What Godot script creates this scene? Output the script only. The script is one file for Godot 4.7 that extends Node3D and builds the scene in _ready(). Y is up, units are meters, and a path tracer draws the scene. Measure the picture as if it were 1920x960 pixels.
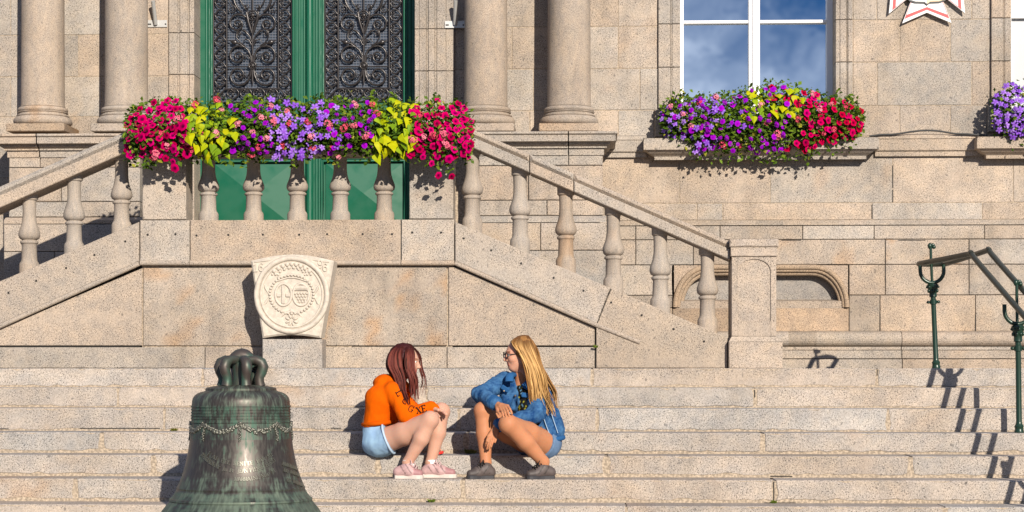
extends Node3D
# Town hall front with a double flight of steps, two seated people, a bell and flower boxes.
# Camera: level, shifted lens. World: x right, y up (0 = eye height), z towards the viewer (0 = edge of the step the feet rest on).
const FOC := 3780.0      # focal length in photograph pixels (1920 wide)
const EYE_ROW := 690.0
const EYE_Z := 14.0
const YAW := 0.040
const WALL := -4.5       # facade plane
const PERRON := -2.4     # front plane of the perron
const NOSE := [-0.934, -0.776, -0.624, -0.472, -0.302, -0.150, -0.003]  # tread heights, lowest to platform
const TREAD := 0.34

var rng := RandomNumberGenerator.new()
var nz := FastNoiseLite.new()
var nz2 := FastNoiseLite.new()
var M := {}
var names := {}

# a measured spot: photograph column and row, at depth z
func at(px: float, py: float, z: float) -> Vector3:
	var d := Vector3((px - 960.0) / FOC, (EYE_ROW - py) / FOC, -1.0).rotated(Vector3.UP, YAW)
	var t := (z - EYE_Z) / d.z
	return Vector3(d.x * t, d.y * t, z)

class MB:
	var v := PackedVector3Array()
	var n := PackedVector3Array()
	var uv := PackedVector2Array()
	var c := PackedColorArray()
	var idx := PackedInt32Array()
	var col := Color(1, 1, 1)
	var uvo := Vector2.ZERO
	var uvs := 0.5
	func puv(p: Vector3, m: Vector3) -> Vector2:
		var a := m.abs()
		var q := Vector2(p.x, -p.y)
		if a.x > a.y and a.x > a.z:
			q = Vector2(p.z, -p.y)
		elif a.y > a.z:
			q = Vector2(p.x, p.z)
		return q * uvs + uvo
	func vert(p: Vector3, m: Vector3, t: Vector2, k: Color) -> int:
		v.append(p)
		n.append(m)
		uv.append(t)
		c.append(k)
		return v.size() - 1
	func quad(a: Vector3, b: Vector3, d: Vector3, e: Vector3, out := Vector3.ZERO) -> void:
		var m := (b - a).cross(d - a)
		if m.length_squared() < 1e-14:
			m = (d - a).cross(e - a)
		m = m.normalized()
		if out != Vector3.ZERO and m.dot(out) < 0:
			m = -m
			var s := b
			b = e
			e = s
		var i := v.size()
		for p in [a, b, d, e]:
			vert(p, m, puv(p, m), col)
		idx.append_array(PackedInt32Array([i, i + 2, i + 1, i, i + 3, i + 2]))
	func tri(a: Vector3, b: Vector3, d: Vector3, out := Vector3.ZERO) -> void:
		var m := (b - a).cross(d - a).normalized()
		if out != Vector3.ZERO and m.dot(out) < 0:
			m = -m
			var s := b
			b = d
			d = s
		var i := v.size()
		for p in [a, b, d]:
			vert(p, m, puv(p, m), col)
		idx.append_array(PackedInt32Array([i, i + 2, i + 1]))
	# chamfered box
	func box(ctr: Vector3, size: Vector3, bev := 0.0, bas := Basis.IDENTITY) -> void:
		var h := size * 0.5
		var b := minf(bev, minf(h.x, minf(h.y, h.z)) * 0.9)
		var f := func(s: Vector3, ax: int) -> Vector3:
			var p := Vector3(s.x * (h.x - (0.0 if ax == 0 else b)), s.y * (h.y - (0.0 if ax == 1 else b)), s.z * (h.z - (0.0 if ax == 2 else b)))
			return ctr + bas * p
		for ax in 3:
			var u := (ax + 1) % 3
			var w := (ax + 2) % 3
			for sg: float in [-1.0, 1.0]:
				var q := []
				for k in [[-1, -1], [1, -1], [1, 1], [-1, 1]]:
					var s := Vector3.ZERO
					s[ax] = sg
					s[u] = k[0]
					s[w] = k[1]
					q.append(f.call(s, ax))
				var o := Vector3.ZERO
				o[ax] = sg
				quad(q[0], q[1], q[2], q[3], bas * o)
			if b > 0.0:
				for su in [-1.0, 1.0]:
					for sw in [-1.0, 1.0]:
						var s0 := Vector3.ZERO
						s0[u] = su
						s0[w] = sw
						var s1 := s0
						s0[ax] = -1
						s1[ax] = 1
						var o2 := Vector3.ZERO
						o2[u] = su
						o2[w] = sw
						quad(f.call(s0, u), f.call(s1, u), f.call(s1, w), f.call(s0, w), bas * o2)
		if b > 0.0:
			for sx in [-1.0, 1.0]:
				for sy in [-1.0, 1.0]:
					for sz in [-1.0, 1.0]:
						var s := Vector3(sx, sy, sz)
						tri(f.call(s, 0), f.call(s, 1), f.call(s, 2), bas * s)
	# smooth tube along points
	func tube(pts: Array, rad, sides := 8, closed := false, flat := 1.0, up0 := Vector3.ZERO) -> void:
		var m := pts.size()
		if m < 2:
			return
		var tang := []
		for i in m:
			var a: Vector3 = pts[(i - 1 + m) % m] if closed else pts[maxi(i - 1, 0)]
			var b: Vector3 = pts[(i + 1) % m] if closed else pts[mini(i + 1, m - 1)]
			tang.append((b - a).normalized())
		var u: Vector3 = up0 if up0 != Vector3.ZERO else (Vector3.UP if absf(tang[0].y) < 0.9 else Vector3.RIGHT)
		var base := v.size()
		var run := 0.0
		for i in m:
			var t: Vector3 = tang[i]
			u = (u - t * u.dot(t))
			u = u.normalized() if u.length() > 1e-5 else t.cross(Vector3(0.3, 0.5, 0.8)).normalized()
			var w := t.cross(u)
			var r: float = rad if (rad is float or rad is int) else rad[i]
			if i > 0:
				run += pts[i].distance_to(pts[i - 1])
			for s in sides + 1:
				var an := TAU * s / sides
				var d := u * cos(an) * flat + w * sin(an)
				var nn := (u * cos(an) / flat + w * sin(an)).normalized()
				vert(pts[i] + d * r, nn, Vector2(float(s) / sides * TAU * r * uvs * 1.0, run * uvs) + uvo, col)
		var k := sides + 1
		var ring := m if closed else m - 1
		for i in ring:
			var i2 := (i + 1) % m
			for s in sides:
				var a := base + i * k + s
				var b := base + i2 * k + s
				idx.append_array(PackedInt32Array([a, b, a + 1, a + 1, b, b + 1]))
		if not closed:
			for e in 2:
				var i: int = 0 if e == 0 else m - 1
				var nn2: Vector3 = -tang[0] if e == 0 else tang[m - 1]
				var ci := vert(pts[i], nn2, uvo, col)
				for s in sides:
					var a := vert(v[base + i * k + s], nn2, uvo, col)
					var b := vert(v[base + i * k + s + 1], nn2, uvo, col)
					if e == 0:
						idx.append_array(PackedInt32Array([ci, a, b]))
					else:
						idx.append_array(PackedInt32Array([ci, b, a]))
	# lathe around local y; profile of Vector2(radius, height) listed upwards
	func lathe(prof: Array, seg := 24, xf := Transform3D.IDENTITY, a0 := 0.0, a1 := TAU, crease := 0.7) -> void:
		var ns := []
		for i in prof.size() - 1:
			var d: Vector2 = prof[i + 1] - prof[i]
			ns.append(Vector2(d.y, -d.x).normalized())
		var run := 0.0
		for i in prof.size() - 1:
			var p0: Vector2 = prof[i]
			var p1: Vector2 = prof[i + 1]
			var m0: Vector2 = ns[i]
			var m1: Vector2 = ns[i]
			if i > 0 and ns[i - 1].dot(ns[i]) > crease:
				m0 = (ns[i - 1] + ns[i]).normalized()
			if i < ns.size() - 1 and ns[i + 1].dot(ns[i]) > crease:
				m1 = (ns[i + 1] + ns[i]).normalized()
			var ln := p0.distance_to(p1)
			var base := v.size()
			for s in seg + 1:
				var an := a0 + (a1 - a0) * s / seg
				var cs := Vector3(cos(an), 0, sin(an))
				var arc := an * 0.2 * uvs * 2.0
				vert(xf * (cs * p0.x + Vector3.UP * p0.y), (xf.basis * (cs * m0.x + Vector3.UP * m0.y)).normalized(), Vector2(arc, -run * uvs) + uvo, col)
				vert(xf * (cs * p1.x + Vector3.UP * p1.y), (xf.basis * (cs * m1.x + Vector3.UP * m1.y)).normalized(), Vector2(arc, -(run + ln) * uvs) + uvo, col)
			run += ln
			for s in seg:
				var a := base + s * 2
				idx.append_array(PackedInt32Array([a, a + 2, a + 1, a + 1, a + 2, a + 3]))
	# polygon (counter-clockwise seen from +z) from depth z1 (back) to z0 (front), bevelled front edge
	func prism(poly: Array, z0: float, z1: float, bev := 0.0, xf := Transform3D.IDENTITY, smooth_side := false) -> void:
		var m := poly.size()
		var area := 0.0
		for i in m:
			area += poly[i].cross(poly[(i + 1) % m])
		if area < 0:
			poly = poly.duplicate()
			poly.reverse()
		var inn := []
		for i in m:
			var a: Vector2 = (poly[i] - poly[(i - 1 + m) % m]).normalized()
			var b: Vector2 = (poly[(i + 1) % m] - poly[i]).normalized()
			var na := Vector2(-a.y, a.x)
			var nb := Vector2(-b.y, b.x)
			var h := (na + nb)
			var l := maxf(h.length_squared() * 0.5, 0.35)
			inn.append(poly[i] + h / l * bev)
		var tris := Geometry2D.triangulate_polygon(PackedVector2Array(inn))
		for side in 2:
			var z := z0 if side == 0 else z1
			var src: Array = inn if side == 0 else poly
			var mm := xf.basis * Vector3(0, 0, 1 if side == 0 else -1)
			var i0 := v.size()
			for p in src:
				vert(xf * Vector3(p.x, p.y, z), mm, puv(Vector3(p.x, p.y, z), Vector3(0, 0, 1)), col)
			for t in range(0, tris.size(), 3):
				var a := tris[t]
				var b := tris[t + 1]
				var d := tris[t + 2]
				var cr: float = (src[b] - src[a]).cross(src[d] - src[a])
				var flip := (cr > 0) == (side == 0)
				if flip:
					idx.append_array(PackedInt32Array([i0 + a, i0 + d, i0 + b]))
				else:
					idx.append_array(PackedInt32Array([i0 + a, i0 + b, i0 + d]))
		for i in m:
			var j := (i + 1) % m
			var e: Vector2 = poly[j] - poly[i]
			var o := xf.basis * Vector3(e.y, -e.x, 0)
			var p0 := Vector3(poly[i].x, poly[i].y, z0 - bev)
			var p1 := Vector3(poly[j].x, poly[j].y, z0 - bev)
			quad(xf * p0, xf * p1, xf * Vector3(p1.x, p1.y, z1), xf * Vector3(p0.x, p0.y, z1), o)
			if bev > 0:
				quad(xf * p0, xf * p1, xf * Vector3(inn[j].x, inn[j].y, z0), xf * Vector3(inn[i].x, inn[i].y, z0), o + xf.basis * Vector3(0, 0, e.length()))
	func blob(ctr: Vector3, r: Vector3, seg := 8, rings := 5, bas := Basis.IDENTITY) -> void:
		var base := v.size()
		for i in rings + 1:
			var la := PI * i / rings - PI / 2
			for s in seg + 1:
				var an := TAU * s / seg
				var d := Vector3(cos(la) * cos(an), sin(la), cos(la) * sin(an))
				vert(ctr + bas * (d * r), (bas * (d / r)).normalized(), Vector2(an * 0.1, la * 0.1) + uvo, col)
		var k := seg + 1
		for i in rings:
			for s in seg:
				var a := base + i * k + s
				idx.append_array(PackedInt32Array([a, a + 1, a + k, a + 1, a + k + 1, a + k]))
	func mesh(origin := Vector3.ZERO) -> ArrayMesh:
		var arr := []
		arr.resize(Mesh.ARRAY_MAX)
		var vv := v
		if origin != Vector3.ZERO:
			vv = v.duplicate()
			for i in vv.size():
				vv[i] -= origin
		arr[Mesh.ARRAY_VERTEX] = vv
		arr[Mesh.ARRAY_NORMAL] = n
		arr[Mesh.ARRAY_TEX_UV] = uv
		arr[Mesh.ARRAY_COLOR] = c
		arr[Mesh.ARRAY_INDEX] = idx
		var am := ArrayMesh.new()
		am.add_surface_from_arrays(Mesh.PRIMITIVE_TRIANGLES, arr)
		return am

func numbered(called: String) -> String:
	var k: int = names.get(called, 0)
	names[called] = k + 1
	return called if k == 0 else "%s_%03d" % [called, k]

func tag(o: Node, label: String, category: String, group := "", kind := "") -> void:
	if label: o.set_meta("label", label)
	if category: o.set_meta("category", category)
	if group: o.set_meta("group", group)
	if kind: o.set_meta("kind", kind)

func thing(called: String, label: String, category: String, where := Vector3.ZERO, group := "") -> Node3D:
	var o := Node3D.new()
	o.name = numbered(called)
	add_child(o)
	o.position = where
	tag(o, label, category, group)
	return o

func origin_of(p: Node) -> Vector3:
	var s := Vector3.ZERO
	while p != self and p is Node3D:
		s += p.position
		p = p.get_parent()
	return s

# commits world-space geometry as one named mesh under parent
func part(mb: MB, called: String, mat: Material, parent: Node = self, label := "") -> MeshInstance3D:
	var o := MeshInstance3D.new()
	o.name = numbered(called) if parent == self else called
	o.mesh = mb.mesh(origin_of(parent))
	o.material_override = mat
	parent.add_child(o, true)
	if label: o.set_meta("label", label)
	return o

func put(mesh: Mesh, called: String, mat: Material, parent: Node, xf: Transform3D) -> MeshInstance3D:
	var o := MeshInstance3D.new()
	o.name = called
	o.mesh = mesh
	o.material_override = mat
	parent.add_child(o, true)
	o.transform = Transform3D(xf.basis, xf.origin - origin_of(parent))
	return o

# ---------------------------------------------------------------- materials
func lin(r: float, g: float, b: float) -> Color:
	return Color(r, g, b).linear_to_srgb()

func mat(called: String, color: Color, rough := 0.7, metal := 0.0, vcol := false) -> StandardMaterial3D:
	var m := StandardMaterial3D.new()
	m.resource_name = called
	m.albedo_color = color
	m.roughness = rough
	m.metallic = metal
	m.vertex_color_use_as_albedo = vcol
	M[called] = m
	return m

func noise_bytes(size: int, freq: float, kind: int, sd: int, oct := 1) -> PackedByteArray:
	var f := FastNoiseLite.new()
	f.noise_type = kind
	f.frequency = freq
	f.seed = sd
	f.fractal_type = FastNoiseLite.FRACTAL_FBM if oct > 1 else FastNoiseLite.FRACTAL_NONE
	f.fractal_octaves = oct
	var im := f.get_seamless_image(size, size, false, false, 0.1, true)
	im.convert(Image.FORMAT_L8)
	return im.get_data()

func granite_textures() -> Array:
	var S := 1024
	var grain := noise_bytes(S, 0.30, FastNoiseLite.TYPE_SIMPLEX, 3, 1)
	var fleck := noise_bytes(S, 0.15, FastNoiseLite.TYPE_SIMPLEX, 17)
	var wr := RandomNumberGenerator.new()
	wr.seed = 6
	var mid := noise_bytes(S, 0.075, FastNoiseLite.TYPE_SIMPLEX, 23, 2)
	var cloud := noise_bytes(S, 0.012, FastNoiseLite.TYPE_SIMPLEX, 29, 4)
	var val := PackedFloat32Array()
	val.resize(S * S)
	var hue := PackedFloat32Array()
	hue.resize(S * S)
	for i in S * S:
		var g := grain[i] / 255.0
		var f := fleck[i] / 255.0
		var k := cloud[i] / 255.0
		var x := 0.93 + (g - 0.5) * 0.20 + (k - 0.5) * 0.10 + (wr.randf() - 0.5) * 0.26 + (mid[i] / 255.0 - 0.5) * 0.14
		if f > 0.80:
			x -= (f - 0.80) * 3.0
		elif f < 0.2:
			x += (0.2 - f) * 0.45
		val[i] = x
		hue[i] = (k - 0.5) * 0.5 + (g - 0.5) * 0.2
	# darker enclaves: small elongated inclusions in the stone
	var r := RandomNumberGenerator.new()
	r.seed = 5
	for e in 900:
		var cx := r.randi_range(0, S - 1)
		var cy := r.randi_range(0, S - 1)
		var big := r.randf() < 0.07
		var la := r.randf_range(4, 9) if big else r.randf_range(1.0, 3.0)
		var lb := la * r.randf_range(0.35, 0.8)
		var an := r.randf() * PI
		var dark := r.randf_range(0.10, 0.25) if big else r.randf_range(0.15, 0.45)
		var R := int(ceil(la)) + 1
		for dy in range(-R, R + 1):
			for dx in range(-R, R + 1):
				var ux := (dx * cos(an) + dy * sin(an)) / la
				var uy := (-dx * sin(an) + dy * cos(an)) / lb
				var d := ux * ux + uy * uy
				if d < 1.0:
					var q := posmod(cy + dy, S) * S + posmod(cx + dx, S)
					val[q] -= dark * minf(1.0, (1.0 - d) * 2.0)
					hue[q] -= 0.15
	var rgbd := PackedByteArray()
	rgbd.resize(S * S * 3)
	var hd := PackedByteArray()
	hd.resize(S * S)
	for i in S * S:
		var x := clampf(val[i], 0.12, 1.08)
		var h := hue[i]
		rgbd[i * 3] = int(clampf(x * (1.0 + h * 0.05) * 232.0, 0, 255))
		rgbd[i * 3 + 1] = int(clampf(x * 228.0, 0, 255))
		rgbd[i * 3 + 2] = int(clampf(x * (1.0 - h * 0.07) * 224.0, 0, 255))
		hd[i] = int(clampf(x * 200.0, 0, 255))
	var im := Image.create_from_data(S, S, false, Image.FORMAT_RGB8, rgbd)
	var hm := Image.create_from_data(S, S, false, Image.FORMAT_L8, hd)
	hm.convert(Image.FORMAT_RGBA8)
	hm.bump_map_to_normal_map(2.0)
	return [ImageTexture.create_from_image(im), ImageTexture.create_from_image(hm)]

func speckle_texture(S: int, freq: float, lo: float, hi: float, sd: int, oct := 3) -> ImageTexture:
	var b := noise_bytes(S, freq, FastNoiseLite.TYPE_SIMPLEX, sd, oct)
	var o := PackedByteArray()
	o.resize(S * S)
	for i in S * S:
		o[i] = int(255.0 * lerpf(lo, hi, b[i] / 255.0))
	return ImageTexture.create_from_image(Image.create_from_data(S, S, false, Image.FORMAT_L8, o))

func make_materials() -> void:
	var g := granite_textures()
	var m := mat("granite", Color(1, 1, 1), 0.82, 0.0, true)
	m.albedo_texture = g[0]
	m.normal_enabled = true
	m.normal_texture = g[1]
	m.normal_scale = 0.22
	m.metallic_specular = 0.2
	var mo := mat("mortar", lin(0.56, 0.455, 0.335), 0.95)
	mo.albedo_texture = speckle_texture(256, 0.09, 0.62, 1.0, 8)
	mo.uv1_triplanar = true
	mo.uv1_world_triplanar = true
	mo.uv1_scale = Vector3(1.5, 1.5, 1.5)
	mat("green_paint", lin(0.003, 0.098, 0.050), 0.28)
	M.green_paint.roughness_texture = speckle_texture(256, 0.03, 0.5, 1.0, 31, 4)
	M.green_paint.roughness = 0.62
	mat("iron", lin(0.034, 0.029, 0.027), 0.28, 0.25)
	mat("wire", lin(0.15, 0.16, 0.19), 0.5, 0.2)
	mat("door_glass", lin(0.06, 0.078, 0.105), 0.10)
	mat("white_paint", lin(0.80, 0.80, 0.80), 0.35)
	var pane := mat("mirror_pane", lin(0.74, 0.80, 0.84), 0.012, 1.0)
	pane.metallic_specular = 0.5
	mat("grey_pane", lin(0.42, 0.44, 0.46), 0.35)
	mat("rail_green", lin(0.012, 0.036, 0.022), 0.3, 0.1)
	mat("rail_tube", lin(0.050, 0.054, 0.038), 0.36, 0.35)
	mat("limestone", Color(1, 1, 1), 0.85, 0.0, true)
	M.limestone.albedo_texture = speckle_texture(512, 0.06, 0.86, 1.0, 77, 4)
	M.limestone.normal_enabled = true
	M.limestone.normal_texture = g[1]
	M.limestone.normal_scale = 0.4
	mat("galvanised", lin(0.5, 0.5, 0.48), 0.45, 0.4)
	mat("black_rubber", lin(0.02, 0.02, 0.02), 0.5)
	mat("sign_white", lin(0.78, 0.78, 0.76), 0.4)
	mat("sign_red", lin(0.62, 0.02, 0.025), 0.4)
	mat("sign_black", lin(0.015, 0.015, 0.015), 0.4)
	mat("sign_peach", lin(0.80, 0.58, 0.34), 0.4)
	mat("hole_black", lin(0.02, 0.018, 0.016), 0.9)  # painted dark for the inside of holes and open joints
	mat("planter", lin(0.03, 0.035, 0.03), 0.6)
	var pl := mat("plant", Color(1, 1, 1), 0.55, 0.0, true)
	pl.metallic_specular = 0.25
	pl.backlight_enabled = true
	pl.backlight = lin(0.06, 0.09, 0.01)
	var pe := mat("petal", Color(1, 1, 1), 0.6, 0.0, true)
	pe.metallic_specular = 0.1
	pe.roughness = 0.8
	pe.backlight_enabled = true
	pe.backlight = lin(0.05, 0.01, 0.03)
	mat("painted", Color(1, 1, 1), 0.6, 0.0, true)

# ---------------------------------------------------------------- stone
const BEIGE := Color(0.550, 0.490, 0.420)
const PALE := Color(0.560, 0.520, 0.472)
const BROWN := Color(0.500, 0.385, 0.275)

func tone(base: Color, spread := 0.07) -> Color:
	var k := 1.0 + rng.randf_range(-spread, spread)
	var w := rng.randf_range(-0.05, 0.05)
	return Color(base.r * k * (1.0 + w), base.g * k, base.b * k * (1.0 - w))

# colour of the stone at a spot: weathering and rust with outlines of their own
func stone_col(p: Vector3, base: Color, rust: float) -> Color:
	var a := nz.get_noise_3d(p.x * 1.4, p.y * 1.4, p.z * 1.4)
	var b := nz2.get_noise_3d(p.x * 6.0, p.y * 6.0, p.z * 6.0)
	var k := 1.0 + a * 0.20 + b * 0.10
	# rain runs: narrow upright stains
	var run := nz2.get_noise_3d(p.x * 7.5, p.y * 0.7, p.z * 2.0 + 40.0)
	k -= smoothstep(0.22, 0.55, run) * 0.16
	var o := Color(base.r * k, base.g * k, base.b * k)
	# brown weathering blotches and rust
	var d := smoothstep(0.08, 0.45, nz.get_noise_3d(p.x * 0.9 + 11.0, p.y * 1.3 + 3.0, p.z) + b * 0.3)
	o = o.lerp(Color(0.50 * k, 0.395 * k, 0.28 * k), d * 0.28)
	var s := smoothstep(0.10, 0.42, nz.get_noise_3d(p.x * 2.6 + 31.0, p.y * 1.5 + 7.0, p.z) + b * 0.35 + rust * 0.55 - 0.26)
	var t := clampf(s * rust * 1.05, 0.0, 0.7)
	return o.lerp(Color(0.53 * k, 0.31 * k, 0.145 * k), t)

# a dressed block with worn, chamfered front edges: world x0..x1, y0..y1, front zf
func block_mesh(x0: float, x1: float, y0: float, y1: float, zf: float, depth: float, base: Color, rust := 0.0, bev := 0.005, wear := 0.9) -> MB:
	var mb := MB.new()
	mb.uvo = Vector2(rng.randf(), rng.randf())
	var nx := clampi(int(ceil((x1 - x0) / 0.065)), 2, 34)
	var ny := clampi(int(ceil((y1 - y0) / 0.065)), 1, 14)
	var fp := PackedVector3Array()
	var wv := PackedFloat32Array()
	for j in ny + 1:
		for i in nx + 1:
			var q := Vector3(lerpf(x0, x1, float(i) / nx), lerpf(y0, y1, float(j) / ny), zf)
			var ox := -1.0 if i == 0 else (1.0 if i == nx else 0.0)
			var oy := -1.0 if j == 0 else (1.0 if j == ny else 0.0)
			var w := 0.0
			if ox != 0.0 or oy != 0.0:
				w = bev * (0.65 + wear * maxf(0.0, 0.35 + 1.6 * nz2.get_noise_3d(q.x * 9.0, q.y * 9.0, q.z * 3.0 + 5.0)))
				q -= Vector3(ox, oy, 0) * w
			fp.append(q)
			wv.append(w)
			mb.vert(q, Vector3.BACK, mb.puv(q, Vector3.BACK), stone_col(q, base, rust))
	for j in ny:
		for i in nx:
			var q := j * (nx + 1) + i
			mb.idx.append_array(PackedInt32Array([q, q + nx + 2, q + 1, q, q + nx + 1, q + nx + 2]))
	var loop := []
	for i in nx: loop.append([i, 0])
	for j in ny: loop.append([nx, j])
	for i in nx: loop.append([nx - i, ny])
	for j in ny: loop.append([0, ny - j])
	var bz := zf - depth
	for k in loop.size():
		var a: Array = loop[k]
		var b: Array = loop[(k + 1) % loop.size()]
		var ia: int = a[1] * (nx + 1) + a[0]
		var ib: int = b[1] * (nx + 1) + b[0]
		var ra := Vector3(lerpf(x0, x1, float(a[0]) / nx), lerpf(y0, y1, float(a[1]) / ny), zf - wv[ia])
		var rb := Vector3(lerpf(x0, x1, float(b[0]) / nx), lerpf(y0, y1, float(b[1]) / ny), zf - wv[ib])
		var e := rb - ra
		var o := Vector3(e.y, -e.x, 0).normalized()
		mb.col = mb.c[ia]
		mb.quad(fp[ia], fp[ib], rb, ra, o + Vector3.BACK)
		mb.quad(ra, rb, Vector3(rb.x, rb.y, bz), Vector3(ra.x, ra.y, bz), o)
	mb.quad(Vector3(x0, y0, bz), Vector3(x1, y0, bz), Vector3(x1, y1, bz), Vector3(x0, y1, bz), Vector3.FORWARD)
	return mb

func block(parent: Node, called: String, x0: float, x1: float, y0: float, y1: float, zf: float, depth: float, base: Color, rust := 0.0, bev := 0.005) -> MeshInstance3D:
	return part(block_mesh(x0, x1, y0, y1, zf, depth, base, rust, bev), called, M.granite, parent)

# a course of blocks: photograph rows y0 (upper) and y1 (lower) and joint columns, on the plane z
func course(parent: Node, z: float, y0: float, y1: float, xs: Array, depth := 0.16, base := BEIGE, gap := 0.006, rusts := {}, called := "wall_stone", spread := 0.12) -> void:
	var mid: float = (xs[0] + xs[-1]) * 0.5
	var t := at(1111.0, y0, z).y
	var b := at(1111.0, y1, z).y
	for i in xs.size() - 1:
		var l := at(xs[i], y0, z).x
		var r := at(xs[i + 1], y0, z).x
		var zz := z + rng.randf_range(-0.0015, 0.0015)
		block(parent, called, l + gap * 0.5, r - gap * 0.5, b + gap * 0.5, t - gap * 0.5, zz, depth, tone(base, spread), rusts.get(i, rng.randf() * 0.2), 0.004)

# polygon of measured spots -> stone with thickness
func poly_stone(parent: Node, called: String, pts: Array, z: float, depth: float, base: Color, rust := 0.0, bev := 0.005) -> MeshInstance3D:
	var mb := MB.new()
	mb.uvo = Vector2(rng.randf(), rng.randf())
	mb.col = base
	var pl := []
	for p in pts:
		var w := at(p[0], p[1], z)
		pl.append(Vector2(w.x, w.y))
	mb.prism(pl, z, z - depth, bev)
	for i in mb.c.size():
		mb.c[i] = stone_col(mb.v[i], base, rust)
	return part(mb, called, M.granite, parent)

# straight moulding: profile of Vector2(out, up) swept from a to b (out = towards +z)
func sweep(mb: MB, prof: Array, a: Vector3, b: Vector3, base: Color, ends := true) -> void:
	var segs := maxi(1, int(a.distance_to(b) / 0.25))
	for k in prof.size() - 1:
		var p0: Vector2 = prof[k]
		var p1: Vector2 = prof[k + 1]
		for i in segs:
			var s := a.lerp(b, float(i) / segs)
			var e := a.lerp(b, float(i + 1) / segs)
			mb.col = stone_col(s, base, 0.08)
			mb.quad(s + Vector3(0, p0.y, p0.x), e + Vector3(0, p0.y, p0.x), e + Vector3(0, p1.y, p1.x), s + Vector3(0, p1.y, p1.x))
	if ends:
		var pg := PackedVector2Array(prof)
		pg.append(Vector2(-0.1, prof[-1].y))
		pg.append(Vector2(-0.1, prof[0].y))
		var tr := Geometry2D.triangulate_polygon(pg)
		for w in 2:
			var q := a if w == 0 else b
			for t in range(0, tr.size(), 3):
				var f := func(i: int) -> Vector3: return q + Vector3(0, pg[tr[t + i]].y, pg[tr[t + i]].x)
				mb.tri(f.call(0), f.call(1), f.call(2), (a - b) if w == 0 else (b - a))

func arc(cx: float, cy: float, r: float, a0: float, a1: float, k := 6) -> Array:
	var o := []
	for i in k + 1:
		var t := deg_to_rad(lerpf(a0, a1, float(i) / k))
		o.append(Vector2(cx + cos(t) * r, cy + sin(t) * r))
	return o

# joint that has lost its mortar: a black strip whose colour gives the shade of the gap
func open_joint(parent: Node, x0: float, y0: float, x1: float, y1: float, z: float, w := 0.006) -> void:
	var a := at(x0, y0, z)
	var b := at(x1, y1, z)
	var mb := MB.new()
	var d := b - a
	mb.box((a + b) / 2 + Vector3(0, 0, -0.004), Vector3(d.length(), w, 0.008), 0.0, Basis(Vector3.BACK, atan2(d.y, d.x)))
	part(mb, "open_joint", M.hole_black, parent)

# ---------------------------------------------------------------- scene
func _ready() -> void:
	rng.seed = 20
	nz.seed = 4
	nz.frequency = 1.0
	nz.fractal_octaves = 3
	nz2.seed = 9
	nz2.frequency = 1.0
	var cam := Camera3D.new()
	cam.name = "camera"
	add_child(cam)
	cam.projection = Camera3D.PROJECTION_FRUSTUM
	cam.near = 0.5
	cam.far = 400.0
	cam.size = 960.0 / FOC * cam.near
	cam.frustum_offset = Vector2(0, (EYE_ROW - 480.0) / FOC * cam.near)
	cam.position = Vector3(0, 0, EYE_Z)
	cam.rotation = Vector3(0, YAW, 0)
	cam.current = true
	var we := WorldEnvironment.new()
	we.name = "environment"
	var env := Environment.new()
	env.background_mode = Environment.BG_SKY
	env.tonemap_mode = Environment.TONE_MAPPER_LINEAR
	env.tonemap_exposure = 1.26
	env.sdfgi_enabled = true
	env.ssao_enabled = true
	env.ssil_enabled = true
	var sky := Sky.new()
	var sm := ProceduralSkyMaterial.new()
	sm.sky_top_color = lin(0.04, 0.17, 0.55)
	sm.sky_horizon_color = lin(0.14, 0.44, 0.98)
	sm.sky_curve = 0.12
	sm.ground_bottom_color = lin(0.16, 0.14, 0.12)
	sm.ground_horizon_color = lin(0.22, 0.21, 0.20)
	sm.sun_angle_max = 1.0
	var cn := FastNoiseLite.new()
	cn.seed = 12
	cn.frequency = 0.0045
	cn.fractal_type = FastNoiseLite.FRACTAL_RIDGED
	cn.fractal_octaves = 5
	cn.fractal_gain = 0.55
	cn.domain_warp_enabled = true
	cn.domain_warp_amplitude = 60.0
	cn.domain_warp_frequency = 0.006
	var cov := NoiseTexture2D.new()
	cov.width = 4096
	cov.height = 2048
	cov.seamless = false
	cov.normalize = true
	cov.noise = cn
	var ramp := Gradient.new()
	ramp.offsets = PackedFloat32Array([0.0, 0.46, 0.66, 0.88])
	ramp.colors = PackedColorArray([Color(1, 1, 1, 0), Color(1, 1, 1, 0), Color(1, 1, 1, 0.4), Color(1, 1, 1, 1.0)])
	cov.color_ramp = ramp
	sm.sky_cover = cov
	sm.sky_cover_modulate = Color(1, 1, 1, 1.5)
	sky.sky_material = sm
	env.sky = sky
	env.background_energy_multiplier = 0.37
	we.environment = env
	add_child(we)
	var sun := DirectionalLight3D.new()
	sun.name = "sun"
	sun.light_color = Color(1.0, 0.958, 0.905)
	sun.light_energy = 1.6
	sun.light_angular_distance = 0.5
	sun.shadow_enabled = true
	add_child(sun)
	sun.look_at_from_position(Vector3(0.39, 0.45, 1.0) * 30.0, Vector3.ZERO)

	make_materials()
	people_materials()
	build_ground()
	build_steps()
	build_facade()
	build_perron()
	build_keystone()
	build_bell()
	build_orange_person()
	build_denim_person()
	build_handrail()
	build_sign()
	build_brackets()
	build_cable()
	build_flowers()
	build_weeds()

# ---------------------------------------------------------------- setting
func build_ground() -> void:
	var mb := MB.new()
	var s := 160.0
	var yg := -1.552
	mb.col = Color(0.24, 0.22, 0.20)
	mb.quad(Vector3(-s, yg, -6), Vector3(-s, yg, s), Vector3(s, yg, s), Vector3(s, yg, -6), Vector3.UP)
	var o := part(mb, "square", M.granite)
	tag(o, "", "", "", "structure")

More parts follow.
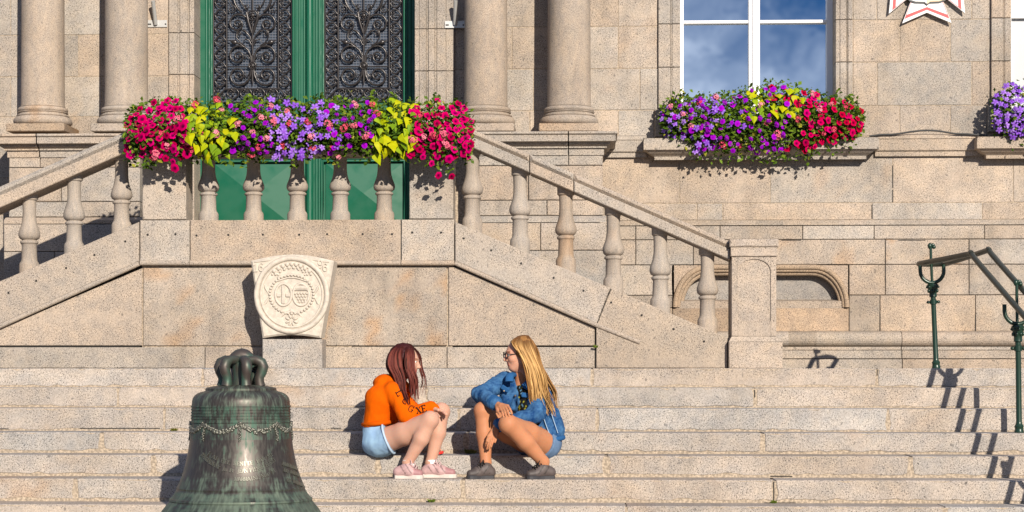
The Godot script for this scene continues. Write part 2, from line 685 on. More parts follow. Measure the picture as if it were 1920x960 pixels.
func step_row(parent: Node, k: int, xs: Array, rusts := {}) -> void:
	# k: tread index (0 = lowest in view); stones run back under the next one
	var y1: float = NOSE[k] if k >= 0 else NOSE[0] + 0.154 * k
	var y0: float = (NOSE[k - 1] if k >= 1 else NOSE[0] + 0.154 * (k - 1))
	var zf := -TREAD * (k - 1)
	var joint := 0.024 if k in [1, 2, 3] else 0.010
	var bed := 0.015 if k <= 3 else 0.004
	var deep := 0.44 if k < 6 else 2.2
	for i in xs.size() - 1:
		var l := at(xs[i], 800.0, zf).x + joint * 0.5
		var r := at(xs[i + 1], 800.0, zf).x - joint * 0.5
		var mb := block_mesh(l, r, y0 + bed, y1, zf + rng.randf_range(-0.002, 0.002), deep, tone(PALE, 0.06), rusts.get(i, rng.randf() * 0.22), 0.007, 2.2)
		part(mb, "step_stone", M.granite, parent)
	var mb2 := MB.new()
	var a := at(xs[0], 800.0, zf).x
	var b := at(xs[-1], 800.0, zf).x
	mb2.box(Vector3((a + b) * 0.5, (y0 + y1) * 0.5 - 0.004, zf - 0.14), Vector3(b - a, y1 - y0 - 0.004, 0.272))
	part(mb2, "mortar_bed", M.mortar, parent)

func build_steps() -> void:
	var t := thing("front_steps", "wide flight of pale granite steps across the bottom of the picture", "steps", Vector3(0, -1.552, 1.4))
	step_row(t, 6, [-500, -60, 380, 1110, 1645, 2080, 2500], {2: 0.16, 1: 0.08})
	step_row(t, 5, [-380, 221, 800, 1415, 2050, 2500], {1: 0.32})
	step_row(t, 4, [-500, -90, 308, 860, 1120, 1665, 2200, 2600])
	step_row(t, 3, [-420, 191, 875, 1430, 1990, 2600])
	step_row(t, 2, [-500, -160, 287, 709, 1137, 1708, 2260, 2700])
	step_row(t, 1, [-500, 141, 868, 1452, 2100, 2700], {0: 0.3})
	step_row(t, 0, [-500, -40, 560, 1174, 1772, 2300, 2700])
	for q in [[1415, 731, 1415, 745, 5], [1645, 693, 1645, 704, 6], [1451, 903, 1451, 940, 1], [1445, 893, 1486, 893, 2], [1433, 943, 1492, 943, 1], [0, 804, 16, 804, 4], [150, 803, 300, 803, 4], [620, 803, 640, 803, 4]]:
		open_joint(t, q[0], q[1], q[2], q[3], -TREAD * (q[4] - 1) + 0.001)
	for k in [-1, -2, -3]:
		var xs := []
		for j in 7:
			xs.append(-600.0 + j * 560.0 + (k % 2) * 230.0)
		step_row(t, k, xs)

# layered upright surround: list of [x0, x1, proud] columns in photograph pixels between rows
func surround(parent: Node, rows: Array, cols: Array, called := "surround_stone") -> void:
	for j in rows.size() - 1:
		var tint := tone(BEIGE, 0.05)
		var mb := MB.new()
		mb.uvo = Vector2(rng.randf(), rng.randf())
		for c in cols:
			var z: float = WALL + c[2]
			var l := at(c[0], 0, z).x
			var r := at(c[1], 0, z).x
			var yt := at(1111, rows[j], WALL).y - 0.003
			var yb := at(1111, rows[j + 1], WALL).y + 0.003
			var sub := block_mesh(l + 0.0007, r - 0.0007, yb, yt, z, 0.3 + c[2] - 0.02, tint, 0.08, 0.0035)
			var off := mb.v.size()
			for i in sub.v.size():
				mb.vert(sub.v[i], sub.n[i], sub.uv[i], sub.c[i])
			for i in sub.idx:
				mb.idx.append(i + off)
		part(mb, called, M.granite, parent)

func column(parent: Node, px: float, shaft_row: float, rust: float) -> void:
	var ax := at(px, 200, (WALL + 0.30))
	var c := Node3D.new()
	c.name = "column"
	parent.add_child(c, true)
	var u := 18.3 / FOC   # metres for a photograph pixel at this depth
	u = (EYE_Z - WALL - 0.30) / FOC
	var base := tone(BEIGE, 0.04)
	var y0 := at(px, 246, WALL + 0.55).y
	var top := at(px, -150, WALL + 0.30).y
	# plinth
	var pl := MB.new()
	pl.col = base.lerp(BROWN, rust)
	pl.uvo = Vector2(rng.randf(), rng.randf())
	pl.box(Vector3(ax.x, y0 + 0.035, (WALL + 0.30)), Vector3(0.53, 0.07, 0.53), 0.006)
	for i in pl.c.size():
		pl.c[i] = stone_col(pl.v[i], pl.col, rust)
	part(pl, "plinth", M.granite, c)
	var yb := y0 + 0.0705
	var b := MB.new()
	b.uvo = Vector2(rng.randf(), rng.randf())
	var pr := []
	pr.append(Vector2(0.225, yb))
	pr.append_array(arc(0.222, yb + 0.042, 0.042, -80, 80, 8))
	pr.append_array([Vector2(0.236, yb + 0.088), Vector2(0.236, yb + 0.096)])
	pr.append_array([Vector2(0.222, yb + 0.100), Vector2(0.217, yb + 0.110), Vector2(0.222, yb + 0.118), Vector2(0.228, yb + 0.120), Vector2(0.228, yb + 0.126)])
	pr.append_array(arc(0.205, yb + 0.146, 0.022, -70, 85, 7))
	pr.append_array([Vector2(0.200, yb + 0.171), Vector2(0.2, yb + 0.1715)])
	b.col = base
	b.lathe(pr, 40, Transform3D(Basis.IDENTITY, Vector3(ax.x, 0, (WALL + 0.30))))
	for i in b.c.size():
		b.c[i] = stone_col(b.v[i], base, rust * 0.5)
	part(b, "base", M.granite, c)
	var s := MB.new()
	s.uvo = Vector2(rng.randf(), rng.randf())
	var ys := yb + 0.174
	var sp := [Vector2(0.199, ys), Vector2(0.199, ys + 0.01)]
	for k in 12:
		var y := lerpf(ys + 0.03, top, k / 11.0)
		sp.append(Vector2(0.1955 - 0.006 * k / 11.0, y))
	s.col = base
	s.lathe(sp, 40, Transform3D(Basis.IDENTITY, Vector3(ax.x, 0, (WALL + 0.30))))
	for i in s.c.size():
		s.c[i] = stone_col(s.v[i], base.lerp(BROWN, 0.12), 0.1)
	part(s, "shaft", M.granite, c)

func pedestal(parent: Node, x0: float, x1: float, xj: float, rust: float) -> void:
	# pedestal under a pair of columns: die, base, cornice with a joint at xj
	var zf := WALL + 0.58
	var l := at(x0, 300, zf).x
	var r := at(x1, 300, zf).x
	var j := at(xj, 300, zf).x
	var u := (EYE_Z - zf) / FOC
	var yt := at(1111, 246, zf + 0.12).y
	var row := func(py: float) -> float: return at(1111, py, zf).y
	# die courses
	var ys := [310.0, 375.0, 404.0]
	var prev: float = row.call(290.0)
	for i in ys.size():
		var y: float = row.call(ys[i])
		var cut: float = lerpf(l, r, [0.62, 0.4, 0.55][i])
		if i == 0:
			cut = j
		block(parent, "pedestal_stone", l, cut - 0.003, y + 0.003, prev - 0.003, zf, 0.56, tone(BEIGE, 0.05), 0.1 + rust)
		block(parent, "pedestal_stone", cut + 0.003, r, y + 0.003, prev - 0.003, zf, 0.56, tone(BEIGE, 0.05), 0.1)
		prev = y
	# chamfered base and lower die
	var yb: float = prev
	var base := tone(BEIGE, 0.04)
	var mb := MB.new()
	mb.uvo = Vector2(rng.randf(), rng.randf())
	sweep(mb, [Vector2(0.06, -0.06), Vector2(0.06, -0.03), Vector2(0.0, 0.0)], Vector3(l - 0.03, yb - 0.003, zf), Vector3(r + 0.03, yb - 0.003, zf), base)
	mb.col = base
	mb.quad(Vector3(l - 0.03, yb - 0.003, zf), Vector3(r + 0.03, yb - 0.003, zf), Vector3(r, yb - 0.003, zf - 0.5), Vector3(l, yb - 0.003, zf - 0.5), Vector3.UP)
	part(mb, "base_moulding", M.granite, parent)
	var lows := [yb - 0.066, row.call(470.0), row.call(560.0), -0.02]
	for i in 3:
		var cut2: float = lerpf(l, r, [0.5, 0.36, 0.6][i])
		block(parent, "pedestal_stone", l - 0.03, cut2 - 0.003, lows[i + 1] + 0.003, lows[i] - 0.003, zf + 0.058, 0.6, tone(BEIGE, 0.05), 0.1)
		block(parent, "pedestal_stone", cut2 + 0.003, r + 0.03, lows[i + 1] + 0.003, lows[i] - 0.003, zf + 0.058, 0.6, tone(BEIGE.lerp(PALE, 0.6), 0.05), 0.05)
	# cornice, mitred round the ends
	var pr := [Vector2(0.0, -0.199), Vector2(0.012, -0.199), Vector2(0.012, -0.140), Vector2(0.012, -0.1385), Vector2(0.035, -0.1380), Vector2(0.035, -0.125), Vector2(0.030, -0.124)]
	pr.append_array([Vector2(0.040, -0.118), Vector2(0.060, -0.108), Vector2(0.068, -0.095), Vector2(0.068, -0.090), Vector2(0.095, -0.089), Vector2(0.115, -0.085), Vector2(0.115, -0.030), Vector2(0.108, -0.029), Vector2(0.124, -0.024), Vector2(0.130, -0.018), Vector2(0.126, 0.0)])
	for half in 2:
		var cb := MB.new()
		cb.uvo = Vector2(rng.randf(), rng.randf())
		var tint := tone(BEIGE, 0.04).lerp(BROWN, rust * (0.6 if half == 0 else 0.2))
		var a0 := l if half == 0 else j + 0.005
		var b0 := j - 0.005 if half == 0 else r
		for k in pr.size() - 1:
			var p0: Vector2 = pr[k]
			var p1: Vector2 = pr[k + 1]
			cb.col = tint
			# front
			var sa := func(p: Vector2) -> Vector3: return Vector3(a0 - (p.x if half == 0 else 0.0), yt + p.y, zf + p.x)
			var sb := func(p: Vector2) -> Vector3: return Vector3(b0 + (p.x if half == 1 else 0.0), yt + p.y, zf + p.x)
			cb.quad(sa.call(p0), sb.call(p0), sb.call(p1), sa.call(p1))
			# return towards the wall
			if half == 1:
				cb.quad(sb.call(p0), Vector3(b0 + p0.x, yt + p0.y, WALL), Vector3(b0 + p1.x, yt + p1.y, WALL), sb.call(p1), Vector3(1, 0, 0))
			else:
				cb.quad(sa.call(p0), Vector3(a0 - p0.x, yt + p0.y, WALL), Vector3(a0 - p1.x, yt + p1.y, WALL), sa.call(p1), Vector3(-1, 0, 0))
		var e0 := a0 - (0.126 if half == 0 else 0.0)
		var e1 := b0 + (0.126 if half == 1 else 0.0)
		cb.quad(Vector3(e0, yt, zf + 0.126), Vector3(e1, yt, zf + 0.126), Vector3(e1, yt, WALL), Vector3(e0, yt, WALL), Vector3.UP)
		for i in cb.c.size():
			cb.c[i] = stone_col(cb.v[i], tint, rust)
		part(cb, "cornice", M.granite, parent)

func window_sill(parent: Node, x0: float, x1: float) -> void:
	var zf := WALL + 0.22
	var l := at(x0, 270, zf).x
	var r := at(x1, 270, zf).x
	var yt := at(1111, 259, zf).y
	var mb := MB.new()
	mb.uvo = Vector2(rng.randf(), rng.randf())
	var tint := tone(BEIGE, 0.03)
	# moulded underside, mitred at both ends
	var pr := [Vector2(-0.1, -0.19), Vector2(-0.1, -0.16), Vector2(-0.085, -0.15), Vector2(-0.055, -0.135), Vector2(-0.03, -0.118), Vector2(-0.022, -0.108), Vector2(0, -0.107), Vector2(0, -0.018), Vector2(-0.006, -0.017), Vector2(-0.006, 0.0)]
	for k in pr.size() - 1:
		var p0: Vector2 = pr[k]
		var p1: Vector2 = pr[k + 1]
		mb.col = tint
		var A := func(p: Vector2) -> Vector3: return Vector3(l - p.x, yt + p.y, zf + p.x)
		var B := func(p: Vector2) -> Vector3: return Vector3(r + p.x, yt + p.y, zf + p.x)
		mb.quad(A.call(p0), B.call(p0), B.call(p1), A.call(p1))
		mb.quad(B.call(p0), Vector3(r + p0.x, yt + p0.y, WALL - 0.1), Vector3(r + p1.x, yt + p1.y, WALL - 0.1), B.call(p1), Vector3.RIGHT)
		mb.quad(A.call(p0), Vector3(l - p0.x, yt + p0.y, WALL - 0.1), Vector3(l - p1.x, yt + p1.y, WALL - 0.1), A.call(p1), Vector3.LEFT)
	mb.quad(Vector3(l, yt, zf), Vector3(r, yt, zf), Vector3(r, yt, WALL - 0.3), Vector3(l, yt, WALL - 0.3), Vector3.UP)
	for i in mb.c.size():
		mb.c[i] = stone_col(mb.v[i], tint, 0.15)
	part(mb, "window_sill", M.granite, parent)

func window(parent: Node, x0: float, x1: float, xm: float, bar_row: float, pane_mat: Material, called := "window") -> void:
	# x0..x1 outer frame, xm mullion centre, on the frame plane
	var z := WALL - 0.22
	var w := Node3D.new()
	w.name = called
	parent.add_child(w, true)
	var u := (EYE_Z - z) / FOC
	var yt := at(1111, -170, z).y
	var yb := at(1111, 258, z).y
	var l := at(x0, 0, z).x
	var r := at(x1, 0, z).x
	var m := at(xm, 0, z).x
	var fr := MB.new()
	fr.box(Vector3(l + 0.025, (yt + yb) / 2, z - 0.03), Vector3(0.05, yt - yb, 0.07), 0.004)
	fr.box(Vector3(r - 0.035, (yt + yb) / 2, z - 0.03), Vector3(0.07, yt - yb, 0.07), 0.004)
	fr.box(Vector3((l + r) / 2, yb + 0.03, z - 0.032), Vector3(r - l - 0.01, 0.06, 0.07), 0.004)
	part(fr, "frame", M.white_paint, w)
	for s in [-1, 1]:
		var st := MB.new()
		st.box(Vector3(m + s * 0.027, (yt + yb) / 2, z - 0.012), Vector3(0.05, yt - yb, 0.06), 0.006)
		part(st, "stile", M.white_paint, w)
	var cv := MB.new()
	cv.box(Vector3(m - 0.004, (yt + yb) / 2, z + 0.022), Vector3(0.03, yt - yb, 0.02), 0.006)
	part(cv, "cover_strip", M.white_paint, w)
	var rows := [-170.0, bar_row, 258.0]
	for s in 2:
		var a := l + 0.05 if s == 0 else m + 0.052
		var b := m - 0.052 if s == 0 else r - 0.07
		var gb := MB.new()
		var yy := at(1111, bar_row, z).y
		gb.box(Vector3((a + b) / 2, yy, z - 0.016), Vector3(b - a + 0.004, 0.030, 0.045), 0.005)
		part(gb, "glazing_bar", M.white_paint, w)
		for j in 2:
			var pt := at(1111, rows[j], z).y
			var pb := at(1111, rows[j + 1], z).y
			var pm := MB.new()
			var tilt := rng.randf_range(-0.006, 0.006)
			var zz := z - 0.045
			pm.box(Vector3((a + b) / 2, (pt + pb) / 2, zz), Vector3(b - a + 0.01, pt - pb, 0.006), 0.0, Basis(Vector3.UP, tilt))
			part(pm, "pane", pane_mat, w)

func build_facade() -> void:
	var t := thing("town_hall", "granite town hall front with green double door, columns and tall windows", "building", Vector3(0, -0.01, WALL))
	# mortar core behind the dressed stones, open at door, windows and blind window
	var core := func(x0: float, x1: float, y0: float, y1: float, z := WALL - 0.005) -> void:
		var mb := MB.new()
		var a := at(x0, 0, WALL).x
		var b := at(x1, 0, WALL).x
		var yt := at(1111, y0, WALL).y
		var yb := at(1111, y1, WALL).y if y1 < 9000 else -0.1
		mb.box(Vector3((a + b) / 2, (yt + yb) / 2, z - 0.2), Vector3(b - a, yt - yb, 0.4))
		part(mb, "wall_core", M.mortar, t)
	core.call(-300, 345, -170, 430)
	core.call(796, 1250, -170, 262)
	core.call(1585, 1875, -170, 262)
	core.call(-300, 345, 430.5, 9999)
	core.call(796, 1262, 262.5, 9999)
	core.call(1262.5, 1591, 262.5, 497)
	core.call(1262.5, 1591, 576, 9999)
	core.call(1591.5, 2250, 262.5, 9999)
	# left of the door
	var lx := [[-300, -170, 0, 36, 210, 316], [-300, -90, 60, 147, 316], [-300, -180, 20, 190, 316], [-300, -70, 130, 250, 316]]
	var ly := [-170.0, -100.0, -20.0, 59.0, 138.0, 214.0, 262.0]
	for j in 6:
		course(t, WALL, ly[j], ly[j + 1], lx[[0, 1, 2, 1, 2, 3][j]])
	course(t, WALL, 262, 330, [-300, -100, 100, 316])
	course(t, WALL, 330, 400, [-300, -140, 40, 200, 316])
	course(t, WALL, 400, 470, [-300, -60, 140, 345])
	course(t, WALL, 470, 560, [-300, -120, 90, 345])
	course(t, WALL, 560, 692, [-300, -60, 140, 345])
	# between door and first window
	var ry := [-170.0, -110.0, -30.0, 50.0, 129.0, 207.0, 262.0]
	var rx := [[852, 930, 1065, 1159, 1234], [852, 905, 1000, 1100, 1200, 1234], [852, 960, 1080, 1159, 1234], [852, 993, 1159, 1226]]
	for j in 6:
		course(t, WALL, ry[j], ry[j + 1], rx[[0, 1, 0, 1, 1, 3][j]] if j != 3 else rx[2])
	# right of the window
	var gy := [-170.0, -120.0, -40.0, 41.0, 120.0, 201.0, 258.0]
	course(t, WALL, gy[0], gy[1], [1599, 1700, 1858])
	course(t, WALL, gy[1], gy[2], [1599, 1740, 1858])
	course(t, WALL, gy[2], gy[3], [1599, 1644, 1822, 1858])
	course(t, WALL, gy[3], gy[4], [1599, 1687, 1782, 1858])
	course(t, WALL, gy[4], gy[5], [1599, 1645, 1822, 1858])
	course(t, WALL, gy[5], gy[6], [1572, 1687, 1782, 1851])
	# string course at sill height
	for seg in [[1120, 1212], [1640, 1838], [2100, 2230]]:
		var sm := MB.new()
		sm.uvo = Vector2(rng.randf(), rng.randf())
		var a := at(seg[0], 270, WALL)
		var b := at(seg[1], 270, WALL)
		var y0 := at(1111, 296, WALL).y
		sweep(sm, [Vector2(0.03, 0.0), Vector2(0.034, 0.0), Vector2(0.034, 0.047), Vector2(0.03, 0.048), Vector2(0.05, 0.049), Vector2(0.054, 0.055), Vector2(0.054, 0.150), Vector2(0.05, 0.155), Vector2(0.058, 0.156), Vector2(0.06, 0.160), Vector2(0.05, 0.190), Vector2(0.0, 0.205)], Vector3(a.x, y0, WALL), Vector3(b.x, y0, WALL), tone(BEIGE, 0.03))
		part(sm, "string_course", M.granite, t)
	# big lower courses right of the perron stairs
	course(t, WALL, 262, 382, [1100, 1128, 1274, 1444, 1674, 1900, 2080, 2250], 0.16, BEIGE, 0.006, {3: 0.22, 2: 0.02})
	course(t, WALL, 382, 414, [1005, 1128, 1307, 1355, 1635, 1842, 2020, 2250])
	course(t, WALL - 0.0, 424, 450, [1005, 1192, 1350, 1505, 1639, 1846, 2000, 2250])
	# chamfer between the two
	var ch := MB.new()
	var ca := at(1005, 414, WALL)
	var cb := at(2250, 414, WALL)
	var yc0 := at(1111, 424, WALL).y
	var yc1 := at(1111, 414, WALL).y
	sweep(ch, [Vector2(0.045, 0.002), Vector2(0.045, 0.018), Vector2(0.0, yc1 - yc0)], Vector3(ca.x, yc0, WALL), Vector3(cb.x, yc0, WALL), tone(BEIGE, 0.03))
	part(ch, "chamfer_course", M.granite, t)
	var Z2 := WALL + 0.045
	course(t, Z2, 424, 450, [1005, 1192, 1350, 1505, 1639, 1846, 2000, 2250])
	course(t, Z2, 450, 497, [1005, 1100, 1192, 1300, 1450, 1660, 1817, 1985, 2250], 0.16, BEIGE, 0.006, {5: 0.5, 4: 0.3, 6: 0.2})
	course(t, Z2, 497, 554, [1005, 1150, 1261, 1261.5], 0.16)
	course(t, Z2, 497, 554, [1592, 1660, 1817, 1985, 2250], 0.16, BEIGE.lerp(BROWN, 0.15))
	course(t, Z2, 554, 577, [1005, 1120, 1261], 0.16, BEIGE.lerp(BROWN, 0.2))
	course(t, Z2, 554, 622, [1592, 1650, 1829, 2010, 2250], 0.16, BEIGE.lerp(BROWN, 0.45))
	course(t, Z2, 577, 622, [1005, 1120, 1261, 1420, 1592], 0.16, BEIGE.lerp(BROWN, 0.7), 0.005)
	blind_window(t, Z2)
	# base: torus, fillets and plinth
	var ba := at(1005, 640, WALL).x
	var bb := at(2250, 640, WALL).x
	for s in [[1005, 1687], [1687, 2250]]:
		var tb := MB.new()
		tb.uvo = Vector2(rng.randf(), rng.randf())
		var x0 := at(s[0], 640, WALL).x + 0.003
		var x1 := at(s[1], 640, WALL).x - 0.003
		var yy := at(1111, 650, WALL).y
		var pr := [Vector2(0.05, 0.0)]
		pr.append_array(arc(0.075, 0.066, 0.066, -88, 75, 9))
		pr.append(Vector2(0.04, 0.14))
		sweep(tb, pr, Vector3(x0, yy, WALL), Vector3(x1, yy, WALL), tone(BEIGE, 0.03))
		part(tb, "base_torus", M.granite, t)
		var y2 := at(1111, 657, WALL).y
		var y3 := at(1111, 673, WALL).y
		block(t, "base_stone", x0, x1, y2 + 0.002, yy - 0.003, WALL + 0.10, 0.2, tone(BEIGE, 0.03), 0.1, 0.003)
		block(t, "base_stone", x0, x1, y3 + 0.003, y2 - 0.002, WALL + 0.125, 0.2, tone(BEIGE.lerp(BROWN, 0.2), 0.03), 0.15, 0.003)
		block(t, "base_stone", x0, x1, -0.05, y3 - 0.004, WALL + 0.15, 0.2, tone(BEIGE.lerp(BROWN, 0.2), 0.03), 0.15, 0.004)
	# surrounds
	surround(t, [-170, -100, -20, 57, 136, 214, 300, 430], [[316.5, 333, 0.03], [333, 337, 0.018], [337, 352, 0.03], [352, 355, 0.012], [355, 364, 0.026]], "door_surround_stone")
	surround(t, [-170, -110, -28, 53, 132, 210, 300, 430], [[777.5, 786, 0.026], [786, 799, 0.03], [799, 803, 0.018], [803, 815, 0.034], [815, 819, 0.02], [819, 836, 0.03], [836, 852, 0.022]], "door_surround_stone")
	surround(t, [-170, -110, -30, 47, 128, 206], [[1234.5, 1257, 0.035], [1257, 1260, 0.028], [1260, 1275.5, 0.035]], "window_surround_stone")
	surround(t, [206, 258.5], [[1228, 1276, 0.045]], "window_surround_stone")
	surround(t, [-170, -115, -38, 41, 120, 201], [[1567, 1575, 0.024], [1575, 1587, 0.032], [1587, 1590, 0.018], [1590, 1599, 0.032]], "window_surround_stone")
	surround(t, [201, 258.5], [[1567, 1572, 0.02]], "window_surround_stone")
	surround(t, [-170, -118, -40, 40, 120, 201], [[1859, 1881, 0.035], [1881, 1884, 0.028], [1884, 1896, 0.035]], "window_surround_stone")
	surround(t, [201, 252], [[1853, 1897, 0.045]], "window_surround_stone")
	surround(t, [-170, -118, -40, 40, 120, 252], [[2190, 2222, 0.03]], "window_surround_stone")
	window_sill(t, 1207, 1648)
	window_sill(t, 1832, 2250)
	window(t, 1271.5, 1564, 1414, 43, M.mirror_pane)
	window(t, 1886, 2196, 2040, 37, M.grey_pane)
	# dark rooms behind the windows
	for x in [[1250, 1585], [1875, 2240]]:
		var rm := MB.new()
		var a2 := at(x[0], 0, WALL).x
		var b2 := at(x[1], 0, WALL).x
		rm.box(Vector3((a2 + b2) / 2, at(0, 45, WALL).y, WALL - 0.40), Vector3(b2 - a2, 2.1, 0.1))
		part(rm, "wall_core", M.mortar, t)
	pedestal(t, 898, 1130, 1066, 0.0)
	pedestal(t, 17, 262, 75, 0.22)
	column(t, 80.5, 197, 0.75)
	column(t, 237, 197, 0.05)
	column(t, 911, 190, 0.0)
	column(t, 1067, 190, 0.35)
	build_door(t)
	for q in [[1674, 310, 1674, 352], [1674, 356, 1674, 379], [1635, 384, 1635, 410]]:
		open_joint(t, q[0], q[1], q[2], q[3], WALL + 0.002)
	for q in [[1660, 452, 1660, 496], [1660, 499, 1660, 530], [1817, 452, 1817, 496], [1650, 585, 1650, 620], [1829, 590, 1829, 620], [1465, 450.5, 1502, 450.5], [1685, 450.5, 1735, 450.5]]:
		open_joint(t, q[0], q[1], q[2], q[3], WALL + 0.047)

func blind_outline(x0: float, x1: float, ytop: float, ybot: float, rx: float, ry: float) -> Array:
	var o := []
	o.append(Vector2(x0, ybot))
	for i in 11:
		var a := PI - PI / 2 * i / 10.0
		o.append(Vector2(x0 + rx + cos(a) * rx, ytop + ry - sin(a) * ry))
	for i in 11:
		var a := PI / 2 - PI / 2 * i / 10.0
		o.append(Vector2(x1 - rx + cos(a) * rx, ytop + ry - sin(a) * ry))
	o.append(Vector2(x1, ybot))
	return o

func blind_window(t: Node, z: float) -> void:
	var w := Node3D.new()
	w.name = "basement_window"
	t.add_child(w, true)
	# spandrel stones round the arched opening
	var outer := blind_outline(1264, 1590, 499, 577, 62, 76)
	var mb := MB.new()
	mb.uvo = Vector2(0.3, 0.6)
	var base := tone(BEIGE.lerp(BROWN, 0.3), 0.02)
	for i in outer.size() - 1:
		var a: Vector2 = outer[i]
		var b: Vector2 = outer[i + 1]
		var ua := at(a.x, 497.3, z)
		var ub := at(b.x, 497.3, z)
		mb.col = base
		if absf(b.x - a.x) > 0.2:
			mb.quad(at(a.x, a.y, z), at(b.x, b.y, z), ub, ua, Vector3.BACK)
		var pa := at(a.x, a.y, z)
		var pb := at(b.x, b.y, z)
		mb.quad(pa, pb, pb + Vector3(0, 0, -0.3), pa + Vector3(0, 0, -0.3), Vector3(0, -1, 0) if absf(b.x - a.x) > 0.2 else Vector3(1 if i == 0 else -1, 0, 0))
	part(mb, "spandrel", M.granite, w)
	# two rolls of moulding following the arch
	for k in 3:
		var d: float = [2.0, 8.0, 13.5][k]
		var ol := blind_outline(1264 + d, 1590 - d, 499 + d, 576, 62 - d * 0.6, 76 - d)
		var pts := []
		for p in ol:
			pts.append(at(p.x, p.y, z + [0.012, -0.004, -0.035][k]))
		var tb := MB.new()
		tb.uvo = Vector2(rng.randf(), rng.randf())
		tb.col = base.lerp(BROWN, 0.8)
		tb.tube(pts, [0.024, 0.019, 0.022][k], 10)
		part(tb, "moulding", M.granite, w)
	# recessed speckled slab and sloping sill
	var a := at(1262, 510, z)
	var b := at(1592, 510, z)
	var y0 := at(1111, 561, z).y
	var sl := block_mesh(a.x, b.x, y0 - 0.05, at(1111, 498, z).y, z - 0.12, 0.1, Color(0.44, 0.42, 0.39), 0.0)
	part(sl, "slab", M.granite, w)
	var si := MB.new()
	sweep(si, [Vector2(0.0, -0.085), Vector2(0.0, -0.02), Vector2(-0.13, 0.0)], Vector3(a.x + 0.01, y0, z), Vector3(b.x - 0.01, y0, z), BEIGE.lerp(BROWN, 0.3))
	part(si, "sill", M.granite, w)

# ---------------------------------------------------------------- door
func spiral(mb: MB, cx: float, cy: float, r0: float, r1: float, a0: float, turns: float, z: float, w: float, lead := []) -> void:
	# photograph-pixel spiral winding inwards; lead = spots before the spiral starts
	var pts := []
	var rad := []
	for p in lead:
		pts.append(at(p[0], p[1], z))
		rad.append(w)
	var k := int(absf(turns) * 20)
	for i in k + 1:
		var s := float(i) / k
		var a := a0 + turns * TAU * s
		var r := r0 * pow(r1 / r0, s)
		pts.append(at(cx + cos(a) * r, cy - sin(a) * r, z))
		rad.append(w * (1.0 - 0.35 * s))
	mb.tube(pts, rad, 6)
	mb.blob(pts[-1], Vector3.ONE * w * 1.5, 6, 4)

func palmette_mesh() -> MB:
	# heart-shaped border ornament, about 0.11 m across, pointing to +x
	var mb := MB.new()
	var h := 0.053
	for s: float in [-1.0, 1.0]:
		var pts := []
		for i in 13:
			var t := i / 12.0
			var a := lerpf(0.0, PI * 0.96, t)
			pts.append(Vector3(h * (1.0 - 2.0 * t) - 0.004, s * pow(sin(a), 0.85) * h, 0))
		mb.tube(pts, 0.0078, 6)
		var sp := []
		for i in 13:
			var t := i / 12.0
			var a := PI + s * (-0.9 + t * 5.6)
			var r := 0.020 * (1.0 - t * 0.8)
			sp.append(Vector3(-0.026 + cos(a) * r, s * 0.021 + sin(a) * r, 0.003))
		mb.tube(sp, 0.0062, 6)
	mb.blob(Vector3(0.008, 0, 0.003), Vector3(0.026, 0.0075, 0.010), 6, 4)
	return mb

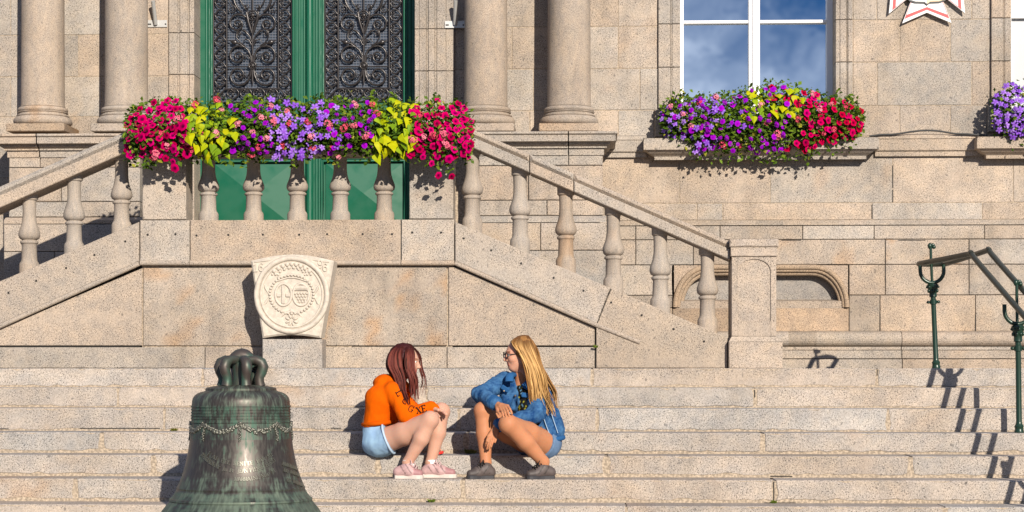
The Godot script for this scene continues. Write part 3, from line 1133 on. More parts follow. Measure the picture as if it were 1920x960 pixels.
func build_door(t: Node) -> void:
	var z := WALL - 0.30
	var yt := at(1111, -170, z).y
	var yb := at(1111, 432, z).y
	var u := (EYE_Z - z) / FOC
	var X := func(px: float) -> float: return at(px, 0, z).x
	var Y := func(py: float) -> float: return at(1111, py, z).y
	# threshold
	block(t, "threshold", X.call(360), X.call(790), yb - 0.25, yb - 0.002, WALL + 0.1, 0.6, tone(BEIGE), 0.0)
	# outer frame
	for s in [[372.0, 388.0], [770.0, 790.0]]:
		var f := MB.new()
		var a: float = X.call(s[0])
		var b: float = X.call(s[1])
		f.box(Vector3((a + b) / 2, (yt + yb) / 2, z - 0.02), Vector3(b - a, yt - yb, 0.10), 0.008)
		f.tube([Vector3(b if s[0] < 500 else a, yb, z + 0.025), Vector3(b if s[0] < 500 else a, yt, z + 0.025)], 0.014, 8)
		part(f, "door_frame", M.green_paint, t)
	var pal := palmette_mesh().mesh()
	for leaf in 2:
		var d := Node3D.new()
		d.name = "door_leaf"
		t.add_child(d, true)
		var x0: float = 388.5 if leaf == 0 else 582.5
		var x1: float = 580.0 if leaf == 0 else 769.0
		var g0: float = 397.0 if leaf == 0 else 606.0
		var g1: float = 550.0 if leaf == 0 else 758.0
		# stiles and rails
		var st := MB.new()
		var bar := func(a: float, b: float, r0: float, r1: float, zz: float, dep: float, bev := 0.006) -> void:
			st.box(Vector3((X.call(a) + X.call(b)) / 2, (Y.call(r0) + Y.call(r1)) / 2, zz - dep / 2), Vector3(X.call(b) - X.call(a), Y.call(r0) - Y.call(r1), dep), bev)
		bar.call(x0, g0, -170.0, 432.0, z, 0.05)
		bar.call(g1, x1, -170.0, 432.0, z + 0.001, 0.05)
		bar.call(g0, g1, 190.0, 212.0, z - 0.002, 0.05)
		bar.call(g0, g1, 268.0, 300.0, z - 0.002, 0.05)
		bar.call(g0, g1, 420.0, 432.0, z - 0.002, 0.05)
		part(st, "stile", M.green_paint, d)
		# mouldings round the openings
		var mo := MB.new()
		for q in [[g0, g1, -175.0, 190.0], [g0, g1, 212.0, 268.0], [g0, g1, 300.0, 420.0]]:
			var a: float = X.call(q[0])
			var b: float = X.call(q[1])
			var c0: float = Y.call(q[2])
			var c1: float = Y.call(q[3])
			for off in [0.0, 0.022]:
				var rr := 0.011 if off == 0.0 else 0.007
				mo.tube([Vector3(a - off, c0 + off, z + 0.004), Vector3(b + off, c0 + off, z + 0.004), Vector3(b + off, c1 - off, z + 0.004), Vector3(a - off, c1 - off, z + 0.004)], rr, 8, true)
		var ridge: Array = [562.0, 571.0] if leaf == 0 else [593.0, 599.0]
		for rx in ridge:
			mo.tube([Vector3(X.call(rx), yb, z + 0.004), Vector3(X.call(rx), yt, z + 0.004)], 0.010, 8)
		part(mo, "moulding", M.green_paint, d)
		# middle panel (behind the flowers) and diamond-point lower panel
		var mp := MB.new()
		mp.box(Vector3((X.call(g0) + X.call(g1)) / 2, (Y.call(212.0) + Y.call(268.0)) / 2, z - 0.035), Vector3(X.call(g1) - X.call(g0), Y.call(212.0) - Y.call(268.0), 0.02), 0.0)
		part(mp, "panel", M.green_paint, d)
		var pp := MB.new()
		var a4 := Vector3(X.call(g0) + 0.02, Y.call(304.0), z - 0.03)
		var b4 := Vector3(X.call(g1) - 0.02, Y.call(304.0), z - 0.03)
		var c4 := Vector3(b4.x, Y.call(419.0), z - 0.03)
		var e4 := Vector3(a4.x, c4.y, z - 0.03)
		var ap := Vector3((a4.x + b4.x) / 2, (a4.y + c4.y) / 2, z + 0.015)
		pp.tri(e4, c4, ap, Vector3.BACK)
		pp.tri(c4, b4, ap, Vector3.BACK)
		pp.tri(b4, a4, ap, Vector3.BACK)
		pp.tri(a4, e4, ap, Vector3.BACK)
		pp.box((a4 + c4) / 2 + Vector3(0, 0, -0.02), Vector3(b4.x - a4.x + 0.06, a4.y - c4.y + 0.06, 0.02))
		part(pp, "diamond_panel", M.green_paint, d)
		# glass and wire mesh
		var gl := MB.new()
		gl.box(Vector3((X.call(g0) + X.call(g1)) / 2, (Y.call(-170.0) + Y.call(190.0)) / 2, z - 0.075), Vector3(X.call(g1) - X.call(g0) + 0.02, Y.call(-170.0) - Y.call(190.0), 0.008))
		part(gl, "pane", M.door_glass, d)
		var wi := MB.new()
		var nx := 30
		for i in nx + 1:
			var x := lerpf(X.call(g0), X.call(g1), float(i) / nx)
			wi.box(Vector3(x, (Y.call(-60.0) + Y.call(190.0)) / 2, z - 0.062), Vector3(0.0032, Y.call(-60.0) - Y.call(190.0), 0.0032))
		for i in 50:
			var y := lerpf(Y.call(-60.0), Y.call(190.0), i / 49.0)
			wi.box(Vector3((X.call(g0) + X.call(g1)) / 2, y, z - 0.059), Vector3(X.call(g1) - X.call(g0), 0.0032, 0.0032))
		part(wi, "wire_mesh", M.wire, d)
		# grille: frame bars
		var zg := z - 0.025
		var fb := MB.new()
		var iy := 163.0
		var ix0 := g0 + 28.0
		var ix1 := g1 - 28.0
		for q in [[g0 + 3.0, -170.0, g0 + 3.0, 188.0], [g1 - 3.0, -170.0, g1 - 3.0, 188.0], [ix0, -170.0, ix0, iy], [ix1, -170.0, ix1, iy], [ix0 - 2, iy, ix1 + 2, iy], [g0 + 3.0, 188.0, g1 - 3.0, 188.0]]:
			var p := at(q[0], q[1], zg)
			var e := at(q[2], q[3], zg)
			p.y = Y.call(q[1])
			e.y = Y.call(q[3])
			fb.tube([p, e], 0.0095, 6)
		part(fb, "grille_bars", M.iron, d)
		# grille: border ornaments
		for i in 9:
			var py := 152.0 - i * 24.7
			for s in 2:
				var px := g0 + 15.5 if s == 0 else g1 - 15.5
				put(pal, "palmette", M.iron, d, Transform3D(Basis(Vector3.BACK, PI if s == 0 else 0.0), at(px, py, zg)))
		for i in 4:
			put(pal, "palmette", M.iron, d, Transform3D(Basis(Vector3.BACK, -PI / 2), at(lerpf(g0 + 40.0, g1 - 40.0, i / 3.0), 176.0, zg)))
		for s in 2:
			var cn := MB.new()
			var cx := g0 + 15.0 if s == 0 else g1 - 15.0
			var q := 1.0 if s == 0 else -1.0
			spiral(cn, cx - 5 * q, 170, 8, 2, 0.5, 1.4 * q, zg, 0.006)
			spiral(cn, cx + 5 * q, 181, 7, 2, 2.5, -1.4 * q, zg, 0.006)
			cn.tube([at(cx + 13 * q, 163, zg), at(cx + 2 * q, 176, zg + 0.006), at(cx - 10 * q, 187, zg)], [0.005, 0.009, 0.004], 6)
			part(cn, "corner_scroll", M.iron, d)
		# grille: stem and scrolls
		var cx := (g0 + g1) / 2.0
		var sc := MB.new()
		sc.tube([at(cx, 160, zg), at(cx, 150, zg), at(cx, 128, zg), at(cx, 100, zg), at(cx, 90, zg), at(cx, 60, zg), at(cx, -40, zg)], [0.002, 0.012, 0.008, 0.006, 0.011, 0.007, 0.007], 8)
		sc.tube([at(ix0, 125, zg), at(ix1, 125, zg)], 0.006, 6)
		for q in [[cx, 123.0, 6.5], [cx, 29.0, 9.0]]:
			var rp := []
			for i in 16:
				rp.append(at(q[0] + cos(TAU * i / 16.0) * q[2], q[1] + sin(TAU * i / 16.0) * q[2], zg + 0.008))
			sc.tube(rp, 0.008, 6, true)
			sc.blob(at(q[0], q[1], zg + 0.006), Vector3(0.022, 0.022, 0.016), 10, 6)
			for i in 6:
				sc.blob(at(q[0] + cos(TAU * i / 6.0) * q[2] * 0.55, q[1] + sin(TAU * i / 6.0) * q[2] * 0.55, zg + 0.012), Vector3.ONE * 0.008, 6, 4)
		for s: float in [-1.0, 1.0]:
			# bottom pair: sweep from the stem foot round to the eye
			var f := func(dx: float, y: float) -> Array: return [cx + s * dx, y]
			spiral(sc, cx + s * 26, 141, 19, 3.5, -PI / 2 if s > 0 else -PI / 2, 1.75 * s, zg, 0.0105, [f.call(2.0, 128), f.call(3.5, 140), f.call(8.0, 151), f.call(16.0, 158)])
			spiral(sc, cx + s * 27, 105, 19, 3.5, PI / 2, -1.75 * s, zg, 0.0105, [f.call(2.0, 118), f.call(3.0, 106), f.call(8.0, 94), f.call(16.0, 87.5)])
			spiral(sc, cx + s * 28, 45, 18, 3.5, PI / 2, -1.75 * s, zg, 0.0105, [f.call(3.0, 55), f.call(6.0, 42), f.call(12.0, 32), f.call(19.0, 28)])
			spiral(sc, cx + s * 14, 107, 6, 2, 0.0 if s < 0 else PI, -1.2 * s, zg, 0.005, [f.call(3.0, 114), f.call(6.0, 108)])
			spiral(sc, cx + s * 14, 140, 6, 2, 0.0 if s < 0 else PI, 1.2 * s, zg, 0.005, [f.call(3.0, 132), f.call(6.0, 137)])
			spiral(sc, cx + s * 25, 62, 6, 2, PI / 2, -1.3 * s, zg, 0.0055, [f.call(14.0, 86), f.call(23.0, 80), f.call(30.0, 70), f.call(29.0, 60)])
			sc.tube([at(cx + s * 10, 92, zg), at(cx + s * 24, 82, zg + 0.01), at(cx + s * 36, 79, zg + 0.012), at(cx + s * 45, 75, zg)], [0.004, 0.009, 0.014, 0.002], 6)
			sc.blob(at(cx + s * 34, 79, zg + 0.014), Vector3(0.03, 0.022, 0.014), 8, 5, Basis(Vector3.BACK, s * 0.3))
			sc.tube([at(cx + s * 2, 78, zg), at(cx + s * 5, 68, zg), at(cx + s * 14, 58, zg + 0.006), at(cx + s * 22, 56, zg)], [0.007, 0.006, 0.013, 0.002], 6)
			sc.tube([at(cx + s * 2, 84, zg), at(cx + s * 6, 76, zg), at(cx + s * 13, 73, zg + 0.004), at(cx + s * 18, 79, zg)], [0.006, 0.008, 0.007, 0.002], 6)
			sc.tube([at(cx + s * 1, 62, zg), at(cx + s * 8, 40, zg + 0.01), at(cx + s * 11, 24, zg + 0.008), at(cx + s * 9, 20, zg)], [0.012, 0.013, 0.010, 0.004], 6)
			# large lyre scrolls rising out of view
			var ly := []
			for i in 14:
				var a := lerpf(-1.2, 0.75, i / 13.0)
				ly.append(at(cx + s * (8 + cos(a) * 27 + 2), -16 - sin(a) * 42, zg + 0.004))
			sc.tube(ly, 0.011, 6)
			var l2 := []
			for i in 12:
				var a := lerpf(-1.3, 0.9, i / 11.0)
				l2.append(at(cx + s * (3 + cos(a) * 22), -14 - sin(a) * 32, zg))
			sc.tube(l2, 0.007, 6)
			spiral(sc, cx + s * 10, 13, 6, 2, -PI / 2, 1.3 * s, zg + 0.01, 0.006)
			spiral(sc, cx + s * 39, 18, 9, 2.5, PI / 2, 1.4 * s, zg, 0.006)
			sc.tube([at(cx + s * 44, 0, zg), at(cx + s * 38, 10, zg), at(cx + s * 31, 14, zg)], [0.003, 0.007, 0.003], 6)
		part(sc, "scrollwork", M.iron, d)
	# round cover moulding where the leaves meet
	var cm := MB.new()
	cm.tube([Vector3(X.call(581.0), yb, z + 0.012), Vector3(X.call(581.0), yt, z + 0.012)], 0.034, 14)
	part(cm, "cover_moulding", M.green_paint, t)

# ---------------------------------------------------------------- perron
func baluster_mesh(sd: int) -> ArrayMesh:
	var mb := MB.new()
	mb.uvo = Vector2(rng.randf(), rng.randf())
	var p := [Vector2(0.0, -0.06), Vector2(0.082, -0.06), Vector2(0.082, 0.052), Vector2(0.077, 0.066), Vector2(0.066, 0.082), Vector2(0.064, 0.10), Vector2(0.061, 0.212), Vector2(0.064, 0.218)]
	p.append_array(arc(0.060, 0.236, 0.015, -80, 80, 5))
	p.append_array([Vector2(0.060, 0.256), Vector2(0.072, 0.262), Vector2(0.084, 0.276), Vector2(0.089, 0.296), Vector2(0.087, 0.318), Vector2(0.078, 0.345), Vector2(0.067, 0.375), Vector2(0.059, 0.41), Vector2(0.055, 0.45), Vector2(0.054, 0.50), Vector2(0.056, 0.56), Vector2(0.058, 0.582), Vector2(0.068, 0.586), Vector2(0.071, 0.592), Vector2(0.071, 0.72), Vector2(0.0, 0.72)])
	mb.lathe(p, 28)
	var base := tone(BEIGE.lerp(PALE, 0.3), 0.06)
	var dirt := 0.25 if sd == 2 else 0.0
	for i in mb.c.size():
		mb.c[i] = stone_col(mb.v[i] + Vector3(sd * 3.7, 0, 0), base.lerp(BROWN, dirt), 0.15 + dirt)
	return mb.mesh()

func slant_rail(t: Node, x0: float, y0: float, x1: float, y1: float, h: float) -> void:
	# sloping coping stone: lower slab and a narrower, rounded upper slab
	poly_stone(t, "coping_stone", [[x0, y0 + h * 0.42], [x1, y1 + h * 0.42], [x1, y1 + h], [x0, y0 + h]], PERRON + 0.045, 0.30, tone(BEIGE, 0.04), 0.15, 0.006)
	poly_stone(t, "coping_stone", [[x0, y0], [x1, y1], [x1, y1 + h * 0.40], [x0, y0 + h * 0.40]], PERRON + 0.040, 0.29, tone(BEIGE, 0.04), 0.12, 0.022)

func torus_run(t: Node, pts: Array, called: String, r := 0.02) -> void:
	var mb := MB.new()
	mb.uvo = Vector2(rng.randf(), rng.randf())
	mb.col = tone(BEIGE.lerp(BROWN, 0.1), 0.03)
	var w := []
	for p in pts:
		w.append(at(p[0], p[1], PERRON + 0.028))
	mb.tube(w, r, 10)
	part(mb, called, M.granite, t)

func build_perron() -> void:
	var t := thing("stone_perron", "granite landing with balustrade and two sloping flights of stairs before the door", "staircase", Vector3(at(557, 690, PERRON).x, -0.003, PERRON))
	var Z := PERRON
	# rubble and mortar core
	var core := MB.new()
	var a := at(266, 600, Z).x
	var b := at(848, 600, Z).x
	var top := at(1111, 414, Z).y
	core.box(Vector3((a + b) / 2, (top - 0.08) / 2, (Z - 0.012 + WALL) / 2), Vector3(b - a, top - 0.08, Z - 0.012 - WALL - 0.01))
	part(core, "core", M.mortar, t)
	block(t, "landing_floor", a - 0.02, b + 0.02, top - 0.075, top - 0.02, Z - 0.31, 1.6, tone(BEIGE), 0.0)
	# base course and big panels
	course(t, Z + 0.012, 650, 690.7, [-330, -60, 384, 500, 838, 1116], 0.14, BEIGE.lerp(BROWN, 0.12), 0.006, {1: 0.12, 2: 0.3, 3: 0.12})
	course(t, Z, 500, 648.5, [268, 545, 838.5], 0.14, BEIGE.lerp(BROWN, 0.28), 0.006, {0: 0.42, 1: 0.5}, "panel_stone", 0.02)
	poly_stone(t, "panel_stone", [[266, 503], [266, 648], [-68, 648], [-62, 643]], Z, 0.2, tone(BEIGE, 0.02), 0.08)
	poly_stone(t, "panel_stone", [[841, 500], [852, 500], [1115, 614], [1115, 648], [841, 648]], Z, 0.2, tone(BEIGE, 0.02), 0.08)
	# level string course above
	course(t, Z + 0.03, 410, 489, [262, 356], 0.30, BEIGE, 0.006)
	course(t, Z + 0.033, 410, 489, [356, 752], 0.30, BEIGE, 0.006, {0: 0.12})
	course(t, Z + 0.03, 410, 489, [752, 852], 0.30, BEIGE, 0.006)
	for s in [[263, 355.5], [356.5, 751.5], [752.5, 852]]:
		torus_run(t, [[s[0], 493.0], [s[1], 493.0]], "torus_moulding", 0.021)
	# sloping strings
	poly_stone(t, "string_stone", [[853.5, 416], [1144, 540], [1119, 606], [853.5, 489]], Z + 0.032, 0.30, tone(BEIGE, 0.03), 0.1)
	poly_stone(t, "string_stone", [[1146.5, 541], [1364, 633], [1364, 690], [1118, 690], [1118, 611]], Z + 0.030, 0.30, tone(BEIGE, 0.03), 0.06)
	poly_stone(t, "string_stone", [[260.5, 416], [260.5, 490], [-20, 616], [-20, 536]], Z + 0.030, 0.30, tone(BEIGE, 0.03), 0.1)
	poly_stone(t, "string_stone", [[-22, 537], [-22, 618], [-182, 690], [-330, 690], [-330, 669]], Z + 0.030, 0.30, tone(BEIGE, 0.03), 0.06)
	torus_run(t, [[853, 493], [1118, 609.5], [1200, 642]], "torus_moulding", 0.019)
	torus_run(t, [[261, 494], [-20, 620.5], [-100, 655]], "torus_moulding", 0.021)
	# weep holes: black discs, the dark inside painted rather than cut
	var hole_disc := MB.new()
	hole_disc.lathe([Vector2(0.009, 0.0), Vector2(0.009, 0.004), Vector2(0.0, 0.004)], 10, Transform3D(Basis(Vector3.RIGHT, PI / 2), Vector3.ZERO))
	var pm := hole_disc.mesh()
	for h in [[277, 440], [329, 439], [368.5, 441.5], [428, 440.5], [493, 440], [561, 440], [613.5, 439], [680, 439], [735, 439], [773, 436], [827, 436], [235, 452.5], [177, 478], [124, 502.5], [68, 526.5], [16, 549], [869.5, 447], [921, 469.5], [977, 494], [1038, 521], [1094, 545], [1146, 567], [1203, 591], [1263, 617], [1320, 640]]:
		put(pm, "painted_hole", M.hole_black, t, Transform3D(Basis.IDENTITY, at(h[0], h[1], Z + 0.031)))
	# pedestals either side of the landing balustrade
	for s in [[268, 350], [768, 850]]:
		var l := at(s[0], 350, Z).x
		var r := at(s[1], 350, Z).x
		block(t, "pedestal", l, r, at(1111, 409.5, Z).y, at(1111, 290, Z).y, Z + 0.022, 0.27, tone(BEIGE, 0.03), 0.1)
		block(t, "pedestal_cap", l - 0.03, r + 0.03, at(1111, 289.5, Z).y, at(1111, 262, Z).y, Z + 0.05, 0.33, tone(BEIGE, 0.03), 0.1)
	# balusters
	var bms := [baluster_mesh(0), baluster_mesh(1), baluster_mesh(2), baluster_mesh(3)]
	var zb := Z - 0.10
	var k := 0
	for x in [391.0, 475.5, 557.5, 638.0, 720.5]:
		var p := at(x, 409.0, Z)
		p.y = at(1111, 409.0, Z).y
		put(bms[[0, 1, 3, 0, 1][k]], "baluster", M.granite, t, Transform3D(Basis(Vector3.UP, k * 1.3).scaled(Vector3(1, 0.9, 1)), Vector3(at(x, 400, zb).x, p.y, zb)))
		k += 1
	for q in [[885.5, 424], [975, 463], [1061, 500], [1150, 538], [1238, 576], [1326.5, 613], [228, 431], [139, 470], [55, 506], [-32, 544], [-120, 583], [-208, 621]]:
		var y := at(1111, q[1], zb).y
		put(bms[2 if k == 7 else [0, 1, 3][k % 3]], "baluster", M.granite, t, Transform3D(Basis(Vector3.UP, k * 1.3), Vector3(at(q[0], 400, zb).x, y, zb)))
		k += 1
	# copings
	block(t, "coping_stone", at(350.5, 300, Z).x, at(557, 300, Z).x - 0.003, at(1111, 289, Z).y, at(1111, 262, Z).y, Z + 0.03, 0.30, tone(BEIGE), 0.1)
	block(t, "coping_stone", at(557, 300, Z).x + 0.003, at(767.5, 300, Z).x, at(1111, 289, Z).y, at(1111, 262, Z).y, Z + 0.03, 0.30, tone(BEIGE), 0.1)
	var ry := func(x: float) -> float: return 243.0 + (x - 888.0) * 0.4365
	slant_rail(t, 872, ry.call(872.0), 992, ry.call(992.0), 34.5)
	slant_rail(t, 993.5, ry.call(993.5), 1075, ry.call(1075.0), 34.5)
	slant_rail(t, 1076.5, ry.call(1076.5), 1369, ry.call(1369.0), 34.0)
	var ly := func(x: float) -> float: return 250.0 + (226.0 - x) * 0.4385
	slant_rail(t, -40, ly.call(-40.0), 246, ly.call(246.0), 40.0)
	slant_rail(t, -330, ly.call(-330.0), -41.5, ly.call(-41.5), 40.0)
	newel(t, 1366)
	for j in [[1116, 653, 1116, 689, 0.014], [1116, 616, 1116, 646, 0.002], [752.5, 412, 752.5, 486, 0.034], [660, 649.6, 836, 649.6, 0.014], [-60, 649.6, 262, 649.6, 0.014], [1145, 541, 1120, 606, 0.034]]:
		open_joint(t, j[0], j[1], j[2], j[3], Z + j[4], 0.005)
	# stairs behind the sloping parapets
	for side in 2:
		for i in 7:
			var y := 1.15 - 0.164 * (i + 1)
			if y < 0.05:
				break
			var x0 := at(852, 500, Z - 0.4).x + 0.30 * i if side == 0 else at(262, 500, Z - 0.4).x - 0.30 * (i + 1)
			block(t, "stair_step", x0, x0 + 0.298, -0.01, y, Z - 0.275, 1.7, tone(PALE, 0.03), 0.05)

func newel(t: Node, x0: float) -> void:
	var n := Node3D.new()
	n.name = "newel_post"
	t.add_child(n, true)
	var zf := PERRON + 0.09
	var base := tone(PALE.lerp(BEIGE, 0.5), 0.02)
	var X := func(px: float) -> float: return at(px, 600, zf).x
	var Y := func(py: float) -> float: return at(1111, py, zf).y
	var l: float = X.call(1372)
	var r: float = X.call(1455.5)
	# base block with chamfered shoulders
	var b0: float = X.call(1366.5)
	var b1: float = X.call(1467)
	block(n, "base", b0, b1, -0.002, Y.call(641.0), zf + 0.02, 0.46, base, 0.05)
	var mb := MB.new()
	mb.col = base
	var y0: float = Y.call(641.0) + 0.001
	var y1: float = Y.call(631.0)
	var lo := [Vector3(b0, y0, zf + 0.02), Vector3(b1, y0, zf + 0.02), Vector3(b1, y0, zf - 0.44), Vector3(b0, y0, zf - 0.44)]
	var hi := [Vector3(l, y1, zf), Vector3(r, y1, zf), Vector3(r, y1, zf - 0.42), Vector3(l, y1, zf - 0.42)]
	for i in 4:
		var j := (i + 1) % 4
		var mid: Vector3 = (lo[i] + lo[j]) / 2 - Vector3((b0 + b1) / 2, y0, zf - 0.21)
		mb.quad(lo[i], lo[j], hi[j], hi[i], mid)
	part(mb, "shoulder", M.granite, n)
	# shaft: core with a raised margin round an arched sunk panel
	var ys: float = Y.call(482.0)
	block(n, "shaft", l, r, y1 + 0.001, ys, zf - 0.012, 0.40, base, 0.05)
	var px0: float = l + 0.05
	var px1: float = r - 0.045
	var pb: float = Y.call(602.0)
	var sp: float = Y.call(508.0)
	var mg := MB.new()
	mg.uvo = Vector2(0.2, 0.7)
	mg.col = base
	mg.box(Vector3((l + px0) / 2, (y1 + ys) / 2, zf - 0.006), Vector3(px0 - l, ys - y1 - 0.004, 0.0119), 0.003)
	mg.box(Vector3((r + px1) / 2, (y1 + ys) / 2, zf - 0.006), Vector3(r - px1, ys - y1 - 0.004, 0.0119), 0.003)
	mg.box(Vector3((px0 + px1) / 2, (y1 + pb) / 2, zf - 0.006), Vector3(px1 - px0, pb - y1 - 0.004, 0.0119), 0.0)
	var kk := 12
	for i in kk:
		var A := PI * i / kk
		var B := PI * (i + 1) / kk
		var R := (px1 - px0) / 2
		var cx := (px0 + px1) / 2
		var p := Vector3(cx - cos(A) * R, sp + sin(A) * R * 0.72, zf)
		var q := Vector3(cx - cos(B) * R, sp + sin(B) * R * 0.72, zf)
		mg.quad(p, q, Vector3(q.x, ys - 0.002, zf), Vector3(p.x, ys - 0.002, zf), Vector3.BACK)
		mg.quad(p, q, q - Vector3(0, 0, 0.0119), p - Vector3(0, 0, 0.0119), Vector3(0, -1, 0))
	for i in mg.c.size():
		mg.c[i] = stone_col(mg.v[i], base, 0.05)
	part(mg, "margin", M.granite, n)
	block(n, "cap", X.call(1370.0), X.call(1457.0), ys + 0.002, Y.call(464.0) - 0.002, zf + 0.014, 0.44, base, 0.05)
	block(n, "cap", X.call(1368.0), X.call(1459.5), Y.call(464.0) + 0.001, Y.call(449.5), zf + 0.022, 0.46, base.lightened(0.05), 0.02, 0.008)

# ---------------------------------------------------------------- carved keystone
func text_into(mb: MB, s: String, size: float, depth: float, place: Callable, serif := true) -> void:
	# letter outlines from the system font; place maps (x, y, depth 0..1) to the scene
	var f := SystemFont.new()
	f.font_names = PackedStringArray(["Droid Serif" if serif else "Droid Sans"])
	var tm := TextMesh.new()
	tm.font = f
	tm.text = s
	tm.font_size = 32
	tm.pixel_size = size / 23.0
	tm.depth = depth
	tm.curve_step = 2.0
	var a: Array = tm.get_mesh_arrays()
	if a.is_empty() or a[Mesh.ARRAY_VERTEX] == null:
		return
	var vv: PackedVector3Array = a[Mesh.ARRAY_VERTEX]
	var ii: PackedInt32Array = a[Mesh.ARRAY_INDEX]
	var pos := []
	for p in vv:
		pos.append(place.call(p))
	for i in range(0, ii.size(), 3):
		var A: Vector3 = pos[ii[i]]
		var B: Vector3 = pos[ii[i + 1]]
		var C: Vector3 = pos[ii[i + 2]]
		if (B - A).cross(C - A).length_squared() > 1e-16:
			mb.tri(A, C, B)

func build_keystone() -> void:
	var zf := PERRON + 0.36
	var t := thing("carved_keystone", "cream carved coat of arms keystone on a granite block behind the bell", "carving", Vector3(at(546, 690, zf).x, -0.003, zf - 0.12))
	var X := func(px: float, py: float) -> Vector2:
		var w := at(px, py, zf)
		return Vector2(w.x, w.y)
	# support
	block(t, "support_block", at(491, 660, zf).x, at(603, 660, zf).x, -0.003, at(546, 632, zf).y - 0.016, zf - 0.03, 0.24, tone(PALE, 0.01), 0.0)
	# body: curved top and bottom
	var cream := Color(0.62, 0.555, 0.46)
	var mb := MB.new()
	mb.uvo = Vector2(0.4, 0.2)
	mb.col = cream
	var pl := []
	for i in 13:
		var s := i / 12.0
		pl.append(X.call(lerpf(470, 626, s), 489 - sin(PI * s) * 12.0))
	for i in 13:
		var s := i / 12.0
		pl.append(X.call(lerpf(601, 492, s), 634 - sin(PI * s) * 6.0))
	mb.prism(pl, zf, zf - 0.24, 0.014)
	for i in mb.c.size():
		var n1 := nz2.get_noise_3d(mb.v[i].x * 9, mb.v[i].y * 9, 0) * 0.05
		mb.c[i] = Color(cream.r * (1 + n1), cream.g * (1 + n1), cream.b * (1 + n1 * 1.4))
	part(mb, "body", M.limestone, t)
	var carve := func(called: String, f: Callable) -> void:
		var q := MB.new()
		q.col = cream
		q.uvo = Vector2(rng.randf(), rng.randf())
		f.call(q)
		part(q, called, M.limestone, t)
	var P := func(px: float, py: float, dz := 0.0) -> Vector3: return at(px, py, zf) + Vector3(0, 0, dz)
	var cx := 547.0
	var cy := 553.0
	carve.call("ring", func(q: MB) -> void:
		for k in 2:
			var pts := []
			var rx: float = 66.0 if k == 0 else 58.0
			for i in 48:
				var a := TAU * i / 48.0
				pts.append(P.call(cx + cos(a) * rx, cy - sin(a) * rx * 1.04, 0.0))
			q.tube(pts, 0.022 if k == 0 else 0.010, 8, true))
	carve.call("chain", func(q: MB) -> void:
		for i in 40:
			var a := TAU * i / 40.0
			q.blob(P.call(cx + cos(a) * 41.0, 552 - sin(a) * 36.0, 0.004), Vector3(0.012, 0.012, 0.012), 7, 5))
	for s in 2:
		carve.call("shield", func(q: MB) -> void:
			var pts := []
			var sx: float = 531.5 if s == 0 else 564.5
			for i in 28:
				var a := TAU * i / 28.0
				pts.append(P.call(sx + cos(a) * 15.0, 552.5 - sin(a) * 20.5, 0.002))
			q.tube(pts, 0.011, 7, true)
			if s == 0:
				q.box(P.call(sx, 552.5, 0.003), Vector3(0.030, 0.15, 0.018), 0.005)
				q.box(P.call(sx - 8.5, 553.5, 0.003), Vector3(0.036, 0.030, 0.018), 0.005)
				q.box(P.call(sx + 8.5, 553.5, 0.003), Vector3(0.036, 0.030, 0.018), 0.005)
			else:
				q.box(P.call(sx, 539.0, 0.003), Vector3(0.10, 0.030, 0.018), 0.005)
				q.box(P.call(sx, 543.8, 0.003), Vector3(0.11, 0.008, 0.022), 0.003)
				for j in 4:
					for i in 5:
						if absf(i - 2.0 + (0.5 if j % 2 else 0.0)) < (2.3 if j < 2 else 1.8):
							q.blob(P.call(sx - 11.0 + i * 5.5 + (2.7 if j % 2 else 0.0), 550.0 + j * 5.2, 0.002), Vector3(0.011, 0.013, 0.011), 6, 4))
	carve.call("crown", func(q: MB) -> void:
		var b := []
		var b2 := []
		for i in 13:
			var s := i / 12.0
			b.append(P.call(lerpf(521, 573, s), 521 - sin(PI * s) * 6.5, 0.004))
			b2.append(P.call(lerpf(520, 574, s), 527 - sin(PI * s) * 6.5, 0.003))
		q.tube(b, 0.010, 7)
		q.tube(b2, 0.007, 7)
		for i in 9:
			var s := i / 8.0
			var px := lerpf(514, 580, s)
			var py := 508 - sin(PI * s) * 13.0
			q.blob(P.call(px, py, 0.003), Vector3(0.017, 0.019, 0.014), 8, 5)
			q.blob(P.call(px + 3, py + 6.0, 0.002), Vector3(0.012, 0.014, 0.012), 8, 5)
			q.blob(P.call(px - 3.5, py + 6.0, 0.002), Vector3(0.010, 0.013, 0.010), 8, 5)
		for s: float in [-1.0, 1.0]:
			q.tube([P.call(cx + s * 33, 508, 0.0), P.call(cx + s * 24, 516, 0.004)], 0.008, 6))
	carve.call("ribbon", func(q: MB) -> void:
		for s: float in [-1.0, 1.0]:
			q.tube([P.call(cx + s * 42, 552, 0.0), P.call(cx + s * 49, 540, 0.002), P.call(cx + s * 51, 534, 0.0)], [0.006, 0.011, 0.003], 6)
			q.tube([P.call(cx + s * 42, 556, 0.0), P.call(cx + s * 49, 568, 0.002), P.call(cx + s * 51, 571, 0.0)], [0.006, 0.011, 0.003], 6)
			q.tube([P.call(cx + s * 2, 584, 0.003), P.call(cx + s * 14, 588, 0.002), P.call(cx + s * 20, 595, 0.0)], [0.012, 0.010, 0.003], 6))
	carve.call("cross_pendant", func(q: MB) -> void:
		for i in 8:
			var a := TAU * (i + 0.5) / 8.0
			q.blob(P.call(cx + cos(a) * 8.0, 600.5 - sin(a) * 8.0, 0.002), Vector3(0.022, 0.010, 0.012), 7, 5, Basis(Vector3.BACK, a))
		q.blob(P.call(cx, 583, 0.003), Vector3(0.022, 0.018, 0.014), 8, 5))
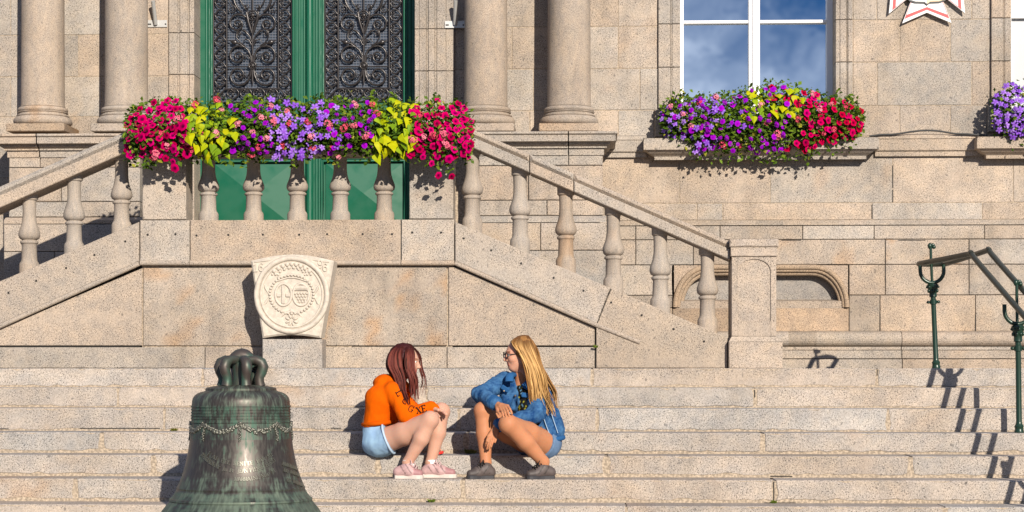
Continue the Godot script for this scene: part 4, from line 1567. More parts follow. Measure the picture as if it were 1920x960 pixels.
	carve.call("numerals", func(q: MB) -> void:
		for n in [["1", 479.5, 502.5], ["6", 489.5, 501.5], ["9", 601.0, 496.0], ["6", 609.5, 502.0]]:
			var o: Vector3 = P.call(n[1], n[2], 0.002)
			text_into(q, n[0], 0.062, 0.016, func(p: Vector3) -> Vector3: return o + p)
		for s: float in [-1.0, 1.0]:
			q.tube([P.call(cx + s * 70, 491.5, 0.0), P.call(cx + s * 45, 488.0, 0.002), P.call(cx + s * 38, 487.5, 0.0)], [0.007, 0.007, 0.002], 6))

# ---------------------------------------------------------------- bell
func bell_textures() -> Array:
	var W := 1024
	var H := 512
	var f := FastNoiseLite.new()
	f.seed = 41
	f.frequency = 0.012
	f.fractal_octaves = 5
	var g := FastNoiseLite.new()
	g.seed = 52
	g.frequency = 0.05
	g.fractal_octaves = 3
	var d := PackedByteArray()
	d.resize(W * H * 3)
	var r := PackedByteArray()
	r.resize(W * H)
	for y in H:
		var v := float(y) / H   # 0 top .. 1 lip
		for x in W:
			var streak := f.get_noise_2d(x * 3.4, y * 0.42)
			var blot := f.get_noise_2d(x * 0.9 + 300.0, y * 1.1)
			var fine := g.get_noise_2d(x, y * 0.5)
			var band := g.get_noise_2d(7.0, y * 3.0)
			# verdigris grows in the turned bands, the garland belt, drips on the waist and all over the lip
			var amount := -0.22 + 0.18 + streak * 0.34 + blot * 0.8 + fine * 0.35
			if v < 0.14: amount += 0.10
			elif v < 0.27: amount += 0.30 + band * 0.3
			elif v < 0.36: amount += 0.20
			elif v < 0.60: amount -= 0.16
			elif v < 0.70: amount += 0.14 + band * 0.2
			else: amount += 0.62 + band * 0.35
			var t := smoothstep(-0.25, 0.75, amount)
			var k := 1.0 + fine * 0.35 + streak * 0.2
			var bronze := Vector3(0.066, 0.057, 0.049) * k
			var verd := Vector3(0.085, 0.150, 0.112).lerp(Vector3(0.15, 0.195, 0.145), clampf(blot * 1.4 + 0.35 + (0.35 if v > 0.70 or v < 0.14 else 0.0), 0, 1)) * (0.85 + fine * 0.4)
			if v > 0.15 and v < 0.45:
				verd = verd.lerp(Vector3(0.045, 0.145, 0.10), clampf(0.2 + streak * 1.6, 0.0, 0.6))
			var c := bronze.lerp(verd, t * 0.88)
			var cc := Color(c.x, c.y, c.z).linear_to_srgb()
			var i := y * W + x
			d[i * 3] = int(clampf(cc.r, 0, 1) * 255)
			d[i * 3 + 1] = int(clampf(cc.g, 0, 1) * 255)
			d[i * 3 + 2] = int(clampf(cc.b, 0, 1) * 255)
			r[i] = int(255 * clampf(lerpf(0.42, 0.70, t) + fine * 0.1, 0.2, 0.95))
	return [ImageTexture.create_from_image(Image.create_from_data(W, H, false, Image.FORMAT_RGB8, d)), ImageTexture.create_from_image(Image.create_from_data(W, H, false, Image.FORMAT_L8, r))]

func build_bell() -> void:
	var zc := 1.0
	var s := FOC / (EYE_Z - zc)
	var ctr := at(452, 690, zc)
	var rows := [[1004, 166], [1001, 168], [994, 166.5], [986, 164], [976, 158], [966, 152], [957, 147], [948, 139.5], [940, 133.5], [938.5, 134.5], [935, 133.5], [933, 130], [927, 125], [918, 120], [915, 120.5], [912, 118.5], [905, 115.5], [896, 111.8], [886, 108.2], [874, 104.6], [860, 101.4], [845, 98.6], [830, 96.5], [812, 94.6], [793, 93.0], [792.2, 94.6], [790.4, 94.6], [789.6, 93.0], [786, 92.9], [785.2, 94.0], [783.8, 94.0], [783, 92.8], [780.5, 92.7], [779.7, 93.9], [778.5, 93.9], [777.7, 92.6], [775, 92.5], [774.3, 93.8], [773, 93.8], [772.2, 92.5], [769.5, 92.4], [768.8, 93.7], [767.5, 93.7], [766.8, 92.3], [764, 92.2], [763.2, 93.8], [761.4, 93.8], [760.6, 92.1], [758, 92.0], [752, 91.5], [747, 90.2], [742, 87.0], [738, 82.0], [735.5, 76.0], [733.5, 68.0], [732, 66.5], [728.5, 66.5], [727, 64.0], [725, 56.0], [723, 44.0], [722, 30.0], [721.5, 0.0]]
	var t := thing("bronze_bell", "large weathered bronze bell with green patina and crown loops, before the steps", "bell", Vector3(ctr.x, (690.0 - 1004.0) / s, zc))
	var prof := []
	for q in rows:
		prof.append(Vector2(q[1] / s, (690.0 - q[0]) / s))
	var tx := bell_textures()
	var bm := mat("bronze", Color(1, 1, 1), 1.0, 0.55)
	bm.albedo_texture = tx[0]
	bm.roughness_texture = tx[1]
	var mb := MB.new()
	mb.lathe(prof, 72, Transform3D(Basis.IDENTITY, Vector3(ctr.x, 0, zc)), 0.0, TAU, 0.8)
	var yt: float = prof[-1].y
	var yb: float = prof[0].y
	for i in mb.v.size():
		var d := mb.v[i] - Vector3(ctr.x, 0, zc)
		mb.uv[i] = Vector2(0, (yt - d.y) / (yt - yb) * 0.98 + 0.01)
	# cylindrical columns of the texture follow the turning order of the lathe
	var per := 73 * 2
	for i in mb.v.size():
		mb.uv[i].x = float((i % per) / 2) / 72.0 * 2.0
	part(mb, "body", bm, t)
	var radius := func(y: float) -> float:
		for i in prof.size() - 1:
			if prof[i].y <= y and prof[i + 1].y >= y:
				return lerpf(prof[i].x, prof[i + 1].x, inverse_lerp(prof[i].y, prof[i + 1].y, y))
		return 0.3
	# where a spot (angle right of the viewer's middle, row) lies on the bell's skin
	var view := atan2(-ctr.x, EYE_Z - zc)
	var skin := func(ang: float, y: float, lift: float) -> Vector3:
		var r: float = radius.call(y) + lift
		var a := ang + view
		return Vector3(ctr.x + sin(a) * r, y, zc + cos(a) * r)
	var relief := mat("bronze_relief", lin(0.16, 0.16, 0.13), 0.36, 0.6)
	# garlands
	for g in 6:
		var gm := MB.new()
		var a0 := deg_to_rad(-1.5 + (g - 3) * 45.0)
		var rr := RandomNumberGenerator.new()
		rr.seed = 100 + g
		for i in 130:
			var u := rr.randf()
			var sag := 4.0 * u * (1.0 - u)
			var y := (690.0 - (792.5 + sag * 15.0 + rr.randf_range(-4.2, 4.2) * (0.5 + 0.5 * sag))) / s
			var p: Vector3 = skin.call(a0 + u * deg_to_rad(45.0), y, 0.002)
			var q := rr.randf_range(0.004, 0.0095)
			gm.blob(p, Vector3(q * 1.4, q, q), 6, 4, Basis(Vector3.BACK, rr.randf() * PI))
		for i in 26:
			var y := (690.0 - (791.0 + i * 1.35)) / s
			gm.blob(skin.call(a0 + rr.randf_range(-0.035, 0.035) * (1.2 if i < 8 else 0.8), y, 0.003), Vector3.ONE * rr.randf_range(0.004, 0.008), 6, 4)
		part(gm, "garland", relief, t)
	# inscriptions following the garland lines
	var lines := [["J'AI ETE BENITE PAR Mr", 866.0, -0.66, 0.62, 30.0], ["PARRAIN Mr Jn Pr JEAN PIERRE BRESI", 879.0, -0.80, 0.66, 30.0], ["MARRAINE Mme M", 894.0, -0.10, 0.60, 26.0], ["BURON CURE", 868.0, 0.82, 1.35, 10.0], ["DU POELAY", 880.0, 0.82, 1.35, 10.0], ["ET PARRAIN", 898.0, 0.84, 1.35, 10.0]]
	for l in lines:
		var im := MB.new()
		var txt: String = l[0]
		for i in txt.length():
			if txt[i] == " ":
				continue
			var u := (i + 0.5) / txt.length()
			var ang: float = lerpf(l[2], l[3], u)
			var sway: float = (1.0 - pow(absf(ang - 0.0) / 0.8, 2.0)) if ang < 0.75 else (ang - 1.0) * 2.4
			var row: float = l[1] - (l[4] * (1.0 - sway) if ang < 0.75 else -l[4] * sway - 4.0)
			var tilt: float = (ang * l[4] * 2.0 / 0.64 / s / 0.36) if ang < 0.75 else -0.55
			var y: float = (690.0 - row) / s
			text_into(im, txt[i], 0.0235, 0.010, func(p: Vector3) -> Vector3:
				var qx := p.x * cos(tilt) - p.y * sin(tilt)
				var qy := p.x * sin(tilt) + p.y * cos(tilt)
				return skin.call(ang + qx / 0.35, y + qy, p.z + 0.002))
		if im.v.size() > 0:
			part(im, "inscription", relief, t)
	# crown: central stump and six loops
	var cr := MB.new()
	var y0: float = (690.0 - 723.0) / s
	cr.lathe([Vector2(0.06, y0), Vector2(0.052, y0 + 0.05), Vector2(0.055, y0 + 0.11), Vector2(0.06, y0 + 0.15), Vector2(0.0, y0 + 0.16)], 16, Transform3D(Basis.IDENTITY, Vector3(ctr.x, 0, zc)))
	var bronze2 := mat("bronze_crown", Color(1, 1, 1), 0.5, 0.5, true)
	var greenish := func(m: MB) -> void:
		for i in m.c.size():
			var q := smoothstep(-0.15, 0.35, nz2.get_noise_3d(m.v[i].x * 16, m.v[i].y * 6, m.v[i].z * 16))
			m.c[i] = Color(0.082, 0.066, 0.056).lerp(Color(0.065, 0.12, 0.088), q)
	var knob := []
	for i in 9:
		var u := i / 8.0
		knob.append(Vector3(ctr.x + lerpf(-0.085, 0.085, u), y0 + 0.125 + sin(PI * u) * 0.068, zc - 0.03))
	cr.tube(knob, [0.03, 0.04, 0.045, 0.048, 0.05, 0.048, 0.045, 0.04, 0.03], 10, false, 1.0)
	greenish.call(cr)
	part(cr, "crown_stump", bronze2, t)
	for i in 6:
		var a := TAU * i / 6.0 + 0.42
		var dir := Vector3(sin(a), 0, cos(a))
		var side := Vector3(cos(a), 0, -sin(a))
		var lp := MB.new()
		var pts := []
		var rad := []
		for q in [[0.02, 0.172, 0.030], [0.06, 0.178, 0.031], [0.105, 0.178, 0.033], [0.138, 0.160, 0.037], [0.150, 0.130, 0.038], [0.141, 0.094, 0.035], [0.126, 0.060, 0.032], [0.124, 0.030, 0.033], [0.130, -0.004, 0.037]]:
			pts.append(Vector3(ctr.x, y0 + q[1] * 0.93, zc) + dir * q[0] * 0.98)
			rad.append(q[2] * 0.95)
		lp.tube(pts, rad, 10, false, 1.0, side)
		greenish.call(lp)
		part(lp, "crown_loop", bronze2, t)
	# stone plinth that carries the bell
	var p := thing("bell_plinth", "low granite plinth carrying the bronze bell", "plinth", Vector3(ctr.x, -1.552, zc))
	block(p, "plinth_block", ctr.x - 0.64, ctr.x + 0.64, -1.552, (690.0 - 1004.0) / s, zc + 0.62, 1.18, tone(PALE), 0.0)

# ---------------------------------------------------------------- iron handrail
func smooth(pts: Array, k := 4) -> Array:
	var o := []
	for i in pts.size() - 1:
		var p0: Vector3 = pts[maxi(i - 1, 0)]
		var p1: Vector3 = pts[i]
		var p2: Vector3 = pts[i + 1]
		var p3: Vector3 = pts[mini(i + 2, pts.size() - 1)]
		for j in k:
			o.append(p1.cubic_interpolate(p2, p0, p3, float(j) / k))
	o.append(pts[-1])
	return o

func rail_post(t: Node, foot: Vector3, height: float, lean: Vector3) -> void:
	var n := Node3D.new()
	n.name = "post"
	t.add_child(n, true)
	var up := (Vector3.UP * height + lean).normalized()
	var bas := Basis(Quaternion(Vector3.UP, up))
	var xf := Transform3D(bas, foot)
	var H := height
	var sh := MB.new()
	var pr := [Vector2(0.0, -0.002), Vector2(0.034, -0.002), Vector2(0.036, 0.01), Vector2(0.031, 0.022), Vector2(0.031, 0.04), Vector2(0.035, 0.046), Vector2(0.031, 0.054), Vector2(0.024, 0.064), Vector2(0.0215, 0.08), Vector2(0.020, H * 0.62), Vector2(0.020, H * 0.745)]
	sh.lathe(pr, 20, xf)
	part(sh, "shaft", M.rail_green, n)
	var cl := MB.new()
	cl.lathe([Vector2(0.02, H * 0.745), Vector2(0.028, H * 0.75), Vector2(0.028, H * 0.80), Vector2(0.021, H * 0.805), Vector2(0.021, H * 0.83)], 16, xf)
	for s: float in [-1.0, 1.0]:
		cl.blob(xf * Vector3(s * 0.040, H * 0.775, 0.0), Vector3(0.017, 0.013, 0.013), 8, 6)
	part(cl, "collar", M.rail_green, n)
	var cp := MB.new()
	cp.lathe([Vector2(0.023, H * 0.83), Vector2(0.032, H * 0.84), Vector2(0.030, H * 0.87), Vector2(0.034, H * 0.90), Vector2(0.046, H * 0.955), Vector2(0.050, H * 0.97), Vector2(0.040, H * 0.985), Vector2(0.0, H * 0.99)], 14, xf)
	for i in 8:
		var a := TAU * i / 8.0
		cp.blob(xf * Vector3(cos(a) * 0.044, H * 0.95, sin(a) * 0.044), Vector3(0.013, 0.011, 0.013), 6, 4)
		cp.blob(xf * Vector3(cos(a + 0.4) * 0.037, H * 0.905, sin(a + 0.4) * 0.037), Vector3(0.010, 0.016, 0.010), 6, 4)
	part(cp, "capital", M.rail_green, n)
	# fork that carries the two tubes
	var fk := MB.new()
	var pts := []
	for i in 13:
		var a := PI + PI * i / 12.0
		pts.append(xf * Vector3(cos(a) * 0.095, H * 0.985 + 0.105 + sin(a) * 0.095, 0.0))
	pts.insert(0, pts[0] + up * 0.05)
	pts.append(pts[-1] + up * 0.05)
	fk.tube(pts, 0.0155, 10)
	part(fk, "fork", M.rail_green, n)
	# lantern-hook rod standing behind
	var rd := MB.new()
	var hook := [xf * Vector3(0.0, H * 0.98, -0.02), xf * Vector3(0.0, H + 0.27, -0.02), xf * Vector3(0.008, H + 0.305, -0.02), xf * Vector3(0.022, H + 0.310, -0.02), xf * Vector3(0.03, H + 0.292, -0.02)]
	rd.tube(smooth(hook), 0.0115, 10)
	rd.blob(xf * Vector3(0.026, H + 0.290, -0.02), Vector3(0.018, 0.016, 0.016), 8, 6)
	rd.blob(xf * Vector3(-0.006, H + 0.300, -0.02), Vector3(0.018, 0.026, 0.017), 8, 6)
	part(rd, "hook_rod", M.rail_green, n)

func build_handrail() -> void:
	var f1 := at(1755.5, 692.5, -2.5)
	f1.y = -0.003
	var f2 := at(1911, 815, -0.84)
	f2.y = NOSE[3]
	var t := thing("handrail", "dark green iron handrail with twin tubes and ornate posts, at the right edge", "handrail", f1)
	var h1 := at(1750, 530, -2.5).y - f1.y
	rail_post(t, f1, h1, Vector3(-0.03, 0, 0))
	var h2 := at(1905, 607, -0.84).y - f2.y
	rail_post(t, f2, h2, Vector3(-0.01, 0, 0))
	# third post further down, outside the picture
	rail_post(t, Vector3(f2.x + 0.26, NOSE[0] - 0.308, 0.86), h2, Vector3(-0.01, 0, 0))
	var top_y := f1.y + h1 + 0.115
	var out := Vector3(0.15, 0, 1).normalized()
	var a1 := at(1745, 500, -2.02)
	# two tubes joined by a return bend over the upper post
	var bendz := -1.6
	var bl := at(1820, 476, bendz)
	var br := at(1853, 470, bendz + 0.03)
	var low := Vector3(0.15, -0.45, 1.0) * 3.4
	var el := at(1726, 494, -2.58)
	var er := at(1776, 494, -2.56)
	var mid := Vector3((el.x + er.x) / 2, (el.y + er.y) / 2, -2.70)
	var w := mid.x - el.x
	var tb := MB.new()
	var path := [bl + low, bl + low * 0.5, bl + low * 0.06, bl + Vector3(0.001, 0.004, 0.02), bl + Vector3(-0.006, 0.002, -0.06), bl.lerp(el, 0.5), el, el.lerp(mid, 0.45) + Vector3(-w * 0.25, 0, -0.03), mid, er.lerp(mid, 0.45) + Vector3(w * 0.25, 0, -0.03), er, br.lerp(er, 0.5), br + Vector3(-0.006, 0.002, -0.06), br + Vector3(0.001, 0.004, 0.02), br + low * 0.06, br + low * 0.5, br + low]
	tb.tube(smooth(path, 6), 0.0215, 14)
	part(tb, "rail_tubes", M.rail_tube, t)

# ---------------------------------------------------------------- small things on the wall
func build_sign() -> void:
	var z := WALL + 0.055
	var c := at(1738, -46, z)
	var t := thing("star_emblem", "white star-shaped emblem with red outline and shield, fixed high on the wall", "emblem", Vector3(c.x, c.y, WALL))
	var u := (EYE_Z - z) / FOC
	var star := func(R: float, notch: float, inner: float) -> Array:
		var o := []
		for k in 5:
			var a := -PI / 2 + TAU * k / 5.0
			for q in [[a - PI / 5.0, inner], [a - 0.475, R], [a, notch], [a + 0.475, R]]:
				o.append(Vector2(c.x + cos(q[0]) * q[1] * u, c.y + sin(q[0]) * q[1] * u))
		return o
	var mb := MB.new()
	mb.prism(star.call(100.0, 69.0, 41.0), z, z - 0.02, 0.002)
	part(mb, "plate", M.sign_white, t)
	var rd := MB.new()
	var so: Array = star.call(91.0, 64.0, 37.5)
	var si: Array = star.call(82.0, 58.6, 33.6)
	for i in so.size():
		var j := (i + 1) % so.size()
		rd.quad(Vector3(so[i].x, so[i].y, z + 0.001), Vector3(so[j].x, so[j].y, z + 0.001), Vector3(si[j].x, si[j].y, z + 0.001), Vector3(si[i].x, si[i].y, z + 0.001), Vector3.BACK)
	part(rd, "red_outline", M.sign_red, t)
	var shield := func(k: float) -> Array:
		return [Vector2(-36 * k, 30 * k), Vector2(36 * k, 30 * k), Vector2(36 * k, -38 * k), Vector2(32 * k, -46 * k), Vector2(22 * k, -49.5 * k), Vector2(5 * k, -50 * k), Vector2(0, -54 * k), Vector2(-5 * k, -50 * k), Vector2(-22 * k, -49.5 * k), Vector2(-32 * k, -46 * k), Vector2(-36 * k, -38 * k)].map(func(p: Vector2) -> Vector2: return Vector2(c.x, c.y) + p * u)
	var b := MB.new()
	b.prism(shield.call(1.04), z + 0.012, z + 0.0012, 0.001)
	part(b, "shield_edge", M.sign_black, t)
	for s in 2:
		var h := []
		for p in shield.call(0.985):
			var dx: float = p.x - c.x
			h.append(Vector2(c.x + (minf(dx, -0.0015) if s == 0 else maxf(dx, 0.0015)), p.y))
		var clean := []
		for p in h:
			if clean.is_empty() or clean[-1].distance_to(p) > 0.002:
				clean.append(p)
		var q := MB.new()
		q.prism(clean, z + 0.015, z + 0.0121, 0.0)
		part(q, "shield_field", M.sign_white if s == 0 else M.sign_peach, t)
	var st := MB.new()
	for k in 5:
		var a := -PI / 2 + TAU * k / 5.0
		st.tube([Vector3(c.x + cos(a) * 40 * u, c.y + sin(a) * 40 * u, WALL - 0.004), Vector3(c.x + cos(a) * 40 * u, c.y + sin(a) * 40 * u, z - 0.02)], 0.008, 6)
	part(st, "standoffs", M.sign_black, t)

func build_brackets() -> void:
	for q in [[276.0, 314.0, 292.0, "flag holder plate on the wall beside the left columns", -1.0], [834.0, 872.0, 853.5, "flag holder plate on the door surround by the right columns", 1.0]]:
		var z := WALL + (0.002 if q[4] < 0 else 0.0345)
		var c := at((q[0] + q[1]) / 2, 44.5 if q[4] < 0 else 46.0, z)
		var t := thing("flag_holder", q[3], "flag holder", c)
		var u := (EYE_Z - z) / FOC
		var w: float = (q[1] - q[0]) * u
		var p := MB.new()
		p.box(c + Vector3(0, 0, 0.004), Vector3(w, 13.5 * u, 0.008), 0.002)
		part(p, "plate", M.galvanised, t)
		for s in [-0.42, -0.34, 0.42]:
			var b := MB.new()
			b.blob(c + Vector3(w * s, -0.005, 0.009), Vector3(0.008, 0.008, 0.005), 8, 5)
			part(b, "bolt", M.iron, t)
		var tb := MB.new()
		var f := at(q[2], 46, z + 0.012)
		var g := f + Vector3(0.01 if q[4] > 0 else -0.004, 41 * u, 0.10)
		tb.tube([f + Vector3(0, 0, 0.004), f.lerp(g, 0.5), g], 0.019, 12)
		part(tb, "tube", M.galvanised, t)

func build_cable() -> void:
	var z := WALL + 0.075
	var pts := []
	for q in [[1630, 255.5], [1652, 252.5], [1672, 252], [1690, 250], [1712, 246.5], [1738, 244.5], [1762, 246], [1790, 250.5], [1815, 251.5], [1836, 253.5], [1852, 256]]:
		pts.append(at(q[0], q[1], z))
	var mb := MB.new()
	mb.tube(smooth(pts), 0.0085, 8)
	var o := part(mb, "cable", M.black_rubber)
	tag(o, "black cable running along the ledge between the two window sills", "cable")

func weed(where: Vector3, size: float, label: String, tint: Color, n := 16) -> void:
	var t := thing("weed", label, "weed", where, "")
	var mb := MB.new()
	for i in n:
		var a := rng.randf() * TAU
		var d := Vector3(cos(a), rng.randf_range(0.2, 1.0), absf(sin(a)) * 0.7).normalized()
		var l := size * rng.randf_range(0.5, 1.0)
		var p0 := where + Vector3(rng.randf_range(-0.3, 0.3) * size, 0.001, rng.randf_range(0.0, 0.15) * size)
		var w := d.cross(Vector3(0.2, 0.1, 1)).normalized() * l * 0.22
		mb.col = tint * rng.randf_range(0.7, 1.2)
		mb.quad(p0, p0 + d * l * 0.5 + w, p0 + d * l, p0 + d * l * 0.5 - w)
	part(mb, "leaves", M.plant, t)

func build_weeds() -> void:
	var g := Color(0.10, 0.14, 0.02)
	weed(at(1117, 652, PERRON + 0.05), 0.035, "tiny green weed in the wall joint above the blonde person's shoulder", g)
	weed(Vector3(at(882, 840, -0.66).x, NOSE[2], -0.655), 0.06, "yellowish weed on the step between the two people", Color(0.20, 0.18, 0.05), 26)
	weed(Vector3(at(1452, 944, 0.03).x, NOSE[0], 0.02), 0.035, "small green weed in the lowest step joint right of the people", g)
	weed(Vector3(at(808, 944, 0.03).x, NOSE[0], 0.02), 0.04, "flat green weed on the lowest step below the orange hoodie", g, 22)
	weed(Vector3(at(309, 806, -0.66).x, NOSE[3], -1.0), 0.035, "mossy weed in the step joint left of the bell shoulder", Color(0.12, 0.12, 0.015), 18)

# ---------------------------------------------------------------- flowers
func petal_disc(r: float, col: Color, throat: Color, lobes: int, lobe_depth: float, funnel: float, pointed: float, star := Color(0, 0, 0, 0)) -> ArrayMesh:
	var mb := MB.new()
	var seg := lobes * 4
	var rings := [[0.0, -funnel, 1.0], [0.22, -funnel * 0.55, 0.9], [0.55, 0.0, 0.0], [1.0, -funnel * 0.12, 0.0]]
	var base := 0
	for k in rings.size():
		var q: Array = rings[k]
		for s in seg:
			var a := TAU * s / seg
			var w := absf(cos(a * lobes * 0.5))
			var rr: float = r * q[0]
			if k == 3:
				rr *= 1.0 - lobe_depth + lobe_depth * pow(w, pointed)
			var z: float = q[1]
			if k == 3:
				z += sin(a * lobes + 0.7) * r * 0.10 + rng.randf_range(-0.1, 0.1) * r
			var c := col.lerp(throat, q[2])
			if star.a > 0 and k == 2 and s % 4 == 0:
				c = star
			var v := rng.randf_range(0.88, 1.1)
			mb.vert(Vector3(cos(a) * rr, sin(a) * rr, z), Vector3(cos(a) * 0.25, sin(a) * 0.25, 1).normalized(), Vector2.ZERO, Color(c.r * v, c.g * v, c.b * v))
	for k in rings.size() - 1:
		for s in seg:
			var a := base + k * seg + s
			var b := base + k * seg + (s + 1) % seg
			mb.idx.append_array(PackedInt32Array([a, b, a + seg, b, b + seg, a + seg]))
	return mb.mesh()

func cluster(n: int, R: float, fr: float, col: Color, dark: Color) -> ArrayMesh:
	var mb := MB.new()
	for i in n:
		var y := 1.0 - (i + 0.5) / n * 1.15
		var a := i * 2.39996
		var d := Vector3(cos(a) * sqrt(maxf(0, 1 - y * y)), sin(a) * sqrt(maxf(0, 1 - y * y)), y)
		var c := d * R * rng.randf_range(0.6, 1.35) * Vector3(1.1, 0.75, 0.7)
		var u := d.cross(Vector3(0.3, 0.8, 0.2)).normalized()
		var w := d.cross(u)
		var f := fr * rng.randf_range(0.8, 1.2)
		var cc := col.lerp(dark, rng.randf() * 0.5)
		for k in 5:
			var b := TAU * k / 5.0 + i
			var p := c + (u * cos(b) + w * sin(b)) * f * 0.15
			var tip := c + (u * cos(b) + w * sin(b)) * f + d * f * 0.15
			var sd := (u * -sin(b) + w * cos(b)) * f * 0.42
			mb.col = cc * rng.randf_range(0.9, 1.1)
			mb.quad(p, tip * 0.45 + c * 0.55 + sd, tip, tip * 0.45 + c * 0.55 - sd, d)
	return mb.mesh()

func lime_leaf(L: float, col: Color) -> ArrayMesh:
	# spade-shaped leaf hanging from its stalk at the origin, tip towards -y
	var mb := MB.new()
	var half := [[0.0, 0.0], [0.16, 0.14], [0.40, 0.10], [0.46, -0.10], [0.36, -0.34], [0.18, -0.66], [0.0, -1.0]]
	for s in [-1.0, 1.0]:
		for i in half.size() - 1:
			var a: Array = half[i]
			var b: Array = half[i + 1]
			var f := func(q: Array) -> Vector3: return Vector3(s * q[0], q[1], -absf(q[0]) * 0.35 + q[1] * q[1] * -0.25) * L
			var m0 := Vector3(0, a[1], a[1] * a[1] * -0.25) * L
			var m1 := Vector3(0, b[1], b[1] * b[1] * -0.25) * L
			mb.col = col * rng.randf_range(0.92, 1.08)
			mb.quad(m0, m1, f.call(b), f.call(a), Vector3.BACK)
	return mb.mesh()

func leaf_into(mb: MB, p: Vector3, d: Vector3, up: Vector3, L: float, W: float, col: Color) -> void:
	var s := d.cross(up).normalized()
	var nn := s.cross(d).normalized()
	var i := mb.v.size()
	var m := p + d * L * 0.55 + nn * L * 0.06
	mb.vert(p, nn, Vector2.ZERO, col)
	mb.vert(m + s * W, (nn + s * 0.5).normalized(), Vector2.ZERO, col)
	mb.vert(p + d * L - nn * L * 0.15, nn, Vector2.ZERO, col)
	mb.vert(m - s * W, (nn - s * 0.5).normalized(), Vector2.ZERO, col)
	mb.idx.append_array(PackedInt32Array([i, i + 2, i + 1, i, i + 3, i + 2]))

var bloom := {}
func make_blooms() -> void:
	var mk := func(k: String, arr: Array) -> void: bloom[k] = arr
	mk.call("magenta", [petal_disc(0.042, Color(0.46, 0.0, 0.085), Color(0.08, 0.0, 0.03), 5, 0.16, 0.016, 0.6), petal_disc(0.039, Color(0.50, 0.002, 0.12), Color(0.09, 0.0, 0.04), 5, 0.2, 0.014, 0.6), petal_disc(0.037, Color(0.34, 0.0, 0.05), Color(0.06, 0.0, 0.02), 5, 0.14, 0.018, 0.6)])
	mk.call("crimson", [petal_disc(0.042, Color(0.45, 0.0, 0.045), Color(0.09, 0.0, 0.015), 5, 0.16, 0.016, 0.6), petal_disc(0.039, Color(0.38, 0.0, 0.028), Color(0.08, 0.0, 0.015), 5, 0.2, 0.014, 0.6), petal_disc(0.037, Color(0.48, 0.002, 0.075), Color(0.10, 0.0, 0.03), 5, 0.14, 0.018, 0.6)])
	mk.call("purple", [petal_disc(0.029, Color(0.31, 0.006, 0.44), Color(0.22, 0.0, 0.34), 5, 0.10, 0.006, 0.7), petal_disc(0.027, Color(0.25, 0.005, 0.40), Color(0.18, 0.0, 0.30), 5, 0.12, 0.006, 0.7), cluster(22, 0.022, 0.012, Color(0.31, 0.006, 0.44), Color(0.25, 0.005, 0.40))])
	mk.call("lilac", [petal_disc(0.038, Color(0.22, 0.085, 0.50), Color(0.24, 0.08, 0.50), 5, 0.48, 0.008, 1.1, Color(0.42, 0.28, 0.66)), petal_disc(0.036, Color(0.16, 0.045, 0.42), Color(0.20, 0.05, 0.45), 5, 0.46, 0.008, 1.0, Color(0.34, 0.20, 0.60)), petal_disc(0.034, Color(0.29, 0.14, 0.55), Color(0.26, 0.10, 0.52), 5, 0.50, 0.008, 1.2, Color(0.50, 0.38, 0.70))])
	mk.call("geranium", [cluster(15, 0.036, 0.018, Color(0.72, 0.19, 0.26), Color(0.62, 0.06, 0.13)), cluster(12, 0.032, 0.017, Color(0.74, 0.27, 0.33), Color(0.66, 0.12, 0.20)), cluster(9, 0.030, 0.018, Color(0.62, 0.08, 0.13), Color(0.50, 0.02, 0.06))])
	mk.call("lime", [lime_leaf(0.095, Color(0.32, 0.37, 0.004)), lime_leaf(0.075, Color(0.22, 0.31, 0.006)), lime_leaf(0.105, Color(0.39, 0.39, 0.004)), lime_leaf(0.08, Color(0.14, 0.24, 0.008))])

